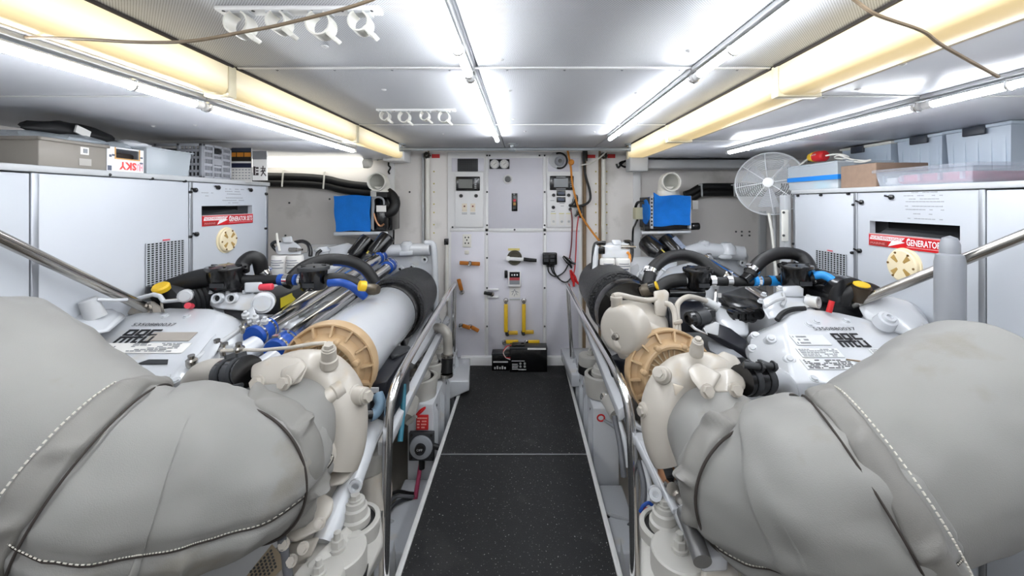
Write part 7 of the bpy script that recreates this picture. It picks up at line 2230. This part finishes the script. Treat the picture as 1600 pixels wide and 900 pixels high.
def lagging(lb, A, Bd, Sm, End, seed, seam):
    """A..: (px, py, Y, r): outlet from the turbocharger, joint collar, mitre joint, far end of the second leg"""
    a, b, s_, e = (P(*q[:3]) for q in (A, Bd, Sm, End))
    ra, rb, rs, re = A[3], Bd[3], Sm[3], End[3]
    t = thing('exhaust_lagging', lb, 'lagging', (s_.x, s_.y, s_.z - rs))
    d1 = (b - a).normalized()
    d2 = (s_ - b).normalized()
    d3 = (e - s_).normalized()
    section(t, 'outlet_jacket', [(a, ra), (a.lerp(b, 0.5) + V((0, 0, 0.012)), (ra + rb) / 2 + 0.004), (b + d1 * 0.02, rb)], lag, seed, wr1=0.012)
    m1 = b.lerp(s_, 0.5)
    bend = (d2 - d3) * 0.03
    section(t, 'elbow_jacket', [(b - d1 * 0.05, rb * 0.94), (b + d1 * 0.02, rb * 0.985), (b.lerp(m1, 0.55) + d1 * 0.03, (rb + rs) / 2 + 0.018), (m1 + bend, rs + 0.026), (m1.lerp(s_, 0.55) + bend, rs + 0.018), (s_ + d3 * 0.05, rs * 0.97)],
            lag, seed + 3, k=14, wr0=0.008, wr1=0.010, pf=0.014, seam=seam)
    section(t, 'upper_jacket', [(s_ - d2 * 0.03, rs * 0.95), (s_ + d3 * 0.04, rs), (s_.lerp(e, 0.3), (rs + re) / 2 + 0.010), (s_.lerp(e, 0.7), re + 0.01), (e, re)], lag, seed + 7, k=14, wr0=0.012, pf=0.012)
    axb = d1 + d2 * 0.25
    flap(t, b - d1 * 0.012, axb, rb - 0.002, rb + 0.006, 0.10, seed)
    loop_line(t, b + axb.normalized() * 0.042, axb, rb + 0.009, 'seam_cord', seamdark, 0.004)
    axm = (d2 + d3).normalized()
    flap(t, s_ + d3 * 0.022, axm, rs + 0.012, rs + 0.012, 0.075, seed + 5, amp=0.012)
    loop_line(t, s_ - axm * 0.02, axm, rs + 0.016, 'seam_cord', seamdark, 0.003)
    loop_line(t, s_ + axm * 0.058, axm, rs + 0.016, 'stitching', thread, 0.0022, dash=110)
    return t, d2


EL = lagging('grey padded exhaust lagging over the left engine turbocharger outlet', (468, 644, 1.42, 0.136), (398, 728, 1.17, 0.192), (150, 742, 1.0, 0.205), (-90, 568, 1.05, 0.215), 2.0, (0.6, -0.75, -0.2))
ER = lagging('grey padded exhaust lagging over the right engine turbocharger outlet', (1100, 655, 1.42, 0.138), (1168, 752, 1.15, 0.182), (1352, 752, 0.98, 0.190), (1570, 606, 1.05, 0.20), 9.0, (-0.5, -0.7, -0.5))
tag(MB().lathe(P(1484, 530, 1.55), (0, 0, 1), [(0, 0.045), (0.30, 0.045), (0.33, 0.04), (0.335, 0.03), (0.37, 0.03), (0.395, 0.022), (0.405, 0)], 24).build('grey_post', M('post_grey', (150, 153, 158), 0.4, 0.2, var=0.05)),
    'rounded grey post at the right frame edge before the generator', 'post')

# ------------------------------------------------------------------ small things low beside the gangway
t = thing('battery_switch', 'grey round battery switch with red tag on the left girder', 'switch', P(660, 693, 2.48))
fn = V((0, -1, 0.03)).normalized()
fu_ = V((0, 0.03, 1)).normalized()
c = P(660, 694, 2.478)
K = 1.42


def face(cx, cy, h, u0, v0, nm, m_, bev=0.004, off=0.0):
    return MB().obox(cx + fn * (off + h / 2), (u0 * K, 0, 0), fu_ * v0 * K, fn * h / 2).build(nm, m_, t, bev=bev)


face(c, 0, 0.03, 0.054, 0.06, 'back_plate', darkgrey)
MB().lathe(c + fn * 0.03, fn, [(0, 0.05 * K), (0.014, 0.048 * K), (0.018, 0.04 * K), (0.018, 0)], 30).build('dial', M('switch_grey', (150, 154, 158), 0.4, var=0.05), t)
kn = MB().lathe(c + fn * 0.046, fn, [(0, 0.024 * K), (0.02, 0.022 * K), (0.022, 0)], 20).build('knob', blackgl, t)
text('lettering', 'OFF', c + fn * 0.069 + V((-0.018, 0, 0)) - fu_ * 0.004, V((1, 0, 0)), fu_, 0.036, 0.014, whiteink, kn)
mb = MB()
for i in (-1, 1):
    for j in (-1, 1):
        mb.lathe(c + V((0.043 * K * i, 0, 0)) + fu_ * 0.049 * K * j + fn * 0.03, fn, [(0, 0.008), (0.003, 0.008), (0.003, 0)], 10)
stuff(mb.build('screws', blackgl, t))
rp = MB().obox(c + fu_ * 0.137 + fn * 0.006, (0.038, 0, 0), fu_ * 0.046, fn * 0.005).build('red_tag', red, t, bev=0.003)
printed(rp, c + fu_ * 0.1 + fn * 0.0115 + V((-0.031, 0, 0)), V((1, 0, 0)), fu_, 0.062, 0.075, 4, M('tag_print', (240, 170, 160), 0.5, var=0), 4, 'lettering')
MB().tube(sp([c - fu_ * 0.08 + fn * 0.014, P(656, 733, 2.46), P(654, 747, 2.44), P(651, 765, 2.36), P(649, 780, 2.3)], 5), 0.013, 10).build('pink_cable', M('rose_cable', (178, 70, 100), 0.5, var=0.08), t)
MB().tube([c - fu_ * 0.08 + fn * 0.014, c - fu_ * 0.14 + fn * 0.014], 0.019, 10).build('boot', black, t)
MB().tube([c + V((0.07, 0, 0)) + fn * 0.014, c + V((0.115, 0, 0)) + fn * 0.014 - fu_ * 0.016], 0.017, 10).build('boot', black, t)
for nm, lb, pts, m2 in (('drain_cock', 'grey filter drain with red lever behind the battery switch', (640, 625), None),):
    t = thing('sea_strainer', 'pale strainer body with silver cap and red pin, left girder', 'strainer', P(640, 640, 2.515))
    a, b_ = P(635, 655, 2.399), P(647, 618, 2.554)
    MB().tube([a, b_], 0.046, 20).build('body', offwhite, t)
    d = (b_ - a).normalized()
    MB().lathe(b_, d, [(-0.01, 0.054), (0.012, 0.054), (0.02, 0.046), (0.035, 0.018), (0.035, 0)], 20).obox(b_ + d * 0.03, (0.035, -0.01, 0.006), (0.003, 0.008, 0.0), (0, 0.004, 0.008)).build('cap', steel, t)
    MB().tube([P(636, 662, 2.374), P(650, 650, 2.374)], 0.012, 12).build('valve_arm', offwhite, t)
    MB().tube(sp([P(651, 648, 2.374), P(657, 641, 2.374), P(664, 637, 2.374), P(660, 642, 2.361), P(653, 648, 2.361)], 4), 0.006, 8).build('red_pin', red, t)
t = thing('sea_strainer', 'chrome T handled strainer with red pull ring, right girder', 'strainer', P(955, 650, 2.451))
a, b_ = P(964, 648, 2.399), P(949, 622, 2.515)
MB().tube([a, b_], 0.046, 20).build('body', offwhite, t)
d = (b_ - a).normalized()
MB().lathe(b_, d, [(-0.01, 0.046), (0.02, 0.046), (0.026, 0.046), (0.05, 0.046), (0.05, 0)], 22).build('cap', chrome, t)
MB().tube([b_ + d * 0.06 - V((0.04, 0.01, -0.01)), b_ + d * 0.06 + V((0.03, 0.01, 0.03))], 0.011, 10).build('handle', chrome, t)
MB().tube([P(934 + 5.5 * math.cos(k * PI / 8) + 5, 653 + 5 * math.sin(k * PI / 8), 2.361) for k in range(17)], 0.005, 8, cap=False).build('pull_ring', red, t)
MB().tube([P(943, 656, 2.361), P(956, 664, 2.348), P(966, 672, 2.322)], [0.008, 0.011, 0.010], 10).build('pin', grey, t)
# cables lying over the low boxes
for side, q0 in (('left', [((606, 775, 2.20), (622, 768, 2.26), (640, 771, 2.32), (660, 772, 2.38)), ((604, 790, 2.17), (618, 776, 2.25), (640, 776, 2.29), (660, 778, 2.35)), ((604, 806, 2.15), (616, 788, 2.22), (636, 780, 2.29), (658, 783, 2.32)),
                           ((606, 812, 2.12), (622, 818, 2.17), (640, 814, 2.23), (656, 808, 2.29))]),
                 ('right', [((944, 805, 2.17), (956, 812, 2.17), (970, 818, 2.15), (986, 824, 2.12)), ((942, 815, 2.15), (956, 822, 2.15), (972, 828, 2.12), (986, 818, 2.12)), ((946, 822, 2.12), (958, 834, 2.12), (968, 838, 2.12), (984, 832, 2.09)),
                            ((940, 800, 2.20), (960, 806, 2.17), (984, 814, 2.15))])):
    t = thing('cable_bundle', 'bundle of dark cables crossing under the %s gangway edge' % side, 'cable', P(*q0[0][1]))
    for i, q in enumerate(q0):
        MB().tube(sp([P(*k) for k in q], 5), 0.010, 8).build('cable', (black, cablegrey, darkgrey, lightgrey)[i % 4], t)
t = thing('vent_pipe', 'bent pipe with dark rubber sleeve behind the left handrail post', 'pipe', P(695, 590, 2.9))
MB().tube(sp([P(682, 512, 2.95), P(692, 514, 2.9), P(699, 524, 2.88), P(700, 545, 2.88), P(699, 562, 2.86)], 5), 0.034, 16).build('pipe', M('weathered_pipe', (176, 172, 164), 0.4, 0.2, var=0.15), t)
MB().tube([P(699, 560, 2.86), P(698, 582, 2.84)], 0.042, 16).build('rubber_sleeve', black, t)
MB().tube([P(699, 553, 2.86), P(699, 557, 2.86)], 0.044, 16).tube([P(698, 583, 2.84), P(698, 588, 2.84)], 0.044, 16).build('hose_clamp', steel, t)
